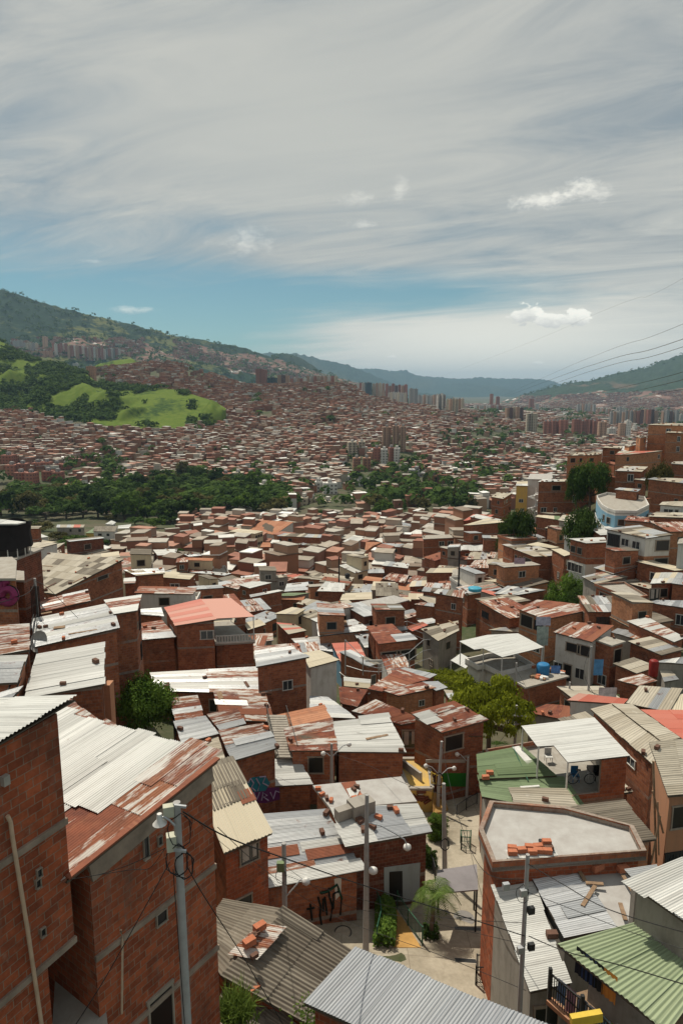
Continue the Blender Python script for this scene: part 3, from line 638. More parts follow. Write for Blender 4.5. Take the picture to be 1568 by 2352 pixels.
def house(C, pal='g', wall='b', base=None, oh=.22, wins='auto', label=None, near=None, patches=(), para=False, kind='house', sub=None, sw=None, thick=.12, name=None, wseed=None, noroof=False, weights=None, lm=None, sl=2.7, wmat2=None, bands=()):
    """C: roof corners (Vectors). 4 corners = sheet roof running C0->C1; more = flat slab"""
    rng = random.Random(int(abs(C[0].x*913 + C[0].y*377)*10) % 99991 if wseed is None else wseed)
    c = sum(C, Vector())/len(C); dist = c.length
    if near is None: near = dist < 52
    gz = min([G(p.x, p.y) for p in C]); base = (gz - 1.2) if base is None else base
    root = empty(name or kind, (c.x, c.y, max(base, gz)))
    if lm: root['lm'] = lm
    if bands: root['bd'] = 1
    ring = C if ccw(C) else C[::-1]
    W = []
    for p in ring:
        d = c - p; k = min(.4, oh*1.35/max(d.length, .1)); W.append(p + d*k)
    tops = [w.z - .07 for w in W]; poly = [(w.x, w.y) for w in W]
    mb = MB(); mb.prism(poly, base, tops, 0, voff=min(tops), top=noroof or len(C) != 4); wm = WALL['B'] if (wall == 'b' and dist < 40) else WALL[wall]
    mb.build('wall', wm, root)
    if not noroof:
        mb = MB(); mats = {}
        if len(C) == 4 and pal[0] not in 'GC':
            dk = mats.setdefault('#', 0); deck(mb, C, thick, 0)
            sheets(mb, C, pal, near, rng, sw or (.85 if dist < 120 else 1.6), sl if dist < 150 else 4.0, mats=mats)
            for s0, s1, t0, t1, pp, lf in patches:
                q = [bil(C, s0, t0), bil(C, s1, t0), bil(C, s1, t1), bil(C, s0, t1)]; sheets(mb, q, pp, near, rng, .8, 2.6, lift0=lf, jag=.25, mats=mats)
            ml = [M_DECK if k == '#' else roofmat(k, near) for k in mats]
        else:
            zt = [p.z for p in ring]; poly2 = [(p.x, p.y) for p in ring]; u = MB()
            n = len(ring); lo = [p - Vector((0, 0, .18)) for p in ring]
            mb.face(ring, 0, [(p.x, p.y) for p in ring])
            for i in range(n): j = (i+1) % n; mb.face([lo[i], lo[j], ring[j], ring[i]], 0)
            mb.face(lo[::-1], 0)
            ml = [roofmat(pal[0], near)]
        mb.build('roof', ml, root)
    if para:
        mb = MB(); n = len(ring); ph = para if isinstance(para, float) else .45
        inn = [p + (c-p).normalized()*.22 for p in ring]
        for i in range(n):
            j = (i+1) % n; a, b_, ia, ib = ring[i], ring[j], inn[i], inn[j]; z = Vector((0, 0, ph)); L = (b_-a).length
            dz = Vector((0, 0, -.2))
            mb.face([a+dz, b_+dz, b_+z, a+z], 0, [(0, 0), (L, 0), (L, ph+.2), (0, ph+.2)]); mb.face([ib+Vector((0,0,.004)), ia+Vector((0,0,.004)), ia+z, ib+z], 0, [(0, 0), (L, 0), (L, ph), (0, ph)]); mb.face([a+z, b_+z, ib+z, ia+z], 0, [(0, 0), (L, 0), (L, .2), (0, .2)])
        mb.build('parapet', WALL['b' if wall in 'bdoB' else wall], root)
    for d0, d1, wk in bands:
        mb = MB(); zt_ = min(tops); cc = c; mb.prism([(cc.x + (w.x-cc.x)*1.008, cc.y + (w.y-cc.y)*1.008) for w in W], zt_ - d1, zt_ - d0, 0, voff=zt_); mb.build('wall_band', WALL[wk], root)
    # openings
    nw = []
    n = len(W)
    if wins == 'auto':
        for i in range(n):
            a, b_ = W[i], W[(i+1) % n]; e = b_-a; L = math.hypot(e.x, e.y)
            if L < 1.8: continue
            nr = Vector((e.y, -e.x, 0))/L; m = (a+b_)/2
            if nr.dot(-m.normalized()) < .06: continue
            blind = rng.random() < (.35 if L > 4 else .5) and dist < 240
            zt = min(a.z, b_.z); k = 0
            while zt - 1.35 - 2.6*k > max(gz, base) + .9 and k < 4 and not (blind and k == 0 and rng.random() < .7):
                m_ = max(1, int(L/2.9)); 
                for q in range(m_):
                    if rng.random() < (.38 if not blind else .75): continue
                    u = (q + .5 + rng.uniform(-.15, .15))/m_; st = rng.choice('ccdwtio'); ww = rng.choice((.8, 1.0, 1.2, 1.5)); hh = rng.choice((.9, 1.1, 1.2))
                    pp = a + e*u; zz = zt - 1.35 - 2.6*k
                    window(root, (pp.x, pp.y, zz), nr, min(ww, L*.4), hh, st); nw.append(k)
                k += 1
    elif wins:
        for (ei, u, drop, ww, hh, st) in wins:     # edge index counted in the drawn order, u along it, drop below the roof
            idx = ei if ccw(C) else (n - 2 - ei) % n
            a, b_ = W[idx], W[(idx+1) % n]; uu = u if ccw(C) else 1-u; e = b_-a; L = math.hypot(e.x, e.y); nr = Vector((e.y, -e.x, 0))/L; pp = a + e*uu
            window(root, (pp.x, pp.y, pp.z - drop), nr, ww, hh, st, 'door' if st == 'o' and hh > 1.7 else 'window'); nw.append(0)
    st = max(1, round((c.z - gz)/2.7))
    HOUSES.append(dict(root=root, C=C, c=c, pal=pal, wall=wall, st=st, label=label, nw=len(nw), W=W, dist=dist, base=base, weights=weights, kind=kind))
    FOOT.append((c.x, c.y, max((p-c).length for p in C)))
    return root
def upper(root, C, z, rng, pal, wl):
    q = rng.choice(((.0, .5, 0, 1), (.5, 1, 0, 1), (0, 1, 0, .5), (0, 1, .5, 1), (.4, 1, .3, 1)))
    D_ = [bil(C, q[0], q[2]), bil(C, q[1], q[2]), bil(C, q[1], q[3]), bil(C, q[0], q[3])]; zc = max(p.z for p in D_); hh = rng.choice((2.1, 2.4, 2.6)); D_ = [Vector((p.x, p.y, zc + hh + (.3 if k in (0, 3) else 0))) for k, p in enumerate(D_)]
    c = sum(D_, Vector())/4; W = [p.lerp(c, .06) for p in D_]
    if not ccw(W): W = W[::-1]
    mb = MB(); mb.prism([(p.x, p.y) for p in W], zc - .6, [p.z - .08 for p in W], 0, voff=zc); mb.build('upper_room', WALL[wl], root)
    mb = MB(); mats = {'#': 0}; deck(mb, D_, .1, 0); sheets(mb, D_, pal, False, rng, 1.0, 3, mats=mats); mb.build('upper_roof', [M_DECK if k == '#' else roofmat(k, False) for k in mats], root)
    a, b_ = max(((W[i], W[(i+1) % 4]) for i in range(4)), key=lambda e: Vector((e[1].y-e[0].y, e[0].x-e[1].x, 0)).normalized().dot(-e[0].normalized())); e = b_-a; nr = Vector((e.y, -e.x, 0)).normalized(); m = (a+b_)/2
    window(root, (m.x, m.y, zc + 1.1), nr, min(1.4, e.length*.4), 1.1, rng.choice('cdwo'))
def corners(fr, pts, h=None, Z=None, Y=None, dzs=True):
    P = [fp(fr, p[0], p[1]) for p in pts]; cx = sum(p[0] for p in P)/len(P); cy = sum(p[1] for p in P)/len(P)
    if Z is None:
        Y = solve(cx, cy, h) if Y is None else Y; Z = PY(cx, cy, Y).z
    return [PZ(P[i][0], P[i][1], Z + (pts[i][2] if len(pts[i]) > 2 else 0)) for i in range(len(P))]
def HS(fr, h, pal, wall, pts, label=None, **k):
    Z = k.pop('Z', None); Y = k.pop('Y', None)
    C = corners(fr, pts, h, Z, Y)
    return house(C, pal, wall, label=label, **k)
M_BEAM = plain('stained_beam', (.26, .20, .155), .95, var=.35, scale=2)
# ================================================================ authored houses, nearest first
V3 = Vector
# leftmost tall brick building: the wall runs away to the right
dir1 = V3((.463, .886, 0)); n1_ = V3((-.886, .463, 0))
c1 = V3((-6.15, 13.8, -6.8))
def extr(p, z): return V3((p.x, p.y, z))
def tallbrick():
    root = empty('brick_building', (-9, 11, -20), 'tall dark brick building at the left edge, a drain pipe down its wall', 'building')
    a = c1; b_ = c1 - dir1*9; cc = b_ + n1_*6; d = a + n1_*6
    z1 = -12.5
    mb = MB(); P = [b_, a, d, cc]; mb.prism([(p.x, p.y) for p in P], z1, [-7.4, -6.86, -7.6, -8.0], 0, voff=-7.2)
    a2 = a - dir1*.75; mb.prism([(p.x, p.y) for p in (b_, a2, a2 + n1_*6, cc)], -22, z1 + .01, 0, voff=-7.2, top=False)
    mb.build('wall', WALL['B'], root)
    mb = MB(); q = a - dir1*9 - n1_*.03; nn = -n1_
    for z in (-9.42, -12.42): mb = MB(); mb.beam(b_ + nn*.02 + V3((0, 0, z)) - V3((0, 0, b_.z)), a + nn*.02 + V3((0, 0, z)) - V3((0, 0, a.z)) + dir1*.02, .09, .15); mb.build('concrete_beam', M_BEAM, root)
    mb = MB(); mats = {'#': 0}
    Q = [a - dir1*9 + nn*.25 + V3((0, 0, -.5)), a - dir1*9 + n1_*6 + V3((0, 0, -1.9)), a + dir1*.35 + n1_*6 + V3((0, 0, -1.3)), a + dir1*.35 + nn*.18 + V3((0, 0, .17))]
    deck(mb, Q, .06, 0); sheets(mb, Q, 'w', True, random.Random(4), .9, 2.4, mats=mats); mb.build('roof', [M_DECK, roofmat('w', True)], root)
    mb = MB(); u = a - dir1*.98 - n1_*.14
    p0 = PY(*fp('A', 45, 765), 12.9)
    w = -n1_
    def onw(px, py, off=.10):      # ray hits the wall plane
        r = V3(ray(px, py)); t = (a + w*off).dot(w)/r.dot(w); return r*t
    pts = [onw(*fp('A', x, y)) for x, y in ((45, 765), (62, 800), (75, 900), (160, 1420), (240, 1960), (262, 2110))]
    mb.tube(pts, .045, 8); mb.build('drain_pipe', M_PVC, root)
    mb = MB(); p = onw(*fp('A', 32, 560), .12); mb.box(p, (.14, .12, .2), rz=math.atan2(dir1.y, dir1.x)); mb.build('spout', M_CONC, root)
    for x, y in ((222, 1090), (243, 1430), (215, 1150)):
        q = onw(*fp('A', x, y), 0); window(root, q, w, .22, .3, 'd', 'vent', ) if False else window(root, q, w, .12, .2, 'd', 'vent')
    return root
tallbrick()
# second brick building
dir2 = V3((.568, .823, 0))
A2, B2 = V3((-6.13, 13.6, -10.75)), V3((-3.44, 17.5, -10.08)); C2 = V3((-9.75, 21.85, -10.9)); D2 = V3((-12.4, 17.95, -11.5))
def secondbrick():
    n2 = V3((-.823, .568, 0)); w = -n2
    root = empty('brick_building', (-7, 18, -21), 'big red brick building behind the near lamp pole, tin roof half white half rust', 'building')
    b_ = B2 - dir2*.12 - w*.14; a = B2 - dir2*4.08 - w*.14; c = b_ + n2*6.6; d = a + n2*6.6
    mb = MB(); mb.prism([(p.x, p.y) for p in (a, b_, c, d)], -22.5, [-10.80, -10.28, -10.95, -11.4], 0, voff=-10.6); mb.build('wall', WALL['B'], root)
    def onw(px, py, off=.0):
        r = V3(ray(px, py)); t = (b_ + w*off).dot(w)/r.dot(w); return r*t
    for z in (-13.35, -16.0, -18.7): mb = MB(); mb.beam(V3((a.x, a.y, z)) + w*.03 - dir2*.02, V3((b_.x, b_.y, z)) + w*.03 + dir2*.02, .07, .15); mb.build('concrete_beam', M_BEAM, root)
    mb = MB(); mb.beam(V3((a.x, a.y, -11.05)) + w*.02, V3((b_.x, b_.y, -10.45)) + w*.02, .1, .5); mb.build('gable_mortar', M_BEAM, root)
    mb = MB(); mats = {'#': 0}; Q = [A2, B2, C2, D2]
    deck(mb, Q, .1, 0); rng = random.Random(3)
    sheets(mb, Q, 'rrrqR', True, rng, .8, 2.4, mats=mats, jag=.25)
    for s0, s1, t0, t1, pp, lf in ((.42, 1.03, .17, 1.0, 'w', .06), (.24, .66, .30, .62, 'ww', .045), (0.72, 1.04, .02, .2, 'q', .04), (.0, .5, .45, .60, 'w', .04), (.10, .46, .62, .75, 'q', .05)):
        sheets(mb, [bil(Q, s0, t0), bil(Q, s1, t0), bil(Q, s1, t1), bil(Q, s0, t1)], pp, True, rng, .78, 2.5, lift0=lf, jag=.35, mats=mats)
    mb.build('roof', [M_DECK if k == '#' else roofmat(k, True) for k in mats], root)
    mb = MB(); e = .05
    mb.beam(A2 + w*.02 + V3((0, 0, .06)), B2 + w*.02 + V3((0, 0, .06)), .16, .05); mb.build('rusty_flashing', roofmat('R', True), root)
    p0, p1 = onw(*fp('A', 695, 1420), .1), onw(*fp('A', 700, 1900), .1); mb = MB(); mb.tube([p0, onw(*fp('A', 706, 1480), .1), p1], .03, 6); mb.build('drain_pipe', M_PVC, root)
    for x, y, ww, hh, st in ((835, 925, .16, .8, 'd'), (925, 1345, .34, .36, 'd'), (915, 905, .13, .26, 'd'), (925, 1930, .8, 1.7, 'o')):
        if x > 500: window(root, onw(*fp('A', x, y), 0), w, ww, hh, st, 'door' if hh > 1.5 else 'window')
    return root
secondbrick()
# dark gap between the two: lower plastered house
HS('A', 0, 'C', 'k', [(330, 1500), (560, 1480), (620, 1960), (300, 1990)], Z=-15.0, label='low plastered block in the dark gap between the two tall brick buildings at left', wins=[(2, .5, .9, .9, 1.2, 'd')], base=-22)

near = True
HS('A', 0, 'c', 'b', [(1215, 600, 1.0), (1390, 640, 0), (1560, 862, 0), (1290, 975, 0)][0:0] or [(1110, 520, 1.1), (1290, 978, 0), (1562, 860, 0), (1345, 455, 1.1)], Z=-20.7, label='narrow brick house with a cream corrugated roof and grey upper strip', lm='the narrow cream corrugated roof',
   patches=[(-.05, .30, -.02, 1.02, 'F', .05), (.28, .50, .1, .9, 'F', .04), (.44, .56, .72, 1.02, 'R', .055)], wins=[(1, .55, .85, 1.0, .9, 't'), (1, .4, 3.4, .8, .9, 'd')])
# old fibre cement roofs at the bottom centre-left
HS('B', 0, 'F', 'b', [(440, 1452, 0), (30, 1380, -.7), (-150, 1640, -.8), (20, 1870, 0)], Z=-19.4, base=-26, label='left slope of the old grey corrugated cement roof with loose bricks', near=True, sl=1.6, sw=1.0, lm='the big old cement roof', wins=None)
HS('B', 0, 'F', 'b', [(440, 1450, 0), (845, 1705, -1.2), (585, 2185, -1.4), (20, 1872, 0)], Z=-19.36, base=-26, label='right slope of the old mossy corrugated cement roof, ridge running to the bottom left', near=True, sl=1.6, sw=1.0, wins=None, patches=[(.0, .52, .0, .13, 'F', .06)])
HS('B', 0, 'F', 'b', [(60, 1830, 0), (600, 2260, -.9), (560, 2520, -1.2), (-60, 2300, -.2)], Z=-20.1, base=-26, label='lowest part of the old cement roof, edge broken and speckled, beside tall grass', near=True, sl=1.6, sw=1.0, wins=None)
HS('B', 0, 'h', 'B', [(550, 2040, -.15), (872, 1690, .15), (2260, 2260, .15), (2000, 2700, -.15)], Z=-16.9, base=-26, label='smooth blue grey tin roof at the very bottom of the picture', near=True, sl=3.0, sw=.8, lm='the blue grey tin roof at the bottom', wins=None)
HS('B', 3.6, 'gggggh', 'b', [(290, 838, .3), (678, 806, .3), (915, 1190, -.4), (285, 1308, -.4)], label='low house by the curved path under a grey tin roof with rusty brown bands', sw=.55, near=True, lm='the grey tin roof with rusty bands', sl=3.0,
   patches=[(-.02, .42, .52, .66, 'R', .06), (.5, 1.02, .62, .76, 'R', .07), (.46, 1.02, .50, .63, 'w', .05), (.02, .55, .77, .86, 'q', .06), (-.02, 1.02, .86, 1.02, 'w', .05)], wins=None)
HS('B', 4.6, 'wwgwq', 'd', [(712, 800, .15), (1272, 772, .15), (1360, 950, -.3), (822, 1045, -.3)], label='dark brick house with bright tin roof behind the tall centre pole', sw=.75, near=True, lm='the bright tin roof behind the centre pole', sl=3.4, patches=[(.38, .72, .05, .95, 'h', .05), (-.02, .3, .45, 1.02, 'w', .06)], wins=None)
HS('B', 3.4, 'G', 'b', [(600, 655, 0), (1165, 598, 0), (1265, 757, 0), (715, 805, 0)], label='low flat roof of grey felt with a rust brown strip and loose tiles', near=True, wins=None, lm='the flat grey felt roof')
HS('B', 4.5, 'rRqR', 'b', [(-30, 58, .2), (300, 72, .2), (360, 248, -.3), (20, 236, -.3)], label='dark red tin roof with one pale strip, left of the outdoor stair', near=True, patches=[(0, .6, .3, .48, 'g', .05)], lm='the dark red tin roof by the stair')
HS('A', 4.4, 'gqrg', 'b', [(975, 88, .2), (1135, 72, .2), (1170, 190, -.1), (1008, 218, -.1)], label='streaked grey and rust roof just right of the big leafy shrub', near=True)
HS('A', 4.2, 'gqgq', 'b', [(1000, 222, .2), (1182, 190, .2), (1255, 292, -.1), (1045, 345, -.1)], label='grey and rust roof strewn with boards, above the narrow cream corrugated roof', near=True)
HS('B', 4.8, 'gggqg', 'b', [(-70, 200, .2), (120, 162, .2), (172, 262, -.2), (10, 305, -.2)], label='small grey tin roof weighed down with planks, below the big leafy shrub', near=True)
HS('B', 5.2, 'rqgRq', 'b', [(0, 305, .25), (288, 258, .25), (384, 412, -.3), (90, 498, -.3)], label='orange rusty roof with one pale sheet, above the graffiti wall', near=True, patches=[(.2, 1.02, .38, .6, 'g', .05)], lm='the orange rusty roof above the graffiti wall', wins=None)
HS('B', 2.9, 'w', 'b', [(320, 490, .1), (505, 480, .1), (604, 645, -.2), (325, 660, -.2)], label='little square white tin roof beside the graffiti wall', near=True, lm='the little square white roof', sw=.7)
HS('B', 5.0, 'rrRqR', 'b', [(415, 292, .2), (722, 225, .2), (760, 430, -.3), (455, 432, -.3)], label='brown rusty roof with bricks on it, right of the outdoor stair', near=True, wins=[(2, .45, 1.3, 1.1, 1.3, 'd')], lm='the brown rusty roof right of the stair')
HS('B', 5.0, 'w', 'b', [(728, 250, .2), (1085, 212, .2), (1197, 442, -.3), (748, 438, -.3)], label='dazzling white tin roof over a plain brick wall in the middle of the slope', near=True, lm='the dazzling white tin roof', wins=None, sl=3.2, patches=[(.5, 1.0, -.08, .2, 'w', .05)])
HS('B', 5.6, 'RrRr', 'b', [(1000, 108, .3), (850, 182, .1), (1165, 268, -.2), (1308, 240, .1)], label='brown rusty roof sloping right behind the dazzling white roof', near=True, wins=[(2, .5, 1.5, 1.1, 1.5, 't'), (2, .75, 4.2, .9, .9, 'd')])
HS('B', 6.2, 'rRqRR', 'b', [(1228, 192, .3), (1500, 116, .3), (1715, 236, -.1), (1420, 318, -.2)], label='wide dark red rusty roof with pale patches left of the yellow green tree', near=True, wins=[(2, .72, 1.2, 1.6, 1.2, 'd')], lm='the wide dark red roof', patches=[(-.03, .3, .1, .62, 'w', .06), (.35, .8, .15, .3, 'q', .05)])
HS('B', 5.2, 'R', 'b', [(1310, 285, .2), (1620, 258, .2), (1680, 335, -.2), (1345, 346, -.2)], label='lower strip of red roof under the wide dark red roof', near=True, wins=[(2, .55, 1.3, 1.5, 1.2, 'd')])
HS('B', 5.0, 'gw', 'k', [(580, 84, .1), (700, 92, .1), (875, 228, 0), (595, 216, 0)], label='plain pale grey tin roof at the foot of the white walled block', near=True)
HS('E', 5.0, 'wc', 'b', [(800, 1095, .2), (970, 1112, .2), (965, 1170, 0), (800, 1155, 0)], label='white ribbed roof strip behind the red roof by the sports court', near=True)
HS('B', 4.2, 'rR', 'd', [(770, 25, .3), (950, 45, .3), (885, 152, -.3), (775, 130, -.3)], label='red rusty roof sloping away right beside the white walled block', near=True)
HS('E', 5.0, 'rRr', 'b', [(1150, 1042, .3), (1345, 1108, .2), (1040, 1190, -.2), (950, 1172, -.1)], label='large pointed rust red roof below the sports court', lm='the pointed rust red roof', near=False)
HS('E', 4.6, 'qrgr', 'o', [(1052, 1182, .1), (1300, 1130, .2), (1385, 1166, 0), (1148, 1216, -.1)], label='small orange brick house with half rusted roof in front of the pointed red roof', near=False, wins=[(2, .35, 1.3, .6, .6, 'w')])
HS('E', 4.6, 'gh', 'b', [(1300, 1128, .1), (1400, 1124, .1), (1458, 1164, 0), (1385, 1184, 0)], label='grey tin lean-to right of the small orange brick house')
HS('E', 4.8, 'gh', 'b', [(1128, 1055, .1), (1190, 1036, .1), (1390, 1080, 0), (1345, 1104, 0)], label='smooth grey roof edge above the pointed rust red roof')
HS('B', 4.6, 'gf', 'b', [(1435, 45, .1), (1490, 50, .1), (1620, 105, 0), (1500, 150, 0)], label='grey tin roof left of the yellow green tree crown', near=False)
# right foreground
HS('C', 0, 'w', 'k', [(345, 1292, -.1), (602, 1252, .1), (848, 1915, .1), (598, 1968, -.1)], Z=-20.6, near=True, label='long white ribbed roof stepping down behind the right hand pole', lm='the long white ribbed roof', wins=[(2, .5, 2.0, .9, 1.9, 'o')], sl=2.4, sw=.9)
HS('C', 0, 's', 'k', [(604, 1250, .05), (885, 1182, .15), (1142, 1560, .15), (812, 1628, .05)], Z=-20.45, near=True, label='mirror bright zinc roof beside the long white ribbed roof', lm='the mirror bright zinc roof', wins=None, sl=3.2, patches=[(.25, 1.0, .55, .75, 'h', .05)])
HS('C', 0, 'G', 'k', [(880, 1178, 0), (1236, 1225, 0), (1292, 1520, 0), (1148, 1560, 0)], Z=-20.42, near=True, label='dull grey flat roof littered with planks below the grey slab terrace', wins=None)
HS('C', 0, 's', 'B', [(590, 1905, 0), (835, 1905, .1), (835, 1990, -.25), (740, 2040, -.3)], Z=-21.6, near=True, label='short tin awning at the lower end of the long white roof', wins=None, sl=2, base=-26)
HS('Q', 0, 'h', 'k', [(992, 500, 0), (1562, 268, .35), (2300, 640, .35), (1720, 1010, 0)], Z=-16.3, near=True, label='wide ribbed white tin roof above a blank grey plaster wall at the right edge', lm='the ribbed roof over the blank grey wall', wins=None, sw=.95, sl=4, base=-25, patches=[(-.01, 1.01, -.01, 1.01, 'w', .03)])
HS('Q', 0, 'g', 'k', [(965, 382, 0), (1292, 333, .1), (1320, 400, .1), (1035, 462, 0)], Z=-17.2, near=True, label='small grey tin strip tucked behind the ribbed white roof at right', wins=None, base=-25)
r_ = HS('Q', 0, 'N', 'k', [(262, 1160, 0), (1108, 922, .45), (1860, 1450, .45), (1400, 2070, 0)], Z=-18.3, near=True, label='pale green corrugated balcony roof over hanging laundry, bottom right corner', lm='the pale green balcony roof', wins=None, oh=3.4, base=-26, sl=9)
HS('C', 0, 'G', 'b', [(332, 784), (820, 822), (1250, 945), (1332, 1108), (350, 1182), (262, 966)], Z=-19.6, near=True, para=.28, label='large smooth grey slab terrace with a thin brick parapet and bricks piled on tin', lm='the smooth grey slab terrace', wins=None)
HS('C', 5.4, 'nnn', 'b', [(255, 457, .2), (542, 404, .2), (762, 592, -.1), (268, 612, -.1)], label='upper green tin roof with tangled wire lying on it', near=True, lm='the green tin roof', wins=None, patches=[(.3, .9, .5, .9, 'n', .04)])
HS('C', 4.8, 'nn', 'k', [(258, 590, .1), (805, 600, .1), (985, 862, -.2), (284, 727, -.1)], label='lower green tin roof behind the grey slab terrace', near=True, wins=None)
HS('C', 5.05, 'Ff', 'k', [(455, 668, .1), (820, 675, .1), (935, 842, -.1), (505, 795, -.1)], label='brown ribbed sheet patch laid across the lower green roof', near=True, wins=None, oh=.3)
HS('C', 2.2, 'F', 'k', [(985, 842, .1), (1212, 822, .2), (1310, 1040, -.1), (1240, 945, -.1)], label='dark low cement roof in the shade of the tall right hand brick wall', near=True, wins=None)
HS('C', 0, 'f', 'b', [(978, 168, .1), (1112, 134, .3), (1500, 395, .3), (1376, 520, .1)], Y=44, near=False, label='long brick building on the right with pale corrugated roof and high side wall', lm='the long pale corrugated roof at right', wins=[(3, .3, 1.2, 1.0, .6, 'w'), (3, .55, 1.2, 1.0, .6, 'w'), (3, .86, 4.6, .9, 1.4, 'w')])
HS('C', 0, 'f', 'b', [(1114, 134, .3), (1240, 140, .3), (1545, 350, .1), (1440, 380, .3)], Y=45, near=False, label='second pale corrugated roof strip edged in red, beside the long brick building', wins=None)
HS('C', 0, 'p', 'b', [(1300, 172, 0), (1900, 185, .3), (1900, 360, .3), (1560, 358, 0)], Y=47, near=False, label='plain bright red roof at the right edge behind a black gutter', lm='the bright red roof at the right edge', wins=None)
HS('C', 0, 'f', 'e', [(1350, 378, .3), (1700, 352, .3), (1720, 700, -.3), (1470, 720, -.3)], Z=-20.0, near=True, label='orange plastered house with speckled cement roof at the right edge, poles leaning on it', lm='the orange plastered house at the right edge', wins=[(2, .6, 1.6, 1.0, 1.3, 'd'), (2, .6, 4.4, 1.3, 1.5, 'i')], oh=.35, sl=2.2)
HS('C', 3.2, 'rR', 'k', [(565, 190, .1), (700, 136, .2), (842, 150, .1), (850, 240, -.1)], label='low dark rust roof behind the wide white canopy', near=False)
HS('C', 4.6, 'ppP', 'w', [(828, 112, 0), (905, 68, .3), (1215, 105, .2), (1185, 136, 0)], Y=56, label='white walled house with a pinkish red tin roof, above the wide white canopy', lm='the pinkish red tin roof', wins=None, near=False)
HS('C', 6.0, 'ffg', 'b', [(1205, 130, 0), (1290, 20, .3), (1560, 40, .3), (1475, 186, 0)], Y=58, label='large pale patched cement roof by the yellow tarpaulin', near=False, lm='the large patched cement roof')
HS('C', 6.0, 'c', 'y', [(1462, 188, 0), (1500, 85, .2), (1640, 60, .2), (1640, 190, 0)], Y=57, label='mustard yellow roof at the right edge', near=False)
# left middle
HS('D', 0, 'ffF', 'b', [(95, 488, -.5), (80, 358, -.2), (0, 0, 0), (0, 0, 0)][0:0] or [(290, 275, .6), (78, 358, .4), (110, 500, -.3), (712, 312, .2)][0:0] or [(712, 312, .9), (318, 512, -.4), (92, 470, -.3), (290, 276, 1.0)], Y=84, near=False, sw=1.1, sl=1.9, label='broad old cement shed roof with bricks on it, on a long brick building', lm='the broad old shed roof', wins=[(0, .32, 1.0, 2.0, .5, 'd')])
HS('D', 0, 'rrqrg', 'b', [(230, 545, 0), (506, 484, .2), (520, 550, .2), (240, 612, 0)], Y=62, label='strips of orange rusty tin in front of the broad shed roof', near=False)
HS('D', 0, 'wwwg', 'b', [(186, 652, 0), (638, 560, .2), (688, 704, .1), (200, 815, -.2)], Y=50, near=True, sw=.8, sl=5, label='white tin roof dotted with blocks, a grey satellite dish at its corner', lm='the white roof with the satellite dish', wins=None)
HS('D', 0, 'wrwq', 'b', [(600, 545, 0), (815, 514, .1), (790, 604, 0), (655, 625, 0)], Y=54, near=False, label='narrow three storey brick house with torn white tin roof', lm='the narrow three storey brick house', wins=[(1, .35, 1.6, .9, 1.6, 'i'), (1, .35, 4.4, .8, 1.3, 'i'), (1, .8, 1.6, .5, .5, 'd')])
HS('D', 0, 'w', 'b', [(212, 856, 0), (603, 785, .25), (600, 1026, .1), (142, 1110, -.25)], Y=38, near=True, sw=.9, sl=6, label='very bright white flat tin roof over brick wall with a rusty corner post', lm='the very bright white roof', wins=None)
HS('D', 0, 'ppP', 'b', [(945, 587, .3), (1155, 538, .8), (1240, 655, .5), (1008, 692, 0)], Y=70, near=False, label='tall brick house with bright orange red tin roof, half of it an open terrace', lm='the orange red roof', wins=[(3, .5, 1.6, 1.3, .8, 'w'), (2, .2, 1.6, 1.3, .9, 'w'), (2, .5, 6.2, 1.8, 1.6, 'd')], sw=1.0)
HS('D', 4.8, 'qrgqr', 'b', [(788, 682, .1), (930, 660, .1), (1012, 756, -.1), (793, 775, -.1)], Y=68, near=False, label='brick house with mixed rusty and grey sheets left of the orange red roof', wins=None)
HS('D', 5.4, 'gw', 'b', [(784, 600, .1), (925, 590, .1), (940, 636, -.1), (790, 625, -.1)], Y=73, near=False, label='small grey tin roof left of the orange red roof', wins=None)
HS('D', 4.2, 'gwqgg', 'b', [(862, 962, .1), (1548, 925, .2), (1560, 1082, -.1), (900, 1066, -.1)], near=False, label='long low grey and cream sheet roof above the leafy shrub', lm='the long low grey sheet roof', sl=5)
HS('D', 0, 'qqr', 'b', [(0, 690, .1), (168, 680, .1), (172, 832, -.1), (0, 862, -.2)], Y=42, near=True, label='streaked rusty tin roof at the left edge below the wires', wins=None, sw=.8)
HS('D', 0, 'gw', 'b', [(0, 865, .1), (157, 860, .1), (100, 1018, -.1), (-40, 1025, -.2)], Y=36, near=True, label='grey and white tin roof at the left edge beside the very bright white roof', wins=None)
HS('D', 0, 'gG', 'b', [(-60, 1095, 0), (130, 1040, 0), (70, 1110, 0), (-60, 1160, 0)], Y=30, near=True, label='sliver of rust brown wall top at the left edge under the grey tin roof', wins=None)
HS('D', 0, 'C', 'b', [(-60, 300), (72, 296), (98, 320), (92, 420), (-60, 420)], Y=52, label='brick wall block at the left edge carrying a big magenta graffito', wins=None, lm='the magenta graffito wall')
HS('D', 0, 'C', 'b', [(75, 372), (140, 378), (142, 430), (80, 430)], Y=56, label='small stepped brick wall right of the magenta graffito', wins=None)
HS('D', 0, 'fg', 'b', [(708, 372, 0), (941, 360, .3), (948, 392, .1), (782, 404, 0)], Y=98, label='tall plain brick block with pale roof right of the broad shed roof', lm='the tall plain brick block', wins=None)
HS('D', 5.5, 'qw', 'b', [(712, 420, 0), (778, 415, .1), (778, 447, 0), (712, 450, 0)], Y=92, label='thin strip of white and rust roof right of the broad shed roof', wins=None)
HS('D', 6.0, 'w', 'w', [(128, 150, 0), (165, 140, 0), (280, 182, 0), (148, 196, 0)], label='low white flat roofed building left of the small park trees', lm='the low white building', near=False, sl=8, sw=4)
HS('D', 5.5, 'cf', 'b', [(155, 213, 0), (240, 200, .2), (322, 212, .2), (235, 230, 0)], label='brick house with cream roof below the low white building')
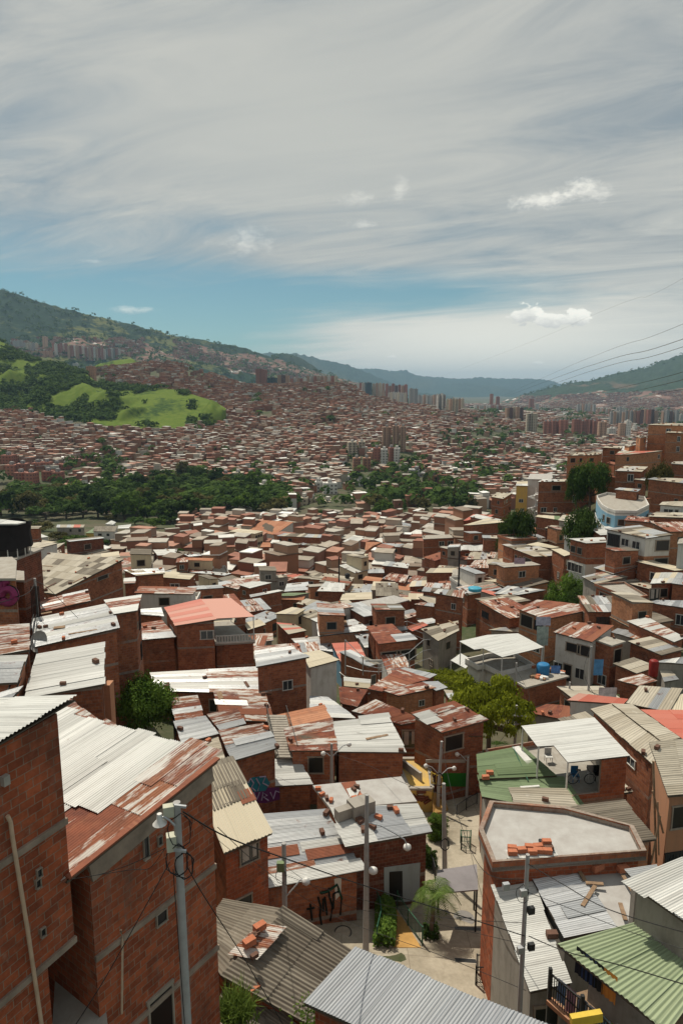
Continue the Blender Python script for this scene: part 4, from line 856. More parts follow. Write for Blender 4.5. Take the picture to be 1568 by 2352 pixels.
HS('D', 5.5, 'f', 'b', [(130, 228, 0), (215, 222, .1), (245, 262, .1), (132, 272, 0)], label='brick house with a stepped gable wall below the low white building')
HS('D', 5.5, 'f', 'b', [(245, 240, 0), (375, 215, .3), (330, 248, .2), (245, 275, 0)], label='brick gable with brown roof above the broad shed roof')
HS('D', 6.5, 'F', 'w', [(535, 150, 0), (545, 122, .4), (678, 120, .4), (660, 152, 0)], label='barn like white house with brown corrugated roof by the park trees', lm='the barn like brown roof')
HS('D', 6.0, 'w', 'y', [(680, 118, 0), (755, 110, .2), (745, 132, 0), (678, 134, 0)], label='cream tower house with white roof right of the barn like brown roof')
HS('D', 4.5, 'n', 'm', [(492, 160, 0), (545, 130, .1), (608, 120, .1), (560, 160, 0)], label='long mustard yellow building with a green roof at the edge of the woods', lm='the mustard yellow building')
HS('D', 5.0, 'w', 'w', [(606, 108, .2), (640, 88, .4), (668, 98, .2), (650, 112, 0)], label='small white peaked kiosk roof at the edge of the woods')
HS('D', 5.5, 'fpg', 'k', [(325, 128, 0), (330, 112, .2), (488, 112, .2), (480, 128, 0)], label='long shabby grey terrace with blue sheet at the edge of the woods')
HS('D', 6.0, 'w', 'b', [(665, 222, 0), (730, 200, .2), (790, 208, .2), (760, 226, 0)], label='white block on a roof left of the cream apartments', wall2=None) if False else HS('D', 5.0, 'w', 'w', [(700, 215, 0), (730, 200, .2), (788, 208, .2), (762, 224, 0)], label='white painted cube like house left of centre', lm='the white cube like house')
HS('D', 5.5, 'w', 'b', [(880, 256, 0), (1020, 252, .2), (1005, 285, .1), (905, 288, 0)], label='wide flat bright white roof left of the clustered brick houses', lm='the wide flat bright roof')
HS('D', 6.0, 'Fg', 'b', [(1020, 262, 0), (1120, 268, .1), (1205, 285, .1), (1085, 296, 0)], label='brick three window house right of the wide flat bright roof')
HS('D', 4.0, 'wg', 'b', [(1090, 385, 0), (1180, 378, .2), (1330, 392, .2), (1290, 404, 0)], label='long white roofed brick house left of the orange red roof top')
HS('D', 5.0, 'wP', 'w', [(945, 430, 0), (1010, 412, .2), (1120, 425, .2), (1085, 450, 0)], label='white and pink canopy roof above the orange red roof')
HS('D', 3.6, 't', 'b', [(945, 492, 0), (985, 482, .2), (1060, 488, .2), (1055, 516, 0)], label='low clay tile roof above the orange red roof')
HS('D', 4.6, 'cw', 'b', [(1055, 510, 0), (1130, 485, .2), (1238, 484, .2), (1240, 506, 0)], label='cream tin roof just above the orange red roof')
# ---------------------------------------------------------------- middle of the slope
for a in [
 (9.0, 'gqggw', 'b', [(232, 905, 0), (430, 885, .2), (578, 968, 0), (240, 1032, -.2)], 'tall dark brick house whose grey tin roof is dotted with bricks, one tiny window', dict(Y=60, wins=[(1, .3, 2.2, .6, .6, 'w'), (2, .4, 2.4, .9, .9, 'w')], lm='the tall dark brick house', near=False)),
 (6.5, 'c', 'w', [(530, 945, .2), (640, 925, .3), (772, 985, 0), (580, 1036, -.1)], 'block with blank white wall and a cream roof edged in bricks', dict(Y=63, wins=None, lm='the white walled block')),
 (4.2, 'pPp', 'u', [(722, 882, .2), (886, 872, .2), (962, 1006, -.2), (790, 1020, -.2)], 'salmon pink roof inside the scaffolding left of the sports court', dict(lm='the salmon pink roof', wins=None)),
 (3.6, 'gG', 'k', [(465, 852, 0), (640, 838, .1), (716, 886, .1), (520, 906, 0)], 'wide grey sheet roof behind the white walled block', {}),
 (3.4, 'g', 'k', [(560, 900, 0), (715, 888, .1), (730, 935, .1), (640, 925, 0)], 'pale grey sheet roof tucked right behind the white walled block', {}),
 (6.5, 'RrR', 'b', [(945, 772, .2), (1105, 757, .3), (1170, 815, 0), (985, 838, -.1)], 'rust brown roof of the tall brick house beside the sports court', dict(lm='the tall brick house by the court')),
 (6.0, 'qwgR', 'b', [(988, 838, .1), (1220, 815, .2), (1268, 856, 0), (1020, 886, -.1)], 'white and rust patched roof on the brick house with open dark floors by the court', dict(wins=[(2, .25, 2.0, 2.6, 1.5, 'd'), (2, .7, 2.0, 2.6, 1.5, 'd'), (2, .4, 4.8, 3.0, 1.6, 'd')])),
 (6.0, 'Fg', 'b', [(820, 706, .1), (920, 684, .3), (972, 715, 0), (862, 731, -.1)], 'square brick house with grey roof and upright window facing the alley', dict(lm='the square brick house on the alley', wins=[(2, .5, 1.5, 1.0, 1.3, 'd'), (2, .5, 4.2, 1.0, 1.1, 'd'), (3, .5, 4.4, .8, 1.9, 'o')])),
 (5.6, 'G', 'b', [(900, 615, .2), (1118, 575, .4), (1218, 604, .1), (972, 670, -.1)], 'wide dark grey roof with a brick front and doorway', dict(lm='the wide dark grey roof')),
 (4.6, 'c', 'b', [(795, 562, .1), (976, 555, .1), (980, 600, -.1), (775, 606, -.1)], 'flat cream roof left of the dark grey one', dict(lm='the flat cream roof')),
 (5.6, 'cf', 'y', [(358, 692, .1), (470, 650, .3), (555, 664, .3), (500, 697, 0)], 'cream plastered house, left wing with small curtained window', dict(lm='the cream plastered house')),
 (5.6, 'Ff', 'y', [(500, 696, .1), (590, 664, .3), (697, 690, .2), (602, 730, 0)], 'cream plastered house, right wing with plants on a balcony', dict(wins=[(2, .2, 1.4, .9, 1.6, 'd'), (2, .6, 1.4, 1.0, 1.2, 'd'), (1, .5, 1.5, .9, 1.4, 'd')])),
 (4.4, 'f', 'b', [(496, 626, .1), (560, 596, .3), (762, 630, .2), (740, 673, 0)], 'long pale roof right behind the cream plastered house', {}),
 (6.0, 'w', 'b', [(628, 548, .1), (682, 487, .4), (806, 500, .4), (800, 552, .1)], 'gleaming white canopy on a brick house in the very middle', dict(lm='the gleaming white canopy')),
 (4.6, 'fFf', 'b', [(574, 447, 0), (610, 432, .2), (766, 440, .2), (745, 472, 0)], 'brown roofed long brick house above the gleaming white canopy', {}),
 (4.6, 'rpRq', 'b', [(298, 442, 0), (440, 432, .2), (562, 446, .2), (442, 484, 0)], 'long reddish tin roof above the rubbly one', dict(lm='the long reddish tin roof')),
 (3.8, 'gqFw', 'b', [(435, 502, .1), (572, 490, .2), (582, 540, 0), (420, 552, 0)], 'rubbly grey roof strewn with stones below the long reddish roof', {}),
 (6.6, 'w', 'b', [(128, 508, .1), (215, 485, .3), (342, 494, .3), (200, 530, 0)], 'white roofed brick house with a window on each floor', dict(lm='the white roofed corner house', wins=[(2, .3, 1.4, .9, .8, 'w'), (3, .3, 4.2, 1.2, .9, 'c'), (3, .6, 1.4, .8, .8, 'w')])),
 (5.2, 'gwg', 'b', [(198, 572, .1), (380, 540, .2), (412, 546, .2), (205, 588, 0)], 'long low white roof behind the pink terrace roof', {}),
 (3.6, 'n', 'k', [(330, 580, 0), (440, 560, .1), (585, 560, .1), (480, 578, 0)], 'narrow greenish roof strip left of the gleaming canopy', {}),
 (3.0, 't', 'b', [(398, 600, 0), (425, 580, .2), (552, 580, .2), (540, 606, 0)], 'low orange tiled roof left of the gleaming canopy', {}),
 (6.5, 't', 'w', [(196, 155, 0), (285, 96, 2.2), (478, 108, 2.2), (356, 190, 0)], 'church with a great clay tiled roof and white end wall', dict(lm='the tiled church', kind='church', wins=None)),
 (9.0, 'c', 'y', [(64, 168, 0), (128, 150, 0), (288, 166, 0), (234, 182, 0)], 'cream apartment house with three rows of little windows', dict(lm='the cream apartment house', wins=[(e_, u_, d_, w_, 1.0, 'c') for e_, us, w_ in ((2, (.2, .5, .8), 1.2), (3, (.3, .7), 1.0)) for u_ in us for d_ in (1.4, 4.2, 7.0)])),
 (9.0, 'C', 'b', [(1298, 192, 0), (1490, 186, 0), (1522, 206, 0), (1302, 216, 0)], 'three storey brick house with square white edged windows', dict(lm='the three storey house with white edged windows', wins=[(2, .18, 1.6, 1.6, 1.3, 'w'), (2, .45, 1.6, 1.6, 1.3, 'w'), (2, .18, 4.4, 1.6, 1.3, 'w'), (2, .45, 4.4, 1.6, 1.3, 'w'), (2, .12, 7.2, 1.2, 1.8, 'o')])),
 (7.0, 'fC', 'b', [(1408, 267, 0), (1425, 262, .1), (1525, 265, .1), (1530, 298, 0)], 'plain brick house front right of the white edged windows', {}),
 (6.0, 'gw', 'b', [(1042, 384, 0), (1070, 356, .3), (1216, 374, .3), (1205, 402, 0)], 'grey tin roof below the dark rooftop tree', {}),
 (5.2, 'gh', 'b', [(912, 434, 0), (935, 405, .3), (1052, 406, .3), (1056, 432, 0)], 'grey roofed brick cube in the right middle', {}),
 (4.6, 'rqw', 'b', [(1048, 470, 0), (1090, 433, .2), (1212, 447, .2), (1185, 497, 0)], 'round shouldered roof of rust and rubble in the right middle', {}),
 (6.5, 'cf', 'b', [(1320, 432, 0), (1350, 402, .1), (1515, 402, .1), (1498, 430, 0)], 'long plain brick wall house with dirty cream roof', dict(lm='the long plain brick wall', wins=None)),
 (4.0, 'cw', 'b', [(1214, 520, 0), (1232, 484, .2), (1328, 480, .2), (1328, 514, 0)], 'pale roof left of the long plain brick wall', {}),
 (4.0, 'gf', 'b', [(803, 555, 0), (838, 503, .2), (1012, 505, .2), (985, 556, 0)], 'long grey roof right of the gleaming canopy', {}),
 (4.6, 'cw', 'b', [(1110, 612, 0), (1122, 588, .1), (1226, 588, .1), (1225, 612, 0)], 'small cream roof left of the tall corner brick block', {}),
 (4.0, 'cf', 'b', [(1208, 600, 0), (1212, 562, .2), (1372, 568, .2), (1366, 602, 0)], 'double pitched cream roof by the tall corner brick block', {}),
 (5.6, 'gq', 'b', [(1248, 632, 0), (1290, 620, .1), (1372, 625, .1), (1372, 648, 0)], 'little brick house dotted with rubble beside the tall corner block', {}),
 (9.0, 'gqwF', 'b', [(1372, 560, 0), (1400, 536, .1), (1570, 545, .1), (1558, 592, 0)], 'tall corner brick block with rubble strewn roof', dict(lm='the tall corner brick block', wins=[(3, .3, 1.6, .7, .9, 'w'), (3, .3, 6.2, 1.0, 1.7, 'o'), (2, .85, 7.0, .7, 1.6, 'o')])),
 (3.6, 'gqF', 'b', [(1082, 700, 0), (1240, 662, .3), (1285, 700, .1), (1140, 742, 0)], 'grey roof covered with dark stones above the rusty one', dict(lm='the roof covered with dark stones')),
 (5.0, 'FfF', 'k', [(1290, 790, 0), (1525, 738, .4), (1532, 800, .2), (1400, 866, -.1)], 'broad mouldy brown sheet roof by the steps', dict(lm='the mouldy brown sheet roof', sw=.9)),
 (3.2, 'Rp', 'b', [(1190, 778, 0), (1300, 745, .2), (1335, 765, .1), (1235, 805, -.1)], 'low rust red roof left of the mouldy brown one', {}),
 (3.2, 'gw', 'k', [(1268, 735, 0), (1360, 720, .2), (1402, 745, .1), (1300, 765, 0)], 'pale sheet roof above the mouldy brown one', {}),
 (5.0, 'gw', 'k', [(890, 842, .1), (952, 832, .1), (955, 906, -.1), (930, 908, -.1)], 'slim white tin roof left of the tall brick house by the court', {}),
 (4.4, 'fpf', 'b', [(370, 748, .1), (480, 758, .1), (562, 800, -.1), (446, 824, -.1)], 'lower brick house with red edged awning in front of the cream house', {}),
 (3.8, 'c', 'b', [(160, 752, .1), (262, 728, .2), (300, 762, 0), (190, 796, 0)], 'cream tin roof just right of the pink terrace roof', {}),
 (3.2, 'fqF', 'k', [(232, 822, .1), (345, 815, .1), (350, 862, 0), (236, 880, 0)], 'ragged grey sheets right below the pink terrace roof', {}),
 (5.0, 'c', 'k', [(790, 328, 0), (815, 304, .4), (958, 312, .4), (920, 334, 0)], 'wide cream canopy among shabby sheet roofs', {}),
 (5.6, 't', 'b', [(265, 268, 0), (282, 238, .3), (380, 240, .3), (385, 266, 0)], 'clay roofed house below the cream apartment house', {}),
 (8.0, 'fFg', 'b', [(370, 196, 0), (420, 178, 0), (660, 188, 0), (650, 208, 0)], 'long three storey brick row below the tiled church', dict(lm='the long brick row')),
 (6.0, 'gF', 'b', [(490, 250, 0), (520, 242, .1), (655, 248, .1), (650, 262, 0)], 'untidy brick house with open porch in front of the long brick row', {}),
 (5.0, 'w', 'w', [(790, 232, 0), (850, 200, .4), (932, 210, .4), (870, 240, 0)], 'white peaked warehouse roof right of the long brick row', dict(lm='the white warehouse')),
 (6.5, 'g', 'b', [(1020, 258, 0), (1050, 242, .1), (1180, 248, .1), (1165, 268, 0)], 'brick house with blue grey roof left of the dark rooftop tree', dict(lm='the blue grey roofed house')),
 (5.5, 't', 'o', [(930, 300, .1), (940, 235, .5), (1040, 238, .3), (985, 262, 0)], 'orange gabled house front between pale roofs', {}),
 (5.0, 'w', 'w', [(395, 28, 0), (415, 12, .2), (500, 20, .2), (480, 40, 0)], 'white two storey house below the wooded belt', {}),
 (5.0, 'g', 'k', [(1100, 130, 0), (1135, 100, .5), (1240, 125, .2), (1215, 145, 0)], 'grey barn roof in the right middle distance', {}),
 (4.5, 'C', 'w', [(690, 30, 0), (720, 25, 0), (785, 32, 0), (770, 42, 0)], 'small white roofed house at the foot of the trees', {}),
]: HS('E', a[0], a[1], a[2], a[3], a[4], **a[5])
# ---------------------------------------------------------------- right hand hillside
for a in [
 ('F', 6.2, 'qRrqR', 'o', [(510, 660, -.1), (642, 603, .3), (1054, 650, .2), (690, 728, -.2)], 'brick house with patched rusty roof and laundry hung on its corner balcony', dict(lm='the patched rusty roof with laundry', wins=[(3, .25, 1.3, 1.3, 1.2, 'i'), (3, .7, 1.3, 2.0, 1.6, 'd'), (3, .3, 4.2, 1.2, 1.2, 'w'), (3, .7, 4.2, 1.2, 1.6, 'd'), (2, .08, 1.5, 1.4, 1.4, 'd')])),
 ('F', 5.6, 'RqRr', 'w', [(740, 810, -.1), (862, 745, .3), (1124, 768, .3), (985, 872, -.1)], 'white walled house under a rusty roof crowded with bricks', dict(lm='the roof crowded with bricks', wins=[(3, .18, 1.3, 1.4, 1.2, 'c'), (3, .48, 1.3, 1.6, 1.0, 'c'), (3, .6, 4.3, .9, 2.0, 'o'), (3, .25, 4.0, 1.0, 1.2, 'w'), (3, .88, 4.0, 1.0, 1.2, 'w')])),
 ('F', 5.0, 'C', 'b', [(985, 850), (1082, 836), (1202, 868), (1112, 896)], 'brown slab roofed brick house with a tall green window', dict(wins=[(2, .4, 1.6, 1.2, 1.8, 'c'), (3, .4, 4.2, 1.0, 1.1, 'w')])),
 ('F', 4.0, 'gqg', 'k', [(1110, 808, 0), (1150, 785, .2), (1335, 828, .2), (1270, 855, 0)], 'jumbled grey and rusty sheets right of the brick crowded roof', {}),
 ('F', 4.8, 'wqwg', 'b', [(1208, 740, 0), (1340, 715, .3), (1580, 845, .2), (1510, 872, -.1)], 'long pale tin roof with a rust stripe running down the right side', dict(lm='the long pale roof with a rust stripe')),
 ('F', 4.0, 'fgFf', 'b', [(1215, 868, 0), (1360, 838, .3), (1575, 918, .2), (1430, 956, -.1)], 'grey splintered sheet roof at the right, shading dark windows', dict(lm='the splintered sheet roof')),
 ('F', 3.0, 'FfF', 'b', [(1120, 1010, 0), (1250, 972, .3), (1402, 1028, .1), (1270, 1072, -.1)], 'brown planked low roof in front of the splintered one', {}),
 ('F', 3.0, 'wgq', 'b', [(1150, 1115, 0), (1300, 1075, .3), (1400, 1120, .1), (1280, 1152, 0)], 'low white tin roof with brick weights above the patched cement roof', {}),
 ('F', 3.6, 'gw', 'k', [(1390, 1000, 0), (1450, 985, .1), (1640, 960, .2), (1640, 1015, 0)], 'pale metal awning at the right edge by the red drum', {}),
 ('F', 2.8, 'fg', 'k', [(1415, 1045, 0), (1470, 1035, .1), (1540, 1110, -.2), (1450, 1125, -.2)], 'tilted corrugated sheet heap at the right edge', {}),
 ('F', 3.6, 'C', 'b', [(400, 1062), (610, 1008), (842, 1090), (562, 1164)], 'flat roofed brick house with a blue water drum and clutter on its slab', dict(lm='the slab roof with the blue drum', wins=None)),
 ('F', 6.6, 'FGf', 'b', [(480, 276, 0), (640, 262, .2), (815, 320, .1), (615, 327, 0)], 'large square brick house with grey roof left of the green bank', dict(lm='the large square brick house', wins=[(3, .3, 1.6, 2.4, 1.6, 'd'), (3, .65, 1.6, .8, 1.1, 'c'), (3, .88, 1.6, .8, 1.1, 'c')])),
 ('F', 7.0, 'FG', 'b', [(412, 250, 0), (560, 240, .1), (600, 262, .1), (480, 276, 0)], 'upper left wing of the large square brick house', {}),
 ('F', 5.0, 'c', 'b', [(565, 252, 0), (640, 236, .3), (780, 268, .2), (730, 275, 0)], 'cream sheet roof behind the large square brick house', {}),
 ('F', 5.4, 'c', 'b', [(725, 280, 0), (790, 276, .1), (862, 312, .1), (810, 325, 0)], 'cream terrace roof right of the large square brick house', {}),
 ('F', 7.2, 'w', 'b', [(838, 213, 0), (1062, 205, .1), (1088, 237, .1), (950, 243, 0)], 'brick house with white roof and white painted lower front on the right hill', dict(lm='the white fronted brick house', bands=((3.5, 8, 'w'),), wins=[(3, .4, 1.6, 1.0, 1.1, 'c'), (3, .8, 1.6, 1.0, 1.1, 'c'), (3, .4, 4.6, 1.6, 1.4, 'w'), (3, .85, 4.6, 1.6, 1.5, 'w')])),
 ('F', 9.2, 'FfFg', 'w', [(1070, 150, 0), (1290, 128, .5), (1500, 188, .2), (1332, 212, -.2)], 'four level white and brick apartment house on the right hill', dict(lm='the white and brick apartment house', sw=1.0, bands=((2.75, 3.35, 'o'), (5.6, 11, 'o')), wins=[(3, .22, 1.4, 1.3, 1.1, 'w'), (3, .50, 1.4, 1.3, 1.1, 'w'), (3, .80, 1.5, 2.0, 1.8, 'i'), (3, .22, 4.2, 1.2, 1.0, 'c'), (3, .50, 4.2, 1.2, 1.0, 'c'), (3, .80, 4.2, 2.0, 1.6, 'c'), (3, .22, 7.0, 1.2, 1.1, 'w'), (3, .50, 7.0, 1.3, 1.2, 'w'), (3, .80, 7.0, 2.0, 1.6, 'c'), (2, .3, 1.5, 2.2, 1.6, 'd'), (2, .3, 4.2, 2.2, 1.6, 'd'), (2, .3, 7.0, 2.0, 1.6, 'd')])),
 ('F', 5.4, 'C', 'b', [(1000, 512), (1190, 500), (1342, 590), (1238, 607)], 'mouldy concrete slab on columns above open floors', dict(lm='the mouldy slab on columns', para=.3, wins=[(3, .2, 1.4, 2.4, 1.7, 'd'), (3, .7, 1.4, 2.4, 1.7, 'd'), (3, .4, 4.0, 3.0, 1.7, 'd'), (2, .5, 1.4, 2.4, 1.6, 'd')])),
 ('F', 4.6, 'gqFf', 'k', [(920, 455, 0), (1080, 420, .3), (1215, 458, .2), (1010, 502, 0)], 'collapsed looking heap of grey sheets above the mouldy slab', {}),
 ('F', 4.8, 'wc', 'b', [(1358, 500, 0), (1392, 432, .4), (1535, 430, .4), (1492, 497, 0)], 'brick house with half cream half grey pitched roof and a pink curtain', dict(lm='the house with the pink curtain', wins=[(3, .3, 1.4, 1.0, 1.2, 'c'), (3, .8, 1.6, 1.4, 1.7, 't')])),
 ('F', 4.8, 'g', 'b', [(1492, 497, 0), (1536, 430, .4), (1640, 440, 0), (1640, 520, -.2)], 'grey pitched roof at the right edge beside the pink curtain house', {}),
 ('F', 4.8, 'ggq', 'b', [(1345, 620, 0), (1400, 605, .2), (1640, 612, .2), (1640, 665, 0)], 'brick house at the right edge, tin roof held down by rows of stones', dict(wins=[(3, .25, 1.6, 1.0, 1.3, 'w')])),
 ('F', 5.6, 'ppR', 'b', [(165, 100, 0), (230, 58, .3), (362, 62, .3), (330, 82, 0)], 'pinkish red and cream roofs beside the big dark mango tree', dict(lm='the pinkish roof by the mango tree')),
 ('F', 6.5, 'cf', 'b', [(165, 128, 0), (320, 85, .2), (440, 108, .2), (230, 127, 0)], 'broad brick house with cream roof left of the mango tree foot', dict(wins=None)),
 ('F', 4.6, 't', 'w', [(545, 142, 0), (590, 130, .3), (655, 155, .2), (600, 180, 0)], 'small house with peach tiled roof beside the mango tree', dict(lm='the peach tiled roof')),
 ('F', 7.0, 'nc', 'b', [(622, 72, 0), (640, 62, .1), (780, 70, .1), (790, 96, 0)], 'two storey brick house with green topped porch above the peach tiled roof', {}),
 ('F', 4.4, 'f', 'k', [(770, 95, 0), (800, 62, .2), (880, 60, .2), (925, 115, 0)], 'old plain house with spotted cement roof under the roadside tree', {}),
 ('F', 3.8, 'w', 'b', [(128, 290, 0), (135, 255, .1), (355, 252, .1), (360, 292, 0)], 'gleaming white long roof left of the large square brick house', dict(lm='the gleaming long roof')),
 ('F', 3.6, 'fgq', 'b', [(185, 345, 0), (215, 298, .1), (352, 296, .1), (356, 346, 0)], 'stony grey roof below the gleaming long roof', {}),
 ('F', 4.2, 'qgfr', 'b', [(195, 400, 0), (240, 352, .2), (430, 340, .2), (485, 402, 0)], 'ragged mixed roof over an open corner terrace', dict(lm='the ragged roof over the corner terrace')),
 ('F', 3.6, 'c', 'k', [(290, 482, 0), (380, 470, .1), (478, 475, .1), (480, 500, 0)], 'cream slab roof below the corner terrace', {}),
 ('F', 4.0, 'rp', 'b', [(475, 425, 0), (520, 410, .1), (602, 405, .1), (612, 415, 0)], 'narrow red tin roof against the large square brick house', {}),
 ('F', 5.5, 'wgg', 'b', [(360, 565, 0), (450, 515, .3), (688, 542, .2), (520, 572, 0)], 'white and grey roofed brick house with purple shuttered window', dict(lm='the house with the purple shutters', wins=[(2, .35, 2.6, 1.3, 1.1, 'c')])),
 ('F', 5.6, 'p', 'k', [(268, 545, 0), (300, 540, .1), (405, 562, .1), (370, 578, 0)], 'red flat awning over a glazed balcony in the right middle', dict(wins=[(2, .5, 1.0, 2.4, .9, 'w')])),
 ('F', 4.0, 'fg', 'k', [(330, 795, 0), (400, 780, .1), (540, 775, .1), (525, 810, 0)], 'grey tin strip behind the large white canopy', {}),
 ('F', 8.0, 'C', 'w', [(1540, 215), (1600, 205), (1640, 240), (1530, 245)], 'white and brick house at the right edge with bright windows', dict(wins=[(3, .6, 2.4, 1.4, 1.6, 'w')])),
 ('H', 8.5, 'f', 'o', [(1312, 108, 0), (1400, 98, .1), (1600, 100, .1), (1570, 116, 0)], 'tall orange brick block at the top of the right hill', dict(Y=190, lm='the tall orange block on the hill top', wins=[(3, .4, 1.6, 1.2, 1.3, 'w'), (3, .4, 5.0, 1.0, 1.3, 'w')])),
 ('H', 8.5, 'f', 'o', [(1440, 163, 0), (1480, 150, .1), (1640, 150, .1), (1640, 172, 0)], 'orange brick building at the right edge just below the hill top', dict(Y=183, wins=[(3, .5, 1.6, .8, 1.3, 'w'), (3, .5, 4.2, .8, 1.3, 'w')])),
 ('H', 5.0, 'C', 'o', [(1225, 187), (1270, 180), (1312, 190), (1260, 200)], 'little brick tower house with dark windows near the hill top', dict(Y=186, wins=[(2, .3, 1.2, 1.0, 1.1, 'd'), (3, .5, 1.2, 1.0, 1.1, 'd')])),
 ('H', 4.4, 'C', 'o', [(1140, 252), (1180, 242), (1228, 252), (1180, 262)], 'small brick house stepping down from the hill top', dict(Y=184)),
 ('H', 4.4, 'f', 'b', [(985, 272, 0), (1010, 262, .1), (1135, 262, .1), (1120, 278, 0)], 'brick house with a thin pale roof behind the hill top tree', dict(Y=200)),
 ('H', 5.6, 'pRf', 'o', [(1078, 325, 0), (1110, 300, .2), (1420, 296, .2), (1210, 320, 0)], 'long brick house with red roof edge below the hill top', dict(Y=174, lm='the long brick house below the hill top', wins=[(2, .1, 1.4, .8, 1.0, 'w'), (3, .3, 1.2, .8, 1.0, 'c')])),
 ('H', 5.0, 'fF', 'o', [(732, 330, 0), (765, 308, .2), (990, 308, .2), (960, 325, 0)], 'brick house with speckled flat roof left of the hill top tree', dict(Y=190, lm='the speckled flat roof')),
 ('H', 6.5, 'R', 'o', [(890, 450, 0), (925, 446, .1), (1098, 488, 0), (960, 476, 0)], 'windowless brick wall block under the hill top tree', dict(Y=166, lm='the windowless brick block', wins=None)),
 ('H', 5.6, 'fG', 'b', [(1078, 438, 0), (1150, 405, .3), (1315, 410, .2), (1270, 446, 0)], 'house with wide grey roof and a white balcony rail on the right hill', dict(Y=158, lm='the wide grey roof on the right hill', wins=[(3, .4, 1.5, 1.2, 1.6, 'w'), (2, .4, 1.6, 1.0, 1.1, 'd')])),
 ('H', 8.4, 'wfw', 'b', [(525, 518, 0), (560, 500, .1), (890, 500, .1), (905, 514, 0)], 'three storey brick apartment house above the spiral stair', dict(Y=168, lm='the three storey brick house above the spiral stair', wins=[(3, 0.65, 1.6, 2.2, 1.2, 'd'), (3, 0.14, 1.5, .6, .6, 'c'), (3, 0.28, 4.4, 1.0, 1.8, 'w'), (3, 0.88, 7.0, 1.4, 1.2, 'w'), (3, 0.65, 7.0, .8, 1.0, 'w'), (0, .5, 4.4, 1.0, 1.8, 'w')])),
 ('H', 6.0, 'G', 'w', [(450, 498, 0), (470, 460, .1), (625, 460, .1), (635, 502, 0)], 'white sided house with grey roof left of the three storey brick one', dict(Y=180)),
 ('H', 4.6, 'cw', 'm', [(368, 545, 0), (375, 518, .1), (450, 515, .1), (455, 548, 0)], 'house with a yellow upper band at the hill foot', dict(Y=178, lm='the yellow banded house')),
 ('H', 3.6, 'f', 'b', [(190, 625, 0), (235, 596, .2), (342, 600, .2), (275, 640, 0)], 'pale pitched roof left of the yellow banded house', dict(Y=192)),
 ('H', 6.4, 'f', 'w', [(1395, 682, 0), (1420, 662, .1), (1640, 655, .1), (1560, 695, 0)], 'white columned house at the right edge with a plant filled balcony', dict(Y=118, lm='the white columned house', wins=[(3, .2, 1.6, .5, 1.8, 'c'), (3, .6, 1.6, 1.5, 1.9, 'w'), (3, .7, 4.6, 1.2, 1.4, 'c')])),
 ('H', 4.8, 'fg', 'b', [(1310, 498, 0), (1370, 484, .2), (1640, 500, .2), (1590, 530, 0)], 'cluttered brick terrace house right of the blue house', dict(Y=142)),
 ('H', 5.2, 'Cf', 'e', [(1295, 745), (1330, 738), (1400, 755), (1390, 775)], 'raw brick annex between the blue house and the white columned one', dict(Y=124, wins=None)),
 ('H', 5.0, 'fw', 'b', [(1215, 500, 0), (1240, 488, .1), (1310, 490, .1), (1300, 510, 0)], 'small orange house tucked above the blue house', dict(Y=152)),
 ('H', 6.0, 'C', 'b', [(1480, 385), (1500, 372), (1640, 370), (1640, 398)], 'brick wall house at the right edge above the bright tree', dict(Y=152, wins=None)),
 ('H', 4.6, 'gf', 'b', [(1075, 572, 0), (1110, 560, .1), (1262, 572, .1), (1240, 590, 0)], 'tin lean-to with a white rail above the blue house', dict(Y=136)),
 ('H', 3.8, 'R', 'b', [(1020, 380, 0), (1050, 372, .1), (1085, 380, .1), (1075, 395, 0)], 'small shed beside the hill top tree', dict(Y=186)),
 ('H', 5.0, 'w', 'k', [(1120, 300, 0), (1138, 262, .2), (1180, 285, .1), (1160, 310, 0)], 'grey sheet lean-to left of the long brick house below the hill top', dict(Y=185)),
]: HS(a[0], a[1], a[2], a[3], a[4], a[5], **a[6])
# ================================================================ infill between the authored houses
SC = 4.0; BW, BH = 392, 588
depthbuf = np.full((BH, BW), 1e9); roofbuf = np.zeros((BH, BW), bool)
def hull(P):
    P = sorted(set((round(x, 2), round(y, 2)) for x, y in P))
    def half(Q):
        o = []
        for p in Q:
            while len(o) > 1 and (o[-1][0]-o[-2][0])*(p[1]-o[-2][1]) - (o[-1][1]-o[-2][1])*(p[0]-o[-2][0]) <= 0: o.pop()
            o.append(p)
        return o
    a = half(P); b = half(P[::-1]); return a[:-1] + b[:-1]
def mask(poly):
    xs = [p[0]/SC for p in poly]; ys_ = [p[1]/SC for p in poly]
    x0, x1 = max(0, int(min(xs))), min(BW-1, int(max(xs))+1); y0, y1 = max(0, int(min(ys_))), min(BH-1, int(max(ys_))+1)
    if x1 <= x0 or y1 <= y0: return None
    X, Y = np.meshgrid(np.arange(x0, x1)+.5, np.arange(y0, y1)+.5); ins = np.zeros(X.shape, bool); n = len(poly); j = n-1
    for i in range(n):
        c = ((ys_[i] > Y) != (ys_[j] > Y)) & (X < (xs[j]-xs[i])*(Y-ys_[i])/((ys_[j]-ys_[i]) or 1e-9) + xs[i]); ins ^= c; j = i
    return (slice(y0, y1), slice(x0, x1)), ins
def silh(C, base): return hull([proj(p) for p in C] + [proj((p.x, p.y, base)) for p in C])
for h_ in HOUSES:
    s = mask(silh(h_['C'], h_['base']))
    if s is None: continue
    d = depthbuf[s[0]]; d[s[1]] = np.minimum(d[s[1]], h_['dist'])
    r2 = mask(hull([proj(p) for p in h_['C']] + [proj(p - Vector((0, 0, 1.9 if h_['dist'] > 55 else .3))) for p in h_['C']]))
    if r2: roofbuf[r2[0]] |= r2[1]
keep = np.zeros((BH, BW), bool)      # places the photograph leaves open: street, court, trees, bank
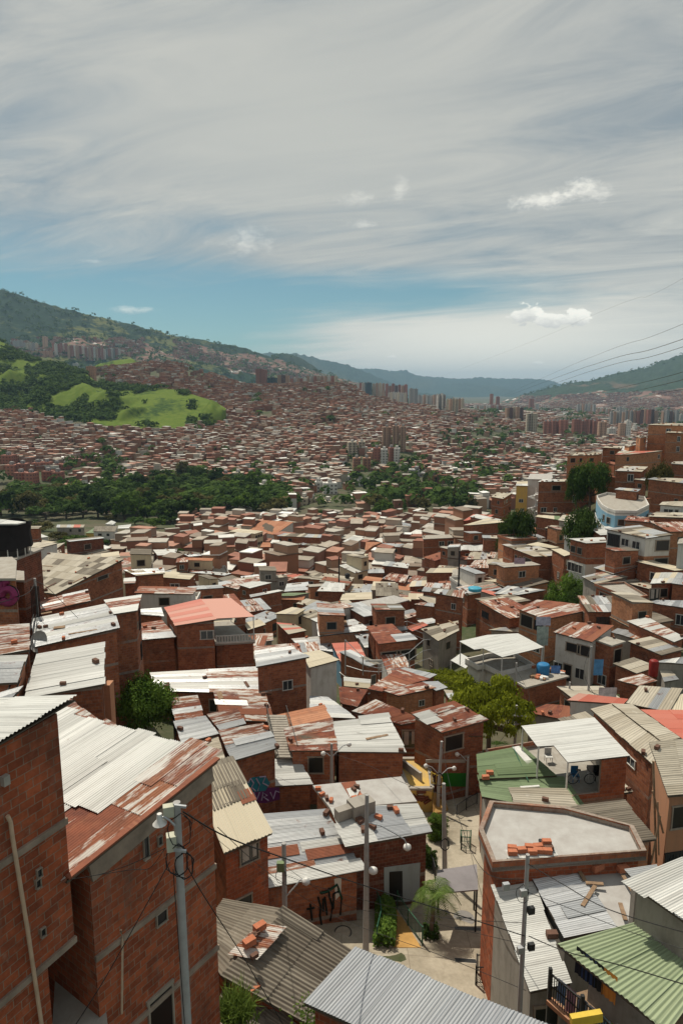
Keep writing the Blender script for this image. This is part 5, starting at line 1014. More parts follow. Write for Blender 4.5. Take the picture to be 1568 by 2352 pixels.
for poly in ([(690,1960),(800,1930),(900,1900),(985,1890),(975,1780),(1050,1740),(1120,1760),(1120,1900),(1110,2000),(1180,2352),(900,2352),(760,2190),(640,2140),(560,2100),(600,2010)],
             [(1258,1385),(1262,1330),(1300,1305),(1350,1320),(1360,1380),(1300,1392)], [(950,1560),(950,1480),(1100,1470),(1110,1560)], [(1010,1700),(1000,1560),(1080,1540),(1200,1560),(1200,1700),(1120,1745)],
             [(262,1705),(262,1590),(296,1515),(356,1515),(405,1600),(405,1700)], [(1148,1235),(1150,1150),(1230,1150),(1235,1230)], [(1300,1240),(1305,1150),(1375,1140),(1370,1230)],
             [(110,1265),(60,1195),(200,1175),(245,1180),(250,1255)], [(280,1228),(300,1185),(400,1175),(400,1225)], [(1190,1640),(1190,1560),(1240,1560),(1250,1640)], [(1360,1590),(1330,1540),(1420,1560),(1450,1590)]):
    m_ = mask(poly)
    if m_: keep[m_[0]] |= m_[1]
frng = random.Random(99)
def nearest_dir(x, y):
    best = min(HOUSES[:190], key=lambda h: (h['c'].x-x)**2 + (h['c'].y-y)**2); C = best['C']; e = C[1]-C[0]; return math.atan2(e.y, e.x)
DISTANT = []
def tryhouse(px, py, h, w, l, ang, tilt, far):
    try: c = onground(px, py, h)
    except Exception: return None
    if c.y > 460 or c.y < 18: return None
    ca, sa = math.cos(ang), math.sin(ang); z = c.z
    C = [V3((c.x + ca*a*l/2 - sa*b*w/2, c.y + sa*a*l/2 + ca*b*w/2, z + tilt*a*.5)) for a, b in ((-1, -1), (1, -1), (1, 1), (-1, 1))]
    rad = math.hypot(w, l)/2
    for (fx, fy, fr_) in FOOT:
        if (fx-c.x)**2 + (fy-c.y)**2 < (.62*(fr_+rad))**2*(1.0 if far else .9): return None
    base = min(G(p.x, p.y) for p in C) - 1.0
    s = mask(silh(C, base))
    if s is None: return None
    ins = s[1]; tot = ins.sum()
    if tot < 2: return None
    d = depthbuf[s[0]]; dist = c.length
    kp = keep[s[0]] & ins
    if kp.sum() > max(2, .04*tot): return None
    rf = roofbuf[s[0]] & ins & (d > dist)
    if rf.sum() > max(1, .10*tot): return None
    rm = mask([proj(p) for p in C])
    if rm is None: return None
    vis = (rm[1] & (depthbuf[rm[0]] > dist)).sum()
    if vis < .35*max(1, rm[1].sum()): return None
    d[ins] = np.minimum(d[ins], dist); 
    rx = mask(hull([proj(p) for p in C] + [proj(p - Vector((0, 0, 2.0))) for p in C]))
    if rx: roofbuf[rx[0]] |= (rx[1] & (depthbuf[rx[0]] >= dist - 1e-6))
    FOOT.append((c.x, c.y, rad)); return C, base, dist
cand = []
PALS = 'g gqg w gqr fF F FfF rRr rqR cf gqf qgr F C fFg wqF gF Ff f rgF C qFr Fg tt rR Ff gFq RF Fr'.split()
WAL = 'bbbbbbbbooodwwkyb'
for it in range(11000):
    # march from far to near is irrelevant: every try is tested for what it hides
    if it < 3000: px, py = frng.uniform(-20, 1590), frng.uniform(1300, 1900)
    else: px, py = frng.uniform(-20, 1590), 1178 + 260*frng.random()**1.6
    if (px < 420 and py < 1195) or (px < 300 and py < 1235): continue
    r = mask([(px-3, py-3), (px+3, py-3), (px+3, py+3), (px-3, py+3)])
    if r is None: continue
    small = it > 6500 or (it < 3000 and py > 1500)
    h = frng.choice((2.8, 4.2, 5.4, 5.6, 6.0, 6.4) if py > 1330 else (3.0, 5.4, 5.8, 7.6, 8.2)) if not small else frng.choice((2.6, 3.0, 5.2))
    w = frng.uniform(4.0, 6.8)*(.75 if small else 1); l = frng.uniform(5, 8.6)*(.75 if small else 1)
    q = onground(px, py, h); ang = nearest_dir(q.x, q.y) + frng.choice((0, math.pi/2)) + frng.gauss(0, .12)
    t = tryhouse(px, py, h, w, l, ang, frng.choice((.4, .7, -.5, .2)), q.y > 200)
    if t: cand.append((t[2], t[0], t[1], h))
cand.sort(key=lambda c: c[0])
print('infill', len(cand), 'authored', len(HOUSES))
NIND = 300 - len(HOUSES)
for k, (dist, C, base, h) in enumerate(cand):
    pal = frng.choice(PALS); wl = frng.choice(WAL)
    if k < NIND:
        r0_ = house(C, pal, wl, base=base, near=dist < 45, para=(.5 if pal in 'CG' else False))
        if dist > 60 and frng.random() < .42: upper(r0_, C, C[0].z, frng, frng.choice(PALS), wl)
    else:
        DISTANT.append((C, base))
        if frng.random() < .4: z_ = Vector((0, 0, 2.5)); DISTANT.append(([C[0].lerp(C[1], .45) + z_, C[1] + z_, C[2] + z_, C[3].lerp(C[2], .45) + z_], C[0].z - .8))
# ---------------------------------------------------------------- the mass of far houses, one object
fm = MB()
PALF = {'wall': 0, 'roof': 1}
def farhouse(C, base, rt, wt, rng):
    poly = [(p.x, p.y) for p in C]; tops = [p.z for p in C]; u0 = rng.uniform(0, 20)
    if not ccw(C): poly = poly[::-1]; tops = tops[::-1]; C = C[::-1]
    c = sum(C, Vector())/4; n = 4
    for i in range(4):
        j = (i+1) % 4; p, q = poly[i], poly[j]
        nx, ny = (q[1]-p[1]), -(q[0]-p[0])
        if nx*(-c.x) + ny*(-c.y) < -abs(c.y)*2.0 and c.y > 500: continue
        L = math.hypot(q[0]-p[0], q[1]-p[1])
        fm.face([(p[0], p[1], base), (q[0], q[1], base), (q[0], q[1], tops[j]), (p[0], p[1], tops[i])], 0, [(u0, base), (u0+L, base), (u0+L, tops[j]), (u0, tops[i])], wt)
    ov = [c + (p-c)*1.06 + Vector((0, 0, .12)) for p in C]; fm.face(ov, 1, [(0, 0)]*4, rt)
    lo = [p - Vector((0, 0, .25)) for p in ov]
    for i in range(4): j = (i+1) % 4; fm.face([lo[i], lo[j], ov[j], ov[i]], 1, [(0, 0)]*4, rt)
for C, base in DISTANT: farhouse(C, base, frng.random(), frng.random(), frng)
def inpoly(x, y, P):
    c = False; j = len(P)-1
    for i in range(len(P)):
        if (P[i][1] > y) != (P[j][1] > y) and x < (P[j][0]-P[i][0])*(y-P[i][1])/(P[j][1]-P[i][1]) + P[i][0]: c = not c
        j = i
    return c
BELT = [(-300,1138),(20,1142),(170,1136),(300,1112),(430,1092),(560,1108),(660,1122),(665,1168),(640,1178),(520,1172),(420,1190),(-300,1200)]
BELT2 = [(845,1180),(850,1095),(930,1074),(1000,1104),(1095,1132),(1090,1178)]
GREENP = [(-300,930),(0,930),(60,946),(100,966),(180,984),(260,990),(400,993),(450,982),(500,968),(512,955),(505,945),(450,922),(330,893),(250,878),(190,850),(0,780),(-300,740)]
CLR = [(792,845,1045,1092),(872,938,1024,1060),(850,924,1056,1080),(804,858,1082,1112),(715,812,1132,1168),(808,868,1116,1148),(590,630,944,966),(-20,162,1085,1136),(686,832,1158,1182),(1225,1400,985,1008),(1206,1242,982,1000)]
def dens(px, py, Y):
    for a, b, c, d in CLR:
        if a < px < b and c < py < d: return -1
    if inpoly(px, py, GREENP): return 0
    if inpoly(px, py, BELT): return .02
    if inpoly(px, py, BELT2): return .10
    if Y < 560 and py > 1095: return .5 if px > 600 else .12
    v = noise.noise((px*.012, py*.03, 5.5))
    if py > 1060: return .80 if v > -.28 else .2
    if px > 880 and py > 1010: return .74 if v > -.12 else .12
    if px > 1000 and py > 935: return (.55 if v > -.02 else .08) if Y < 2200 else .3
    if px < 560 and 840 < py < 900 and noise.noise((px*.02, py*.05, 1.5)) > .12: return .15
    if v < -.42 and py > 900: return .25
    return .97
nf = 0; y = 430.0; rr = random.Random(5); HB = {}
while y < 4200:
    sp = 8.2 if y < 1000 else (9.5 if y < 1700 else 17.0 + (y-1700)*.006)
    x = -.60*y
    while x < .60*y:
        jx, jy = x + rr.uniform(-.25, .25)*sp, y + rr.uniform(-.3, .3)*sp; g = G(jx, jy); px, py = proj((jx, jy, g))
        x += sp
        if not (-30 < px < 1600): continue
        if jy > 1000 and inpoly(px, py, GREENP): continue
        if 1560 < y and px < 860: continue
        if y > 1560 and px < 1040 and py > 1000: continue
        if rr.random() > dens(px, py, jy): continue
        th = noise.noise((jx*.006, jy*.006, 2.2))*1.6 + rr.gauss(0, .07); big = rr.random() < .05 and jy > 600
        w = sp*rr.uniform(.62, .98)*(1.5 if big else 1); l = sp*rr.uniform(.7, 1.15)*(1.7 if big else 1)
        hh = rr.choice((2.8, 5.2, 5.4, 5.6, 7.8, 8.0) if jy < 1700 else (4, 6, 8, 11))*(.75 if big else 1); ca, sa = math.cos(th), math.sin(th); tl = rr.uniform(-.35, .35)
        C = [Vector((jx + ca*a*l/2 - sa*b*w/2, jy + sa*a*l/2 + ca*b*w/2, g + hh + tl*a)) for a, b in ((-1, -1), (1, -1), (1, 1), (-1, 1))]
        farhouse(C, g - 2.5, rr.random(), rr.random(), rr); nf += 1
        if rr.random() < .22 and jy < 1600:      # an upper room on part of the roof
            C2 = [C[0].lerp(C[1], .45), C[1], C[2], C[3].lerp(C[2], .45)]; C2 = [p + Vector((0, 0, 2.4)) for p in C2]; farhouse(C2, g + hh - .3, rr.random(), rr.random(), rr)
    y += sp*.95
# small settlements on the mountain flank and on the green knoll
for name, n_, f_ in (('left_mountain', 2600, lambda px, py: (400 < px < 770 and abs(py - (800 + (px-430)*.20)) < 26) or (30 < px < 330 and abs(py-798) < 22)), ('right_mountain', 5200, lambda px, py: px > 1150 and py > 897 + (1568-px)*.04)):
    k = 0; tries = 0
    while k < n_ and tries < 60000:
        tries += 1; a = rr.uniform(-.56, .1) if name[0] == 'l' else rr.uniform(.22, .60); Y = rr.uniform(1950, 3600) if name[0] == 'l' else rr.uniform(2700, 5000)
        z = hz(name, a*Y, Y)
        if z is None or z < -80: continue
        px, py = proj((a*Y, Y, z))
        if not f_(px, py) or noise.noise((px*.02, py*.06, 9)) < -.12: continue
        w, l, hh = rr.uniform(8, 15), rr.uniform(8, 18), rr.uniform(4, 9); th = rr.uniform(-.4, .4); ca, sa = math.cos(th), math.sin(th)
        C = [Vector((a*Y + ca*p*l/2 - sa*q*w/2, Y + sa*p*l/2 + ca*q*w/2, z + hh)) for p, q in ((-1, -1), (1, -1), (1, 1), (-1, 1))]
        farhouse(C, z - 6, rr.random(), rr.random(), rr); k += 1
print('far houses', nf, len(fm.f))
o = fm.build('distant_houses', [M_FARW, M_FARR], origin=(0, 900, -80)); tag(o, 'mass of small brick houses covering the far hillside', 'houses', kind='stuff')
# ---------------------------------------------------------------- apartment towers
TOWERS = []
def tower(f, x0, x1, yt, yb, typ, Y=None, hill=None, desc='', n=1, parts=False, extra=0.0):
    wpx = (x1-x0)/n
    for k in range(n):
        a, b = x0 + wpx*k + wpx*.05, x0 + wpx*(k+1) - wpx*.05; jt = random.uniform(0, .14)*(yb-yt) if n > 1 else 0
        X0, Yt = fp(f, a, yt + jt); X1, Yb = fp(f, b, yb); Yd = Y
        if hill:
            r_3 = Vector(ray((X0+X1)/2, Yb)).normalized(); h_ = HILLS[hill].ray_cast(Vector((0, 0, 0)), r_3)[0]; Yd = h_.y if h_ else (Y or 2500)
        elif Y is None: Yd = solve((X0+X1)/2, Yb)
        if not hill and f == 'O' and Y: Yd = min(Y, .96*solve((X0+X1)/2, Yb))
        if n > 1: Yd += random.uniform(-.01, .01)*Yd
        p0, p1 = PY(X0, Yt, Yd), PY(X1, Yt, Yd); w = (p1-p0).length; zt = PY((X0+X1)/2, Yt, Yd).z; zb = PY((X0+X1)/2, Yb, Yd).z
        g = G((p0.x+p1.x)/2, Yd + 5); zb = min(zb, g if not hill else zb) - 3 - extra; c = (p0+p1)/2; dp = max(10, min(w*.9, 20)); th = random.uniform(-.18, .18); t_ = typ[k % len(typ)]
        root = empty('apartment_tower' if (zt-zb) > 22 else 'apartment_block', (c.x, c.y + dp/2, zb))
        H = zt-zb; m1 = MB()
        def bx(cx, cy, sx, sy, z1, tint):
            R_ = Matrix.Rotation(th, 2); P = [R_ @ Vector((cx+sx/2*q, cy+sy/2*e)) + Vector((c.x, c.y+dp/2)) for q, e in ((-1, -1), (1, -1), (1, 1), (-1, 1))]
            m1.prism([(p.x, p.y) for p in P], zb, z1, 0, tint=tint, voff=zt)
        tn = random.random()
        if w > 14: bx(-w*.27, 0, w*.40, dp, zt, tn); bx(w*.27, -.6, w*.42, dp, zt - random.choice((0, 0, 2.8)), tn); bx(0, 1.6, w*.3, dp, zt - .6, 0.1)
        else: bx(0, 0, w, dp, zt, tn)
        m1.build('wall', TW[t_], root)
        m2 = MB(); m2.box((c.x, c.y + dp/2, zt + 1.2), (max(3, w*.22), dp*.4, 3.0), rz=th); m2.build('roof_room', TW['w' if t_ in 'wc' else 'g'], root)
        if parts:
            for s in (-1, 1):
                m3 = MB(); m3.box((c.x + s*w*.27, c.y - .25, (zt+zb)/2), (w*.05, 1.0, H - .5), rz=th); m3.build('painted_recess_strip', TW['d'], root)  # raised dark strip, a recess's shade given as colour
        TOWERS.append((root, desc, t_))
for a in [
 ('M', 232, 310, 262, 362, 'r', dict(Y=1750, desc='wide dark red tower standing alone on the ridge')),
 ('M', 312, 372, 318, 352, 'k', dict(Y=1760, desc='low dark block on the ridge')), ('M', 374, 452, 300, 352, 'bd', dict(Y=1760, n=3)),
 ('M', 455, 560, 322, 348, 'rwb', dict(Y=1720, n=5)), ('M', 560, 760, 306, 350, 'bwrcb', dict(Y=1650, n=9)),
 ('M', 932, 978, 350, 420, 'k', dict(Y=2300, desc='dark green glass tower at the head of the hill row')), ('M', 980, 1062, 350, 440, 'cb', dict(Y=2300, n=4)),
 ('M', 1064, 1205, 356, 470, 'rbrd', dict(Y=2350, n=7)), ('M', 1080, 1200, 412, 470, 'wcw', dict(Y=2150, n=8)), ('M', 1216, 1272, 380, 490, 'g', dict(Y=2250, n=2)),
 ('M', 1274, 1450, 420, 535, 'gwbw', dict(Y=2200, n=11)), ('M', 1455, 1568, 452, 545, 'cbc', dict(Y=2300, n=7)), ('M', 880, 932, 352, 400, 'wr', dict(Y=2100, n=3)),
 ('O', 0, 52, 598, 705, 'wg', dict(Y=2250, n=4)), ('O', 60, 172, 625, 715, 'cbc', dict(Y=2400, n=6)), ('O', 238, 330, 668, 712, 'wbw', dict(Y=2500, n=6)), ('O', 332, 425, 668, 715, 'wrb', dict(Y=2450, n=6)),
 ('O', 338, 360, 597, 700, 'r', dict(Y=2900, desc='slim far tower, taller of the lonely pair on the skyline')), ('O', 376, 402, 614, 700, 'r', dict(Y=2900, desc='far tower, shorter of the lonely pair on the skyline')),
 ('O', 440, 552, 678, 755, 'bdc', dict(Y=2000, n=5)), ('O', 588, 622, 628, 700, 'r', dict(Y=2900, desc='reddish tower above the far trees')), ('O', 628, 650, 660, 700, 'w', dict(Y=2900)), ('O', 655, 725, 680, 700, 'cw', dict(Y=2900, n=3)),
 ('O', 573, 648, 722, 822, 'c', dict(Y=1600, parts=True, desc='lone tan tower above the right hand houses')), ('O', 684, 836, 762, 845, 'r', dict(Y=1750, n=6, desc='dark red slab, left half of the slab wall')), ('O', 870, 1050, 760, 842, 'r', dict(Y=1750, n=7, desc='dark red slab, right half of the slab wall')),
 ('O', 815, 925, 735, 762, 'cb', dict(Y=2100, n=5)), ('O', 1034, 1088, 776, 880, 'b', dict(Y=1450, parts=True, desc='tan brown tower in front of the red slabs')), ('O', 1092, 1142, 816, 862, 'w', dict(Y=1500, desc='white stepped block among the right towers')),
 ('O', 1165, 1205, 785, 880, 'b', dict(Y=1450, desc='brown half of the brown and white pair')), ('O', 1205, 1240, 770, 880, 'w', dict(Y=1460, desc='white half of the brown and white pair')), ('O', 1254, 1276, 800, 840, 'w', dict(Y=1600, desc='little white block before the hill top')),
 ('O', 895, 1012, 658, 722, 'gwb', dict(Y=2900, n=7)), ('O', 1020, 1110, 690, 730, 'bw', dict(Y=2700, n=5)), ('O', 1108, 1200, 700, 802, 'gbw', dict(Y=2100, n=5)), ('O', 1144, 1180, 678, 740, 'g', dict(Y=2600, n=2)), ('O', 1180, 1200, 684, 740, 'w', dict(Y=2600)),
 ('O', 1200, 1272, 698, 790, 'gb', dict(Y=2150, n=4)), ('O', 1276, 1412, 694, 790, 'rdb', dict(Y=2050, n=6)), ('O', 1440, 1545, 700, 785, 'bgd', dict(Y=2300, n=5)), ('O', 1550, 1575, 728, 785, 'w', dict(Y=2000)),
 ('M', 1043, 1105, 634, 790, 'b', dict(desc='left and widest of the three tall brown towers in the valley', parts=True, Y=830)), ('M', 1108, 1156, 626, 800, 'b', dict(desc='middle of the three tall brown towers in the valley', parts=True, Y=820)), ('M', 1160, 1198, 630, 812, 'b', dict(desc='right and slimmest of the three tall brown towers in the valley', parts=True, Y=815)),
 ('M', 820, 884, 730, 862, 'c', dict(desc='cream tower, taller of the pale pair in the valley', parts=True, Y=760)), ('M', 888, 938, 727, 832, 'c', dict(desc='cream tower, shorter of the pale pair in the valley', parts=True, Y=780)),
 ('M', 856, 906, 832, 932, 'o', dict(desc='orange brick tower, left of its pair in the valley trees', parts=True, Y=690)), ('M', 918, 972, 832, 926, 'o', dict(desc='orange brick tower, right of its pair in the valley trees', parts=True, Y=690)),
 ('M', 985, 1034, 768, 866, 'r', dict(desc='red block with a white neighbour under the brown towers', Y=720)), ('M', 1034, 1082, 776, 868, 'w', dict(desc='white block with vertical windows under the brown towers', Y=715)), ('M', 1086, 1120, 766, 850, 'r', dict(desc='second red block under the brown towers', Y=740)), ('M', 1120, 1158, 770, 848, 'w', dict(desc='second white block under the brown towers', Y=738)),
 ('M', 990, 1026, 688, 752, 'w', dict(Y=900, desc='plain white block left of the tall brown towers')), ('M', 1242, 1274, 714, 775, 'r', dict(Y=900, desc='red brown block right of the tall brown towers')), ('M', 1274, 1342, 716, 780, 'w', dict(Y=905, n=2)),
 ('M', 252, 340, 494, 556, 'g', dict(Y=1130, desc='grey glazed school block in the middle of the brick hill')),
 ('M', 612, 660, 985, 1062, 'w', dict(Y=545, desc='left block of the white estate in the trees')), ('M', 660, 756, 992, 1088, 'w', dict(Y=530, desc='front block of the white estate in the trees')), ('M', 735, 842, 952, 1000, 'w', dict(Y=600, desc='rear block of the white estate in the trees')), ('M', 868, 942, 975, 1036, 'w', dict(Y=585, desc='right block of the white estate in the trees')), ('M', 944, 1000, 966, 1022, 'w', dict(Y=590, desc='far right block of the white estate in the trees')),
 ('M', 520, 620, 1080, 1165, 'c', dict(Y=470, n=2, desc='tan low apartment block at the wood edge')), ('M', 628, 720, 1100, 1170, 'c', dict(Y=465, n=2, desc='tan low apartment block beside the round tree')), ('M', 790, 906, 1096, 1166, 'c', dict(Y=462, n=2, desc='tan low apartment block with flat roof right of the round tree')),
 ('M', 1208, 1330, 908, 955, 'g', dict(Y=640, desc='pale grey warehouse like block in the valley')), ('M', 1330, 1420, 945, 995, 'o', dict(Y=600, desc='orange plastered block in the valley')), ('M', 1480, 1620, 862, 905, 'w', dict(Y=760, desc='long white hall in the valley', n=1)),
 ('W', 0, 74, 262, 400, 'r', dict(Y=640, desc='left edge block of the red brick estate')), ('W', 24, 150, 308, 405, 'r', dict(Y=610, desc='long block of the red brick estate above the trees', n=2)), ('W', 78, 196, 356, 440, 'r', dict(Y=580, desc='front left block of the red brick estate', n=2)),
 ('W', 180, 286, 298, 372, 'r', dict(Y=640, n=2, desc='rear block of the red brick estate')), ('W', 238, 348, 350, 432, 'r', dict(Y=590, n=2, desc='front right block of the red brick estate')), ('W', 290, 394, 306, 370, 'r', dict(Y=650, n=2, desc='right block of the red brick estate')), ('W', 508, 572, 330, 390, 'r', dict(Y=640, desc='small red brick block among the trees')),
 ('M', 0, 320, 925, 985, 'rc', dict(Y=600, n=4, desc='long low brick row behind the wood')), ('M', 230, 345, 1000, 1090, 'w', dict(Y=540, desc='grey white house among the trees')), ('M', 300, 460, 952, 990, 'o', dict(Y=620, n=2, desc='orange low row behind the wood')), ('M', 455, 545, 1045, 1090, 'w', dict(Y=520, desc='low white house with dark windows by the wood')),
 ('L', 72, 128, 385, 440, 'g', dict(hill='left_mountain', n=3)), ('L', 130, 215, 400, 452, 'gcw', dict(hill='left_mountain', n=5)), ('L', 241, 268, 364, 440, 'b', dict(hill='left_mountain', desc='lone tall brown tower on the mountain foot')), ('L', 296, 384, 398, 470, 'rwr', dict(hill='left_mountain', n=6)),
 ('L', 386, 480, 412, 486, 'brw', dict(hill='left_mountain', n=6)), ('L', 484, 570, 422, 498, 'rwb', dict(hill='left_mountain', n=7)), ('L', 576, 688, 430, 492, 'rwg', dict(hill='left_mountain', n=8)), ('L', 690, 775, 452, 480, 'rb', dict(hill='left_mountain', n=6)), ('L', 180, 300, 446, 480, 'bo', dict(hill='left_mountain', n=6)), ('L', 415, 458, 518, 545, 'w', dict(hill='left_mountain', desc='white low block at the mountain foot')), ('L', 492, 540, 535, 565, 'o', dict(Y=1250, desc='pink brick block at the edge of the green hill wood')),
]: tower(*a[:6], **a[6])
print('towers', len(TOWERS))
# ================================================================ trees
rt_ = random.Random(31)
for a in [  # foot x,y (1568 px), crown width px, shape, detail, material, words
 (332, 1702, 150, 'round', 3, M_LEAFB, 'big broad leaved papaya like shrub between the brick houses at left', 1.75), (325, 1610, 62, 'tall', 2, M_LEAF, 'dark slender shrub growing above the papaya like one', 1.7),
 (1120, 1745, 185, 'flat', 3, M_LEAFY, 'yellow green feathery tree rising beside the wide white canopy', 2.3), (1055, 1625, 150, 'flat', 3, M_LEAFY, 'flat topped yellow green tree behind the pointed rust red roof', 1.2),


 (1400, 1118, 30, 'round', 2, M_LEAF, 'small tree between the hill top houses', .9),
 (930, 1272, 46, 'round', 2, M_LEAF, 'dark rooftop tree in the middle right', 1.0), (905, 1287, 40, 'round', 2, M_LEAF, 'lower dark tree beside the rooftop tree in the middle right', .8), (905, 1378, 50, 'round', 2, M_LEAF, 'shrubby tree between cream roofs in the middle', .8),
 (1000, 1490, 26, 'tall', 2, M_LEAF, 'dark cypress like tree before the mouldy brown roof', 1.3), (757, 1476, 24, 'cone', 1, M_LEAFB, 'small bright conifer by the cream plastered house', 1.1), (1050, 1238, 44, 'round', 1, M_LEAF, 'round tree at the right end of the low town', .8), (1030, 1222, 34, 'round', 1, M_LEAFB, 'small light tree at the right end of the low town', .9),
 (175, 1262, 70, 'flat', 2, M_LEAF, 'spreading umbrella shaped park tree', 1.0), (205, 1260, 60, 'round', 1, M_LEAF, 'dark park tree right of the umbrella shaped one', .7), (165, 1258, 30, 'round', 1, M_LEAFB, 'small bright round park tree', .8), (100, 1222, 50, 'round', 1, M_LEAFO, 'thin brownish park tree above the low white building', .8), (80, 1215, 30, 'tall', 1, M_LEAF, 'slim park tree above the low white building', 1.0), (232, 1256, 46, 'round', 1, M_LEAF, 'dark round park tree before the barn like roof', .8), (135, 1240, 50, 'round', 1, M_LEAFO, 'dull park tree right of the low white building', .7),
 (352, 1240, 60, 'round', 1, M_LEAF, 'round dark tree left of the low town', .8), (355, 1212, 62, 'round', 1, M_LEAFB, 'leafy tree above the round dark one left of the low town', .7), (310, 1205, 50, 'round', 1, M_LEAF, 'low tree left of the leafy one', .7), (390, 1200, 54, 'round', 1, M_LEAF, 'dark tree right of the leafy one left of the low town', .8), (255, 1195, 34, 'round', 1, M_LEAFO, 'olive brown tree by the mustard yellow building', .8),
 (738, 1184, 30, 'round', 1, M_LEAFB, 'round bright tree standing at the near edge of the wooded belt', 1.0), (1235, 1180, 24, 'round', 1, M_LEAF, 'little tree below the yellow banded house', .8),
 (1305, 1385, 92, 'bush', 3, M_LEAFB, 'bright shrubby mound covering the steep bank', 2.3), (1335, 1392, 70, 'bush', 3, M_LEAF, 'darker shrubs at the right end of the steep bank', 2.3), (1275, 1388, 52, 'bush', 3, M_LEAFB, 'left low shrubs at the foot of the steep bank', 2.3), (1320, 1345, 56, 'bush', 3, M_LEAF, 'upper shrubs at the crown of the steep bank', .8),
 (1398, 1568, 60, 'bush', 2, M_LEAF, 'dark shrubs in the gap below the roof crowded with bricks', .5), (1150, 1712, 60, 'bush', 2, M_LEAF, 'rambling scrub at the foot of the yellow green tree', .5), (1230, 1268, 60, 'bush', 2, M_LEAFB, 'hedge like scrub above the large square brick house', .5), (1378, 1230, 46, 'bush', 2, M_LEAFY, 'grassy scrub slope left of the blue house', .6),
 (655, 2075, 46, 'bush', 3, M_LEAFY, 'yellow green shrub beside the roadside pole at lower left', 1.5), (635, 2052, 36, 'bush', 3, M_LEAFB, 'thin leafy shrub left of the roadside pole at lower left', 1.6), (985, 1990, 54, 'tall', 3, M_LEAF, 'dark shrub hugging the pole on the verge', 1.5), (1003, 1925, 84, 'tall', 3, M_LEAFB, 'feathery tree beside the stepped path', 1.1), (965, 1798, 30, 'bush', 3, M_LEAFB, 'green plants in the raised planter', 1.0), (1063, 1935, 30, 'bush', 3, M_LEAF, 'potted bushes by the fenced bin on the street', 1.2), (1055, 1890, 30, 'bush', 3, M_LEAF, 'low bushes at the top of the side stair', .8), (1092, 1990, 24, 'bush', 3, M_LEAF, 'dark bush under the slab terrace', 1.3), (1100, 2245, 34, 'bush', 3, M_LEAF, 'plants in the black fenced planter at the foot of the long white roof', 1.0), (1485, 1955, 22, 'bush', 2, M_LEAFB, 'small bush beneath the leaning poles at right', 1.4),
 (860, 1372, 26, 'bush', 1, M_LEAF, 'bush on the path by the flat cream roof', .8), (755, 1432, 30, 'bush', 1, M_LEAF, 'bush in the alley before the square brick house', .8), (1080, 1352, 40, 'bush', 1, M_LEAF, 'bush below the cream slab roof in the right middle', .6)]:
    treepx(a[0], a[1], a[2], a[3], a[4], a[5], a[6], hs=a[7])
treeat(1196, 1145, 92, 140, 'round', 2, M_LEAF, 'big dark mango tree by the three storey brick house')
treeat(1170, 1172, 62, 142, 'round', 2, M_LEAF, 'lower left companion of the big dark mango tree')
treeat(1340, 1148, 84, 121, 'round', 2, M_LEAF, 'dark domed roadside tree left of the blue house')
treeat(1362, 1042, 92, 158, 'round', 2, M_LEAF, 'broad dark tree on top of the right hill')
treeat(1328, 1052, 56, 159, 'round', 2, M_LEAF, 'left shoulder tree on top of the right hill')
treeat(1518, 1048, 66, 146, 'round', 2, M_LEAFO, 'brownish green tree by the orange blocks on the right hill')
def scatter(poly, n, wr, shapes, mats, words, step, det=0, near=None):
    got = []; t = 0; x0 = min(p[0] for p in poly); x1 = max(p[0] for p in poly); y0 = min(p[1] for p in poly); y1 = max(p[1] for p in poly)
    while len(got) < n and t < n*60:
        t += 1; x, y = rt_.uniform(x0, x1), rt_.uniform(y0, y1)
        if not inpoly(x, y, poly) or any(abs(x-g[0]) < step and abs(y-g[1]) < step*.33 for g in got): continue
        got.append((x, y))
        if x < -15 or x > 1585: continue
        sh = rt_.choice(shapes); m_ = rt_.choice(mats); d = words
        dd = {M_LEAF.name: 'dark', M_LEAFB.name: 'bright green', M_LEAFO.name: 'olive brown', M_LEAFY.name: 'yellow green'}[m_.name] + {'round': ' domed', 'flat': ' spreading', 'tall': ' tall', 'cone': ' conical'}[sh] + ' tree ' + d
        p = onground(x, y); p.z -= .4
        tree(p, rt_.uniform(*wr)*(.5 if sh == 'cone' else 1), sh, det, m_, dd, hs=rt_.uniform(.85, 1.15)*(1.7 if sh == 'cone' else 1.0))
scatter([(p[0]-0, p[1]+8) for p in BELT if p[0] > -250] + [(-10, 1190)], 118, (17, 26), ('round', 'round', 'flat', 'tall'), (M_LEAF, M_LEAF, M_LEAF, M_LEAFB, M_LEAFO), 'in the dark wooded belt', 25, 1)
scatter([(p[0], p[1]+6) for p in BELT2], 34, (11, 19), ('round', 'round', 'tall', 'cone'), (M_LEAF, M_LEAF, M_LEAFB, M_LEAFO), 'in the right part of the wooded belt', 24, 1)
scatter([(990,1110),(1000,1040),(1180,1020),(1330,1060),(1300,1110),(1160,1150)], 34, (8, 13), ('round', 'tall', 'cone'), (M_LEAF, M_LEAF, M_LEAFB), 'among the valley houses', 24)
scatter([(560,1110),(380,1080),(820,1045),(860,1080)], 16, (8, 13), ('round', 'cone', 'tall'), (M_LEAF,), 'before the brick estate rows', 28)
# small trees poking up between the houses of the low town
scatter([(380,1215),(1040,1205),(1100,1330),(1050,1400),(420,1400)], 16, (4, 7), ('round', 'tall'), (M_LEAF, M_LEAFB), 'between the roofs of the low town', 60, 1)
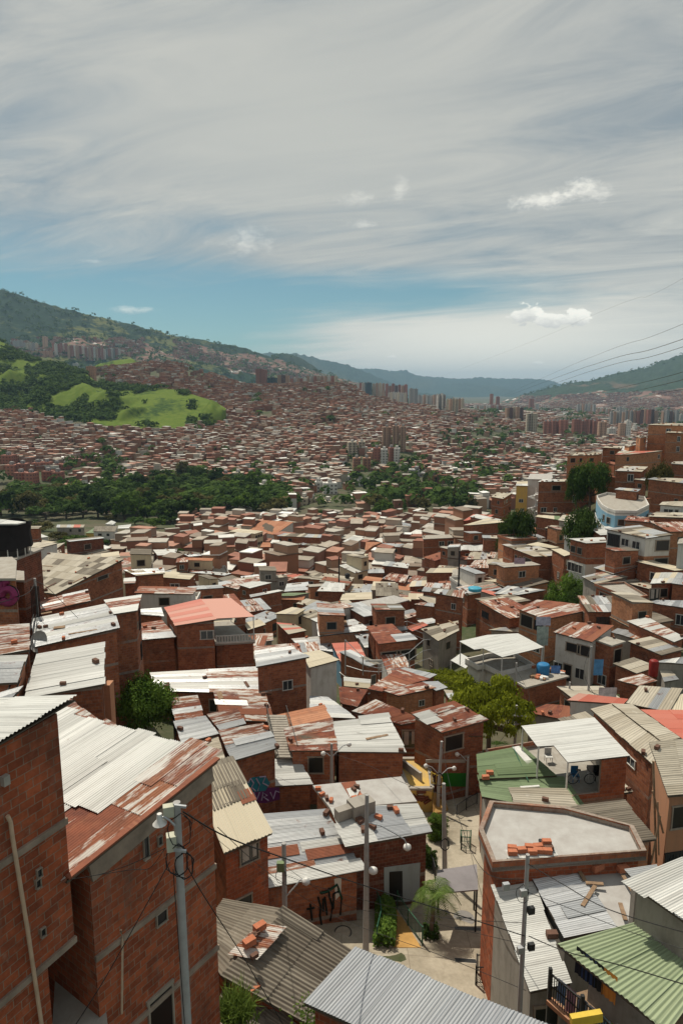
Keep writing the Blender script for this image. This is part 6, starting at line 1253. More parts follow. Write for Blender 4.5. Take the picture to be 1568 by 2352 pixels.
# woods too far off to count: one object
wm_ = MB(); wr_ = random.Random(8)
def farcrown(x, y, z, r, nq, tint):
    c0 = Vector((x, y, z + r*.75))
    for k in range(nq):
        d = Vector((wr_.gauss(0, 1), wr_.gauss(0, 1), wr_.gauss(0, .8))).normalized()
        if d.z < -.2: d.z = -d.z
        leafquad(wm_, c0 + Vector((d.x*r*wr_.uniform(.5, 1), d.y*r*wr_.uniform(.5, 1), d.z*r*.75)), (d + Vector((0, 0, .4))).normalized(), r*wr_.uniform(.28, .5), min(1, max(0, tint + wr_.uniform(-.3, .3))), wr_)
k = 0
while k < 3800:
    Y = 440*math.exp(wr_.random()*math.log(2900/440)); a = wr_.uniform(-.58, .58); x = a*Y; g = G(x, Y); px, py = proj((x, Y, g))
    if not (0 < px < 1568): k += 1; continue
    if inpoly(px, py, GREENP): k += 1; continue
    if 1560 < Y and px < 860: k += 1; continue
    d = dens(px, py, Y)
    if wr_.random() < (.25 if d < 0 else 1 if d < .35 else .06): farcrown(x, Y, g, wr_.uniform(4, 8)*(1 if Y < 1700 else 1.6), 16, wr_.uniform(.1, .5))
    k += 1
for name, n_ in (('green_hill', 4200), ('left_mountain', 1300), ('right_mountain', 120), ('wooded_spur', 120)):
    k = 0; tries = 0
    while k < n_ and tries < 60000:
        tries += 1; a = wr_.uniform(-.62, .12) if name != 'right_mountain' else wr_.uniform(.25, .6)
        Y = {'green_hill': wr_.uniform(880, 1480), 'left_mountain': wr_.uniform(2500, 3900), 'right_mountain': wr_.uniform(5000, 5300), 'wooded_spur': wr_.uniform(4100, 4650)}[name]; z = hz(name, a*Y, Y)
        if z is None or z < -75: continue
        px, py = proj((a*Y, Y, z))
        if not (0 <= px < 1568): continue
        if name == 'green_hill':
            v = noise.fractal((a*Y*.012, Y*.012, 2.2), 1, 2, 4); w = .34 if px < 205 else (-.16 if px < 340 else -.26)
            if py < 815 and px < 120: w = .3
            if 0 < px < 60 and 830 < py < 880: w = -.3
            if v + w < .05: continue
            farcrown(a*Y, Y, z - 1, wr_.uniform(2.6, 6), 12, wr_.uniform(.0, .5))
        else: farcrown(a*Y, Y, z - 2, wr_.uniform(9, 16), 10, wr_.uniform(0, .4))
        k += 1
tag(wm_.build('distant_woods', M_WOODS, origin=(0, 900, -80)), 'far woods and bushes scattered over the hills', 'woods', kind='stuff')

# ================================================================ street and path at the bottom
def drape(name, rows, mat, lift, label=None):
    P = []
    for r in rows:
        row = []
        for k in range(13):
            f = k/12*(len(r)-1); i = min(int(f), len(r)-2); f -= i; x = r[i][0]*(1-f)+r[i+1][0]*f; y = r[i][1]*(1-f)+r[i+1][1]*f
            q = onground(x, y); q.z += lift; row.append(q)
        P.append(row)
    Q = []
    for i in range(len(P)-1):
        for k in range(6):
            f = k/6; Q.append([P[i][j].lerp(P[i+1][j], f) for j in range(13)])
    Q.append(P[-1])
    for r in Q:
        for q in r: q.z = G(q.x, q.y) + lift
    mb = MB(); mb.grid(Q, 0, [[(q.x, q.y) for q in r] for r in Q], smooth=False); o = mb.build(name, mat); return tag(o, kind='structure')
def streetmat(n, b):
    ob = n.new('ShaderNodeUVMap', uv_map='UVMap').outputs[0]; a = n.noise(ob, .35, 6, .65); f = n.noise(ob, 5, 4, .6)
    c = n.mix(n.map(a, .42, .68), (.38, .335, .26), (.21, .18, .13)); k = n.map(f, .3, .7, .88, 1.1)
    t = n.new('ShaderNodeTexBrick'); n.l.new(ob, t.inputs['Vector']); t.inputs['Scale'].default_value = 1; t.inputs['Brick Width'].default_value = 3.2; t.inputs['Row Height'].default_value = 2.6; t.inputs['Mortar Size'].default_value = .02; t.offset = 0
    c = n.mix(n.math('MULTIPLY', t.outputs['Fac'], .6), c, (.16, .13, .10))
    n.l.new(n.mix(1.0, c, n.comb(k, k, k), 'MULTIPLY'), b.inputs['Base Color']); b.inputs['Roughness'].default_value = .9
M_STREET = material('street_concrete', streetmat)
drape('street', [[(600, 1990), (900, 1850), (1010, 1745), (1110, 1745)], [(560, 2080), (860, 1980), (1010, 1900), (1140, 1900)], [(540, 2200), (860, 2120), (1010, 2100), (1200, 2060)], [(540, 2370), (860, 2370), (1010, 2370), (1240, 2370)]], M_STREET, .012)
M_RAMP = plain('ochre_ramp_paint', (.42, .24, .075), .8, var=.3, scale=1.2)
Pp = lambda x, y: fp('P', x, y)
drape('ramp_path', [[Pp(440, 1610), Pp(575, 1635)], [Pp(505, 1780), Pp(562, 1790)], [Pp(520, 2000), Pp(700, 1985)], [Pp(540, 2200), Pp(830, 2200)]], M_RAMP, .03)
def rail(fr, pts, hgt, mat, label, cat='railing', name='railing', Y=None, lift=0.0, posts=True, sp=.14):
    B = [onground(*fp(fr, x, y), lift) if Y is None else PY(*fp(fr, x, y), Y) for x, y in pts]
    root = empty(name, B[0], label, cat); mb = MB(); up = Vector((0, 0, hgt))
    mb.tube([b_ + up for b_ in B], .028, 6); mb.tube([b_ + up*.16 for b_ in B], .018, 5)
    for i in range(len(B)-1):
        L = (B[i+1]-B[i]).length; n = max(2, int(L/sp))
        for k in range(n): q = B[i].lerp(B[i+1], (k+.5)/n); mb.beam(q + up*.15, q + up, .022)
    mb.build('barred_panel', mat, root)
    if posts:
        for b_ in B: m2 = MB(); m2.beam(b_ - Vector((0, 0, .3)), b_ + up*1.06, .06); m2.build('post', mat, root)
    return root
rail('P', [(245, 1560), (320, 1700), (398, 1860), (412, 1990), (368, 2180)], 1.05, M_GIRON, 'green iron railing curving along the concrete path beside the vines')
rail('P', [(575, 1668), (582, 1800), (690, 1970), (842, 2170)], 1.0, M_GIRON, 'dark green railing on the right side of the ochre ramp')
rail('P', [(885, 1250), (955, 1420), (975, 1500)], .9, M_IRON, 'dark railing between the dark brick house and the sloping path')
rail('P', [(440, 1500), (520, 1470), (640, 1640)], 1.0, M_IRON, 'black railing in front of the pale blue wall')
rail('P', [(1245, 1175), (1340, 1180), (1345, 1110), (1240, 1105), (1245, 1175)], .9, M_GIRON, 'square green fenced bin enclosure on the street', 'fence', 'fenced_enclosure')
rail('C', [(245, 1930), (400, 1930), (405, 1850), (250, 1850), (245, 1930)], .95, M_IRON, 'black fenced planter at the foot of the long white roof', 'fence', 'fenced_planter')
rail('P', [(1200, 830), (1300, 760), (1410, 700)], .9, M_IRON, 'iron railing beside the side stair at the top of the street')
def hedge(name, fr, pts, w, h, leaf, label, n=2600, mat=M_LEAFB):
    B = [onground(*fp(fr, x, y)) for x, y in pts]; mb = MB(); rg = random.Random(3)
    for k in range(n):
        f = rg.random()*(len(B)-1); i = min(int(f), len(B)-2); q = B[i].lerp(B[i+1], f-i); u = rg.uniform(-1, 1)
        q = q + Vector((u*w/2, rg.uniform(-.1, .1), rg.random()**.7*h*(1.1 - abs(u)*.5))); leafquad(mb, q, Vector((u*.6 + rg.uniform(-.5, .5), rg.uniform(-1, .2), 1)).normalized(), leaf*rg.uniform(.7, 1.3), rg.random(), rg)
    o = mb.build(name, mat); tag(o, label, 'hedge' if 'hedge' in name else 'grass')
    return o
hedge('vine_hedge', 'P', [(415, 1640), (445, 1760), (462, 1900), (462, 2020), (440, 2200)], 1.05, .9, .085, 'bright green vine hedge between the curving railing and the ochre ramp', 3800)
# planters, drain and covers
o = onground(*Pp(15, 2040)); root = empty('manhole_cover', o, 'round manhole cover set in the curving concrete path', 'manhole cover')
mb = MB(); mb.tube([o + Vector((0, 0, .02)), o + Vector((0, 0, .045))], .36, 28); mb.build('lid', plain('lid_concrete', (.30, .26, .20), .9), root)
mb = MB(); mb.tube([o + Vector((math.cos(a*.2244)*.42, math.sin(a*.2244)*.42, .03)) for a in range(29)], .022, 5, caps=False); mb.build('rim', M_DARK, root)
o = onground(*Pp(1275, 1895)); root = empty('manhole_cover', o, 'dark round manhole cover on the street right of the palm', 'manhole cover')
mb = MB(); mb.tube([o + Vector((0, 0, .02)), o + Vector((0, 0, .045))], .55, 28); mb.build('lid', plain('old_iron_lid', (.20, .19, .18), .8), root); mb = MB(); mb.box(o + Vector((0, 0, .055)), (.8, .05, .02)); mb.build('handle', M_DARK, root)
for (x0, y0, x1, y1, lb) in ((1180, 2000, 1450, 2010, 'slotted drain grate crossing the street below the palm'), (1180+5, 2330, 1400, 2345, 'slotted drain grate crossing the street nearer the grey tin roof')):
    a_, b_ = onground(*Pp(x0, y0)), onground(*Pp(x1, y1)); root = empty('drain_grate', a_, lb, 'drain'); mb = MB(); mb.beam(a_ + Vector((0, 0, .02)), b_ + Vector((0, 0, .02)), .34, .03); mb.build('frame', plain('grate_concrete', (.40, .36, .29), .9), root)
    mb = MB(); n = 22
    for k in range(n): q = a_.lerp(b_, (k+.5)/n) + Vector((0, 0, .04)); mb.box(q, (.05, .22, .012))
    mb.build('slots', M_DARK, root)
# grey flat awning on posts over the street
def onposts(fr, pts, h, mat, label, posts, cat='canopy', name='canopy', th=.07, pm=M_IRON, Z=None):
    C = corners(fr, pts, h, Z); root = empty(name, (C[0].x, C[0].y, G(C[0].x, C[0].y)), label, cat)
    mb = MB(); ring = C if ccw(C) else C[::-1]; dn = Vector((0, 0, th)); n = len(ring); mb.face(ring, 0, [(p.x, p.y) for p in ring]); lo = [p - dn for p in ring]; mb.face(lo[::-1], 0)
    for i in range(n): mb.face([lo[i], lo[(i+1) % n], ring[(i+1) % n], ring[i]], 0)
    mb.build('roof_sheet', mat, root); c = sum(C, Vector())/n
    for i in posts:
        q = C[i].lerp(c, .06); m2 = MB(); m2.tube([(q.x, q.y, G(q.x, q.y) - .3), (q.x, q.y, q.z - th)], .05, 6); m2.build('post', pm, root)
    return root
onposts('P', [(1005, 1385), (1410, 1325), (1425, 1590), (955, 1630)], 2.5, plain('grey_awning', (.20, .185, .19), .85, var=.2, scale=1), 'flat dark grey awning over the street beside the verge pole', (0, 1, 2, 3))
# white canopies
def bigcanopy(fr, pts, h, pal, label, posts, Z=None, lm=None, floor=None):
    C = corners(fr, pts, h, Z); root = empty('canopy', (C[0].x, C[0].y, G(C[0].x, C[0].y)), label, 'canopy')
    mb = MB(); mats = {'#': 0}; deck(mb, C, .05, 0)
    if lm: root['lm'] = lm
    ring = C; x0 = min(p.x for p in C); L = 1.0
    e = (C[1]-C[0]).normalized(); z = Vector((0, 0, 1)); f = z.cross(e)
    mi = mats.setdefault(pal, 1); mb.face([p + z*.01 for p in C], mi, [((p-C[0]).dot(f), (p-C[0]).dot(e)) for p in C], .6)
    mb.build('roof', [M_DECK, roofmat(pal, False)], root); c = sum(C, Vector())/len(C)
    for i in posts:
        q = C[i].lerp(c, .04); m2 = MB(); m2.tube([(q.x, q.y, q.z - 2.7), (q.x, q.y, q.z - .05)], .055, 6); m2.build('post', M_WHITE, root)
    return root, C
rc, CC = bigcanopy('C', [(535, 276), (1000, 222), (1230, 466), (833, 510), (742, 402), (638, 408)], 7.2, 'w', 'wide white corrugated canopy over an open roof terrace with a bicycle, right side', (0, 5, 3), lm='the wide white canopy')
zt = CC[0].z
Ct = [p + Vector((0, 0, -2.75)) for p in CC]; cT = sum(Ct, Vector())/6; Ct = [p.lerp(cT, .05) for p in Ct]
house(Ct, 'C', 'b', near=False, wins=None, label='brick house carrying the wide white canopy, terrace on its slab', para=False, lm='the brick house under the wide white canopy')
ht = HOUSES[-1]
def wallpt(rec, edge, fr, x, y, off=.02):
    """where the ray through a pixel meets a wall of a house (edge counted like wins)"""
    n = len(rec['C']); idx = edge if ccw(rec['C']) else (n - 2 - edge) % n; a, b_ = rec['W'][idx], rec['W'][(idx+1) % n]; e = b_-a; nr = Vector((e.y, -e.x, 0)).normalized()
    r = Vector(ray(*fp(fr, x, y))); q = r*((a + nr*off).dot(nr)/r.dot(nr)); return q, nr
def rec(lm): return next(h for h in HOUSES if h['root'].get('lm') == lm)
# the walled end of that terrace and its back wall
mb = MB(); a, b_ = CC[3].lerp(cT, .06), CC[2].lerp(cT, .06); a = Vector((a.x, a.y, zt-2.7)); b2 = Vector((b_.x, b_.y, zt-2.7)); e = (b2-a); m_ = a + e*.56
mb.beam(m_ + Vector((0, 0, 1.3)), b2 + Vector((0, 0, 1.3)), .18, 2.6); mb.build('terrace_wall', WALL['b'], ht['root'])
mb = MB(); bk = CC[1].lerp(cT, .10); bk = Vector((bk.x, bk.y, zt - 1.4)); mb.beam(bk, b2.lerp(cT, .02) + Vector((0, 0, 1.3)), .15, 2.55); mb.build('back_wall', WALL['k'], ht['root'])
mb = MB(); mb.beam(a + Vector((0, 0, .25)), m_ + Vector((0, 0, .25)), .15, .5); mb.build('low_wall', WALL['b'], ht['root'])
bigcanopy('F', [(140, 868), (320, 828), (515, 818), (680, 906), (415, 970), (292, 914), (236, 922)], 6.8, 'w', 'large pale canopy roof above the sports court steps', (0, 4, 5, 3), lm='the large pale canopy')
C_ = [p.lerp(sum(corners('F', [(140, 868), (320, 828), (515, 818), (680, 906), (415, 970), (292, 914), (236, 922)], 6.8), Vector())/7, .18) + Vector((0, 0, -2.4)) for p in corners('F', [(140, 868), (320, 828), (515, 818), (680, 906), (415, 970), (292, 914), (236, 922)], 6.8)]
house(C_, 'C', 'w', near=False, wins=None, label='white walled house holding up the large pale canopy', para=.5)
bigcanopy('F', [(85, 990), (150, 945), (232, 992), (180, 1042)], 3.4, 'w', 'small white side canopy left of the large pale one', (0, 3))
# pink half of the orange red roof: open terrace on posts
rc2, C2_ = bigcanopy('D', [(1155, 540), (1325, 533), (1462, 640), (1232, 652)], 0, 'P', 'pink awning half of the orange red roof, open terrace below', (1, 2), Z=PY(*fp('D', 1290, 590), 71).z)
Cx = [p + Vector((0, 0, -2.75)) for p in C2_]
house(Cx, 'C', 'b', near=False, wins=None, label='brick storeys beneath the pink awning, pierced white balcony rail on top', base=None)
hr = HOUSES[-1]; mb = MB(); a, b_ = Cx[3], Cx[2]; mb.beam(a + Vector((0, 0, .85)), b_ + Vector((0, 0, .85)), .12, .1); mb.beam(a + Vector((0, 0, .1)), b_ + Vector((0, 0, .1)), .14, .2)
for k in range(14): q = a.lerp(b_, (k+.5)/14); mb.beam(q, q + Vector((0, 0, .85)), .12)
mb.build('balcony_rail', M_FRAME, hr['root'])

# ================================================================ painted walls and graffiti
def wallpoly(lm, edge, fr, pts, mat, name, off=.03, label=None):
    r_ = rec(lm); P = [wallpt(r_, edge, fr, x, y, off) for x, y in pts]; nr = P[0][1]; mb = MB(); Q = [p[0] for p in P]
    if (Q[1]-Q[0]).cross(Q[2]-Q[1]).dot(nr) < 0: Q = Q[::-1]
    c = Q[0]; e = Vector((-nr.y, nr.x, 0)); U = [((q-c).dot(e), q.z) for q in Q]; mb.face(Q, 0, U); lo = [q - nr*off*1.5 for q in Q]
    for i in range(len(Q)): j = (i+1) % len(Q); mb.face([lo[i], lo[j], Q[j], Q[i]], 0)
    o = mb.build(name, mat, r_['root'])
    if label: o['label'] = label
    return o
def strokes(lm, edge, fr, lines, r, mat, name, label=None, off=.045):
    r_ = rec(lm); mb = MB()
    for L in lines: mb.tube([wallpt(r_, edge, fr, x, y, off)[0] for x, y in L], r, 5)
    o = mb.build(name, mat, r_['root'])
    if label: o['label'] = label
wallpoly('the bright tin roof behind the centre pole', 2, 'P', [(445, 1362), (820, 1312), (812, 1700), (640, 1720), (445, 1700)], WALL['p'], 'painted_wall', label='pale blue painted lower wall')
wallpoly('the bright tin roof behind the centre pole', 2, 'P', [(500, 1408), (635, 1398), (638, 1700), (500, 1700)], M_DARK, 'door', .05)
wallpoly('the wide dark red roof', 2, 'P', [(1046, 376), (1304, 376), (1304, 516), (1046, 512)], WALL['g'], 'painted_band', label='vivid green painted band')
wallpoly('the wide dark red roof', 2, 'P', [(880, 234), (1290, 234), (1290, 266), (880, 266)], M_CONC, 'concrete_band')
gw = 'the orange rusty roof above the graffiti wall'
pm, bm, wm2, ym = plain('purple_spray', (.10, .02, .10), .8), plain('teal_spray', (.02, .15, .20), .8), plain('lilac_spray', (.42, .34, .48), .8), plain('yellow_spray', (.40, .30, .04), .8)
wallpoly(gw, 2, 'B', [(190, 700), (250, 690), (300, 672), (388, 668), (392, 745), (300, 768), (212, 765)], pm, 'purple_lettering', .03)
wallpoly(gw, 2, 'B', [(182, 640), (215, 605), (300, 596), (330, 640), (300, 690), (200, 700)], bm, 'teal_lettering', .036)
strokes(gw, 2, 'B', [[(190, 640), (205, 612), (225, 640), (210, 668), (235, 690)], [(240, 610), (262, 650), (250, 690)], [(262, 602), (300, 598), (282, 640), (318, 660)], [(210, 740), (225, 700), (245, 745), (262, 700)], [(275, 750), (285, 700), (310, 720), (285, 728), (318, 752)], [(330, 700), (350, 742), (365, 690), (388, 700)]], .05, wm2, 'lettering_outline')
dk = plain('black_spray', (.01, .015, .012), .8); dg = plain('dark_green_spray', (.01, .06, .03), .8); gt = 'the grey tin roof with rusty bands'
wallpoly(gt, 2, 'P', [(-300, 1480), (0, 1440), (0, 1560), (-70, 1740), (-300, 1800)] if False else [(-75, 1480), (0, 1460), (-5, 1640), (-60, 1700)], WALL['w'], 'plaster_patch', .02)
strokes(gt, 2, 'T', [[(830, 740), (860, 850), (850, 940), (870, 1060)], [(860, 700), (935, 680), (1050, 600), (1100, 740), (1085, 940)], [(950, 640), (960, 740), (995, 850), (970, 1010)], [(885, 760), (890, 900)], [(1005, 870), (1005, 700), (1070, 670)], [(905, 740), (925, 880), (930, 940)], [(740, 820), (760, 1000)], [(700, 880), (790, 860)]], .05, dk, 'graffito_strokes')
strokes(gt, 2, 'T', [[(850, 690), (945, 668), (1052, 592)], [(1062, 640), (1104, 760)]], .05, dg, 'graffito_shading', off=.06)
mg = 'the magenta graffito wall'; r_m = rec(mg)
# magenta bubble letters on the left edge wall: built on the wall that faces us
def facing(rc_):
    n = len(rc_['W']); best = None
    for i in range(n):
        a, b_ = rc_['W'][i], rc_['W'][(i+1) % n]; e = b_-a; L = math.hypot(e.x, e.y); nr = Vector((e.y, -e.x, 0))/max(L, .01); s = nr.dot(-((a+b_)/2).normalized())*L
        if best is None or s > best[0]: best = (s, a, b_, nr)
    return best
_, fa, fb_, fn_ = facing(r_m)
def onface(fr, x, y, off): r = Vector(ray(*fp(fr, x, y))); return r*((fa + fn_*off).dot(fn_)/r.dot(fn_))
mgm = plain('magenta_spray', (.22, .03, .10), .7); mb = MB(); c_ = [onface('S', 100 + 75*math.cos(t*.45), 1040 + 80*math.sin(t*.45), .05) for t in range(15)]; mb.tube(c_, .32, 6, caps=False)
mb.tube([onface('S', x, y, .05) for x, y in ((-30, 900), (20, 890), (10, 960), (70, 940), (60, 880), (110, 880))], .22, 6); mb.tube([onface('S', x, y, .05) for x, y in ((-10, 1000), (-10, 1110), (40, 1120))], .24, 6); mb.build('magenta_lettering', mgm, r_m['root'])
mb = MB(); mb.tube([onface('S', 100 + 112*math.cos(t*.45), 1040 + 118*math.sin(t*.45), .07) for t in range(15)], .07, 5, caps=False); mb.tube([onface('S', x, y, .07) for x, y in ((-40, 860), (30, 850), (40, 900))], .08, 5); mb.build('dark_outline', dk, r_m['root'])

# ================================================================ poles, lamps, cables
POLE = {}
def pole(key, fr, top, Y, r0, r1, label, base=None, cat='utility pole', mat=M_POLE, zb=None):
    t = PY(*fp(fr, *top), Y)
    if base is None: b_ = Vector((t.x, t.y, G(t.x, t.y) - .3))
    else: b_ = PY(*fp(fr, *base), Y)
    root = empty('utility_pole', b_, label, cat); mb = MB(); mb.tube([b_, b_.lerp(t, .5), t], [r1, (r0+r1)/2, r0], 14); mb.build('shaft', mat, root); POLE[key] = (root, t, b_); return root
def lamparm(key, frac, pts, fr, Y, head=.16, r=.03):
    root, t, b_ = POLE[key]; P = [PY(*fp(fr, x, y), Y) for x, y in pts]; mb = MB(); mb.tube(P, r, 6); arm = mb.build('lamp_arm', M_STEEL, root)
    mb = MB(); e = P[-1]; mb.tube([e + Vector((0, 0, .08)), e, e - Vector((0, 0, .12)), e - Vector((0, 0, .22))], [head*.4, head, head*1.1, head*.5], 10); child('lamp_head', mb, M_WHITE, arm)
pole('near', 'A', (1015, 686), 13, .078, .14, 'thick concrete lamp pole standing in front of the big red brick building')
root, t, b_ = POLE['near']
for x, y, s in ((968, 735, (.22, .16, .24)), (985, 915, (.2, .2, .34))):
    mb = MB(); mb.box(PY(*fp('A', x, y), 12.95), s, rz=.3); mb.build('junction_box', plain('beige_box', (.42, .42, .33), .6), root)
mb = MB(); mb.tube([PY(*fp('A', x, y), 12.85) for x, y in ((1005, 820), (975, 790), (945, 770), (925, 775))], .025, 6); arm = mb.build('lamp_arm', M_STEEL, root)
mb = MB(); e = PY(*fp('A', 917, 775), 12.85); mb.tube([e + Vector((0, 0, .09)), e + Vector((0, 0, .02)), e - Vector((0, 0, .05)), e - Vector((0, 0, .14))], [.05, .06, .07, .15], 12); child('lamp_head', mb, M_WHITE, arm)
def coil(root, c, r, n, mat=M_CABLE, rr=.011, name='cable_coil'):
    mb = MB(); rg = random.Random(1); mb.tube([c + Vector((math.cos(a*.5)*r*rg.uniform(.8, 1.1), math.sin(a*.5)*.08, math.sin(a*.5)*r*1.3*rg.uniform(.85, 1.1))) for a in range(n)], rr, 5); mb.build(name, mat, root)
coil(root, PY(*fp('A', 1060, 1050), 12.8), .20, 30); coil(root, PY(*fp('A', 1035, 850), 12.8), .26, 16); coil(root, PY(*fp('A', 1020, 1020), 12.8), .24, 26)
for y in (705, 960): mb = MB(); mb.beam(PY(*fp('A', 1000, y), 12.8), PY(*fp('A', 1070, y + 8), 12.8), .05, .05); mb.build('bracket', M_STEEL, root)
pole('mid', 'B', (946, 715), 28, .085, .155, 'tall concrete pole in the centre rising between railing and concrete path')
lamparm('mid', .5, [(955, 892), (1040, 915), (1130, 965), (1185, 1000), (1203, 1040)], 'B', 27.8, .17)
lamparm('mid', .5, [(960, 1185), (985, 1190)], 'B', 27.8, .2)
pole('right', 'C', (577, 1096), 20.3, .065, .11, 'slender concrete pole standing before the long white ribbed roof at right')
root = POLE['right'][0]
for x, y in ((598, 1452), (530, 1705), (598, 1683), (548, 1340), (438, 1300)):
    mb = MB(); mb.box(PY(*fp('C', x, y), 20.2), (.22, .14, .24), rz=.2); mb.build('junction_box', M_STEEL if x != 598 else M_IRON, root)
coil(root, PY(*fp('C', 545, 1350), 20.2), .22, 14)
pole('alley', 'B', (721, 388), 44, .09, .14, 'pole with two lamp arms between the brown rusty and dazzling white roofs')
lamparm('alley', .5, [(725, 480), (690, 450), (668, 446)], 'B', 44, .16); lamparm('alley', .5, [(728, 470), (790, 405), (832, 388)], 'B', 44, .16)
pole('lean', 'P', (1045, 42), 44, .09, .13, 'leaning weathered pole carrying two lamp arms at the top of the street', base=(995, 830))
lamparm('lean', .5, [(1025, 400), (940, 310), (880, 290)], 'P', 44, .15); lamparm('lean', .5, [(1030, 400), (1110, 325), (1175, 315)], 'P', 44, .15); coil(POLE['lean'][0], PY(*Pp(1015, 440), 43.7), .35, 20, rr=.03)
pole('verge', 'P', (1066, 482), 35.5, .10, .15, 'thick pole on the planted verge beside the dark grey awning', base=(1076, 1400)); coil(POLE['verge'][0], PY(*Pp(1078, 1120), 35.3), .25, 26, rr=.025)
pole('lane', 'P', (1320, 207), 46, .08, .12, 'straight pole in front of the vivid green painted band'); lamparm('lane', .5, [(1318, 260), (1240, 180), (1205, 168)], 'P', 46, .15)
pole('low', 'T', (436, 118), 25.5, .09, .13, 'short pole rising above the old cement roof next to the yellow shrub')
lamparm('low', .5, [(470, 720), (560, 620), (630, 535), (690, 540)], 'T', 25.4, .16); mb = MB(); mb.box(PY(*fp('T', 398, 385), 25.3), (.3, .2, .4)); mb.build('junction_box', plain('green_box', (.15, .2, .1), .6), POLE['low'][0]); coil(POLE['low'][0], PY(*fp('T', 405, 500), 25.3), .22, 20)
pole('tree', 'V', (373, 162), 52, .09, .13, 'pole with steel cross arms beside the yellow green feathery tree')
for y0, y1 in ((236, 246), (305, 280)): mb = MB(); mb.beam(PY(*fp('V', 345, y0), 51.8), PY(*fp('V', 470, y1), 51.8), .12, .1); mb.build('cross_arm', M_STEEL, POLE['tree'][0])
pole('left', 'D', (201, 420), 52, .10, .14, 'wire crowded pole between the broad shed roof and the white roof with the dish')
for k in range(7): mb = MB(); q = POLE['left'][1]; mb.tube([q + Vector((.1*k - .3, -.15, -.6)), q + Vector((.14*k - .45, -.2, -7))], .035, 5); mb.build('service_cable', M_CABLE, POLE['left'][0])
pole('slab', 'F', (505, 1006), 66, .09, .12, 'concrete pole next to the slab roof with the blue drum')
pole('slab2', 'F', (845, 1128), 62, .09, .12, 'short pole right of the slab roof with the blue drum')
pole('mid2', 'E', (768, 330), 150, .14, .18, 'thin dark pole in the middle of the low town', mat=M_IRON)
pole('east', 'E', (1536, 290), 118, .14, .18, 'wooden pole beside the three storey house with white edged windows', mat=M_IRON)
pole('corner', 'F', (982, 900), 62, .10, .12, 'concrete pole at the corner of the white house crowded with bricks')
pole('corner2', 'F', (686, 740), 75, .12, .14, 'tall corner post of the house with laundry on its balcony')
CB = [0]
def cable(p, q, sag, r=.014, label='', n=22, bend=0):
    p = Vector(p); q = Vector(q); mb = MB(); mb.tube([p.lerp(q, k/n) - Vector((0, 0, 4*sag*(k/n)*(1-k/n))) for k in range(n+1)], r, 5)
    o = mb.build('power_cable', M_CABLE); tag(o, label, 'cable', 'overhead cables'); return o
def cpx(fr, pts, r, label):
    """a cable hung through points given with their distance"""
    P = [PY(*fp(fr, x, y), Y) for x, y, Y in pts]; Q = []
    for i in range(len(P)-1):
        a = P[max(i-1, 0)]; b_ = P[i]; c = P[i+1]; d = P[min(i+2, len(P)-1)]
        for k in range(8):
            t = k/8; Q.append(.5*((2*b_) + (c-a)*t + (2*a-5*b_+4*c-d)*t*t + (3*b_-a-3*c+d)*t**3))
    Q.append(P[-1]); mb = MB(); mb.tube(Q, r, 5); o = mb.build('power_cable', M_CABLE); tag(o, label, 'cable', 'overhead cables')
cpx('X', [(420, 1864, 12.9), (520, 1922, 14), (650, 1970, 16), (830, 2032, 19), (1030, 2095, 20), (1205, 2150, 20.2)], .017, 'thick black cable from the near lamp pole to the right hand pole')
cpx('X', [(1213, 2150, 20.2), (1300, 2186, 19.5), (1420, 2216, 17.5), (1600, 2270, 15)], .016, 'thick black cable from the right hand pole over the pale green balcony roof')
cpx('X', [(1213, 1985, 20.2), (1290, 2030, 19.5), (1400, 2090, 18), (1600, 2150, 17)], .015, 'black cable from the top of the right hand pole to the ribbed roof at right')
cpx('X', [(1213, 2050, 20.2), (1330, 2095, 19.3), (1460, 2145, 18), (1600, 2190, 17)], .010, 'thin cable below the top one at the right hand pole, over the shiny zinc')
cpx('X', [(500, 1900, 16), (580, 1975, 19), (655, 2032, 25), (780, 2110, 26), (1000, 2190, 23), (1207, 2275, 20.2)], .010, 'thin cable sagging from the short pole across the manhole to the right hand pole')
cpx('X', [(655, 2010, 25.4), (790, 2055, 26), (1000, 2105, 26), (1207, 2120, 20.2)], .010, 'upper of the two thin cables from the short pole to the right hand pole')
cpx('X', [(655, 1990, 25.4), (790, 2078, 26), (940, 2108, 26.5), (1207, 2170, 20.2)], .009, 'lower of the two thin cables from the short pole to the right hand pole')
cpx('X', [(430, 1990, 12.9), (470, 2060, 13.5), (560, 2200, 15), (660, 2370, 16)], .012, 'black cable dropping from the coil of the near lamp pole across the old cement roof')
cpx('X', [(390, 1980, 12.9), (330, 2090, 12.4), (240, 2250, 12), (170, 2360, 11.5)], .010, 'dark cable falling from the near lamp pole to the lower left')
cpx('X', [(398, 1996, 12.85), (404, 2080, 12.85), (425, 2360, 12.8)], .010, 'service cable running straight down beside the near lamp pole')
cpx('X', [(380, 1948, 12.9), (300, 1985, 13), (230, 2008, 13.4), (150, 2022, 13.6)], .008, 'ragged wire from the near lamp pole to the rusty roof corner')
cpx('X', [(380, 1948, 12.9), (345, 1993, 12.9), (300, 1998, 13), (210, 2012, 13.2)], .007, 'second ragged wire with white ties near the rusty roof corner')
cpx('X', [(430, 1864, 12.9), (520, 1945, 17), (620, 2020, 22), (655, 2052, 25.4)], .006, 'hair thin wire from the near lamp pole to the short pole')
cpx('X', [(762, 1730, 44), (850, 1760, 42), (930, 1800, 38), (1018, 1825, 35.5)], .012, 'cable from the alley pole over the flat grey felt roof to the verge pole')
cpx('X', [(762, 1725, 44), (680, 1750, 44), (560, 1740, 46)], .012, 'cable from the alley pole leftwards over the little square white roof')
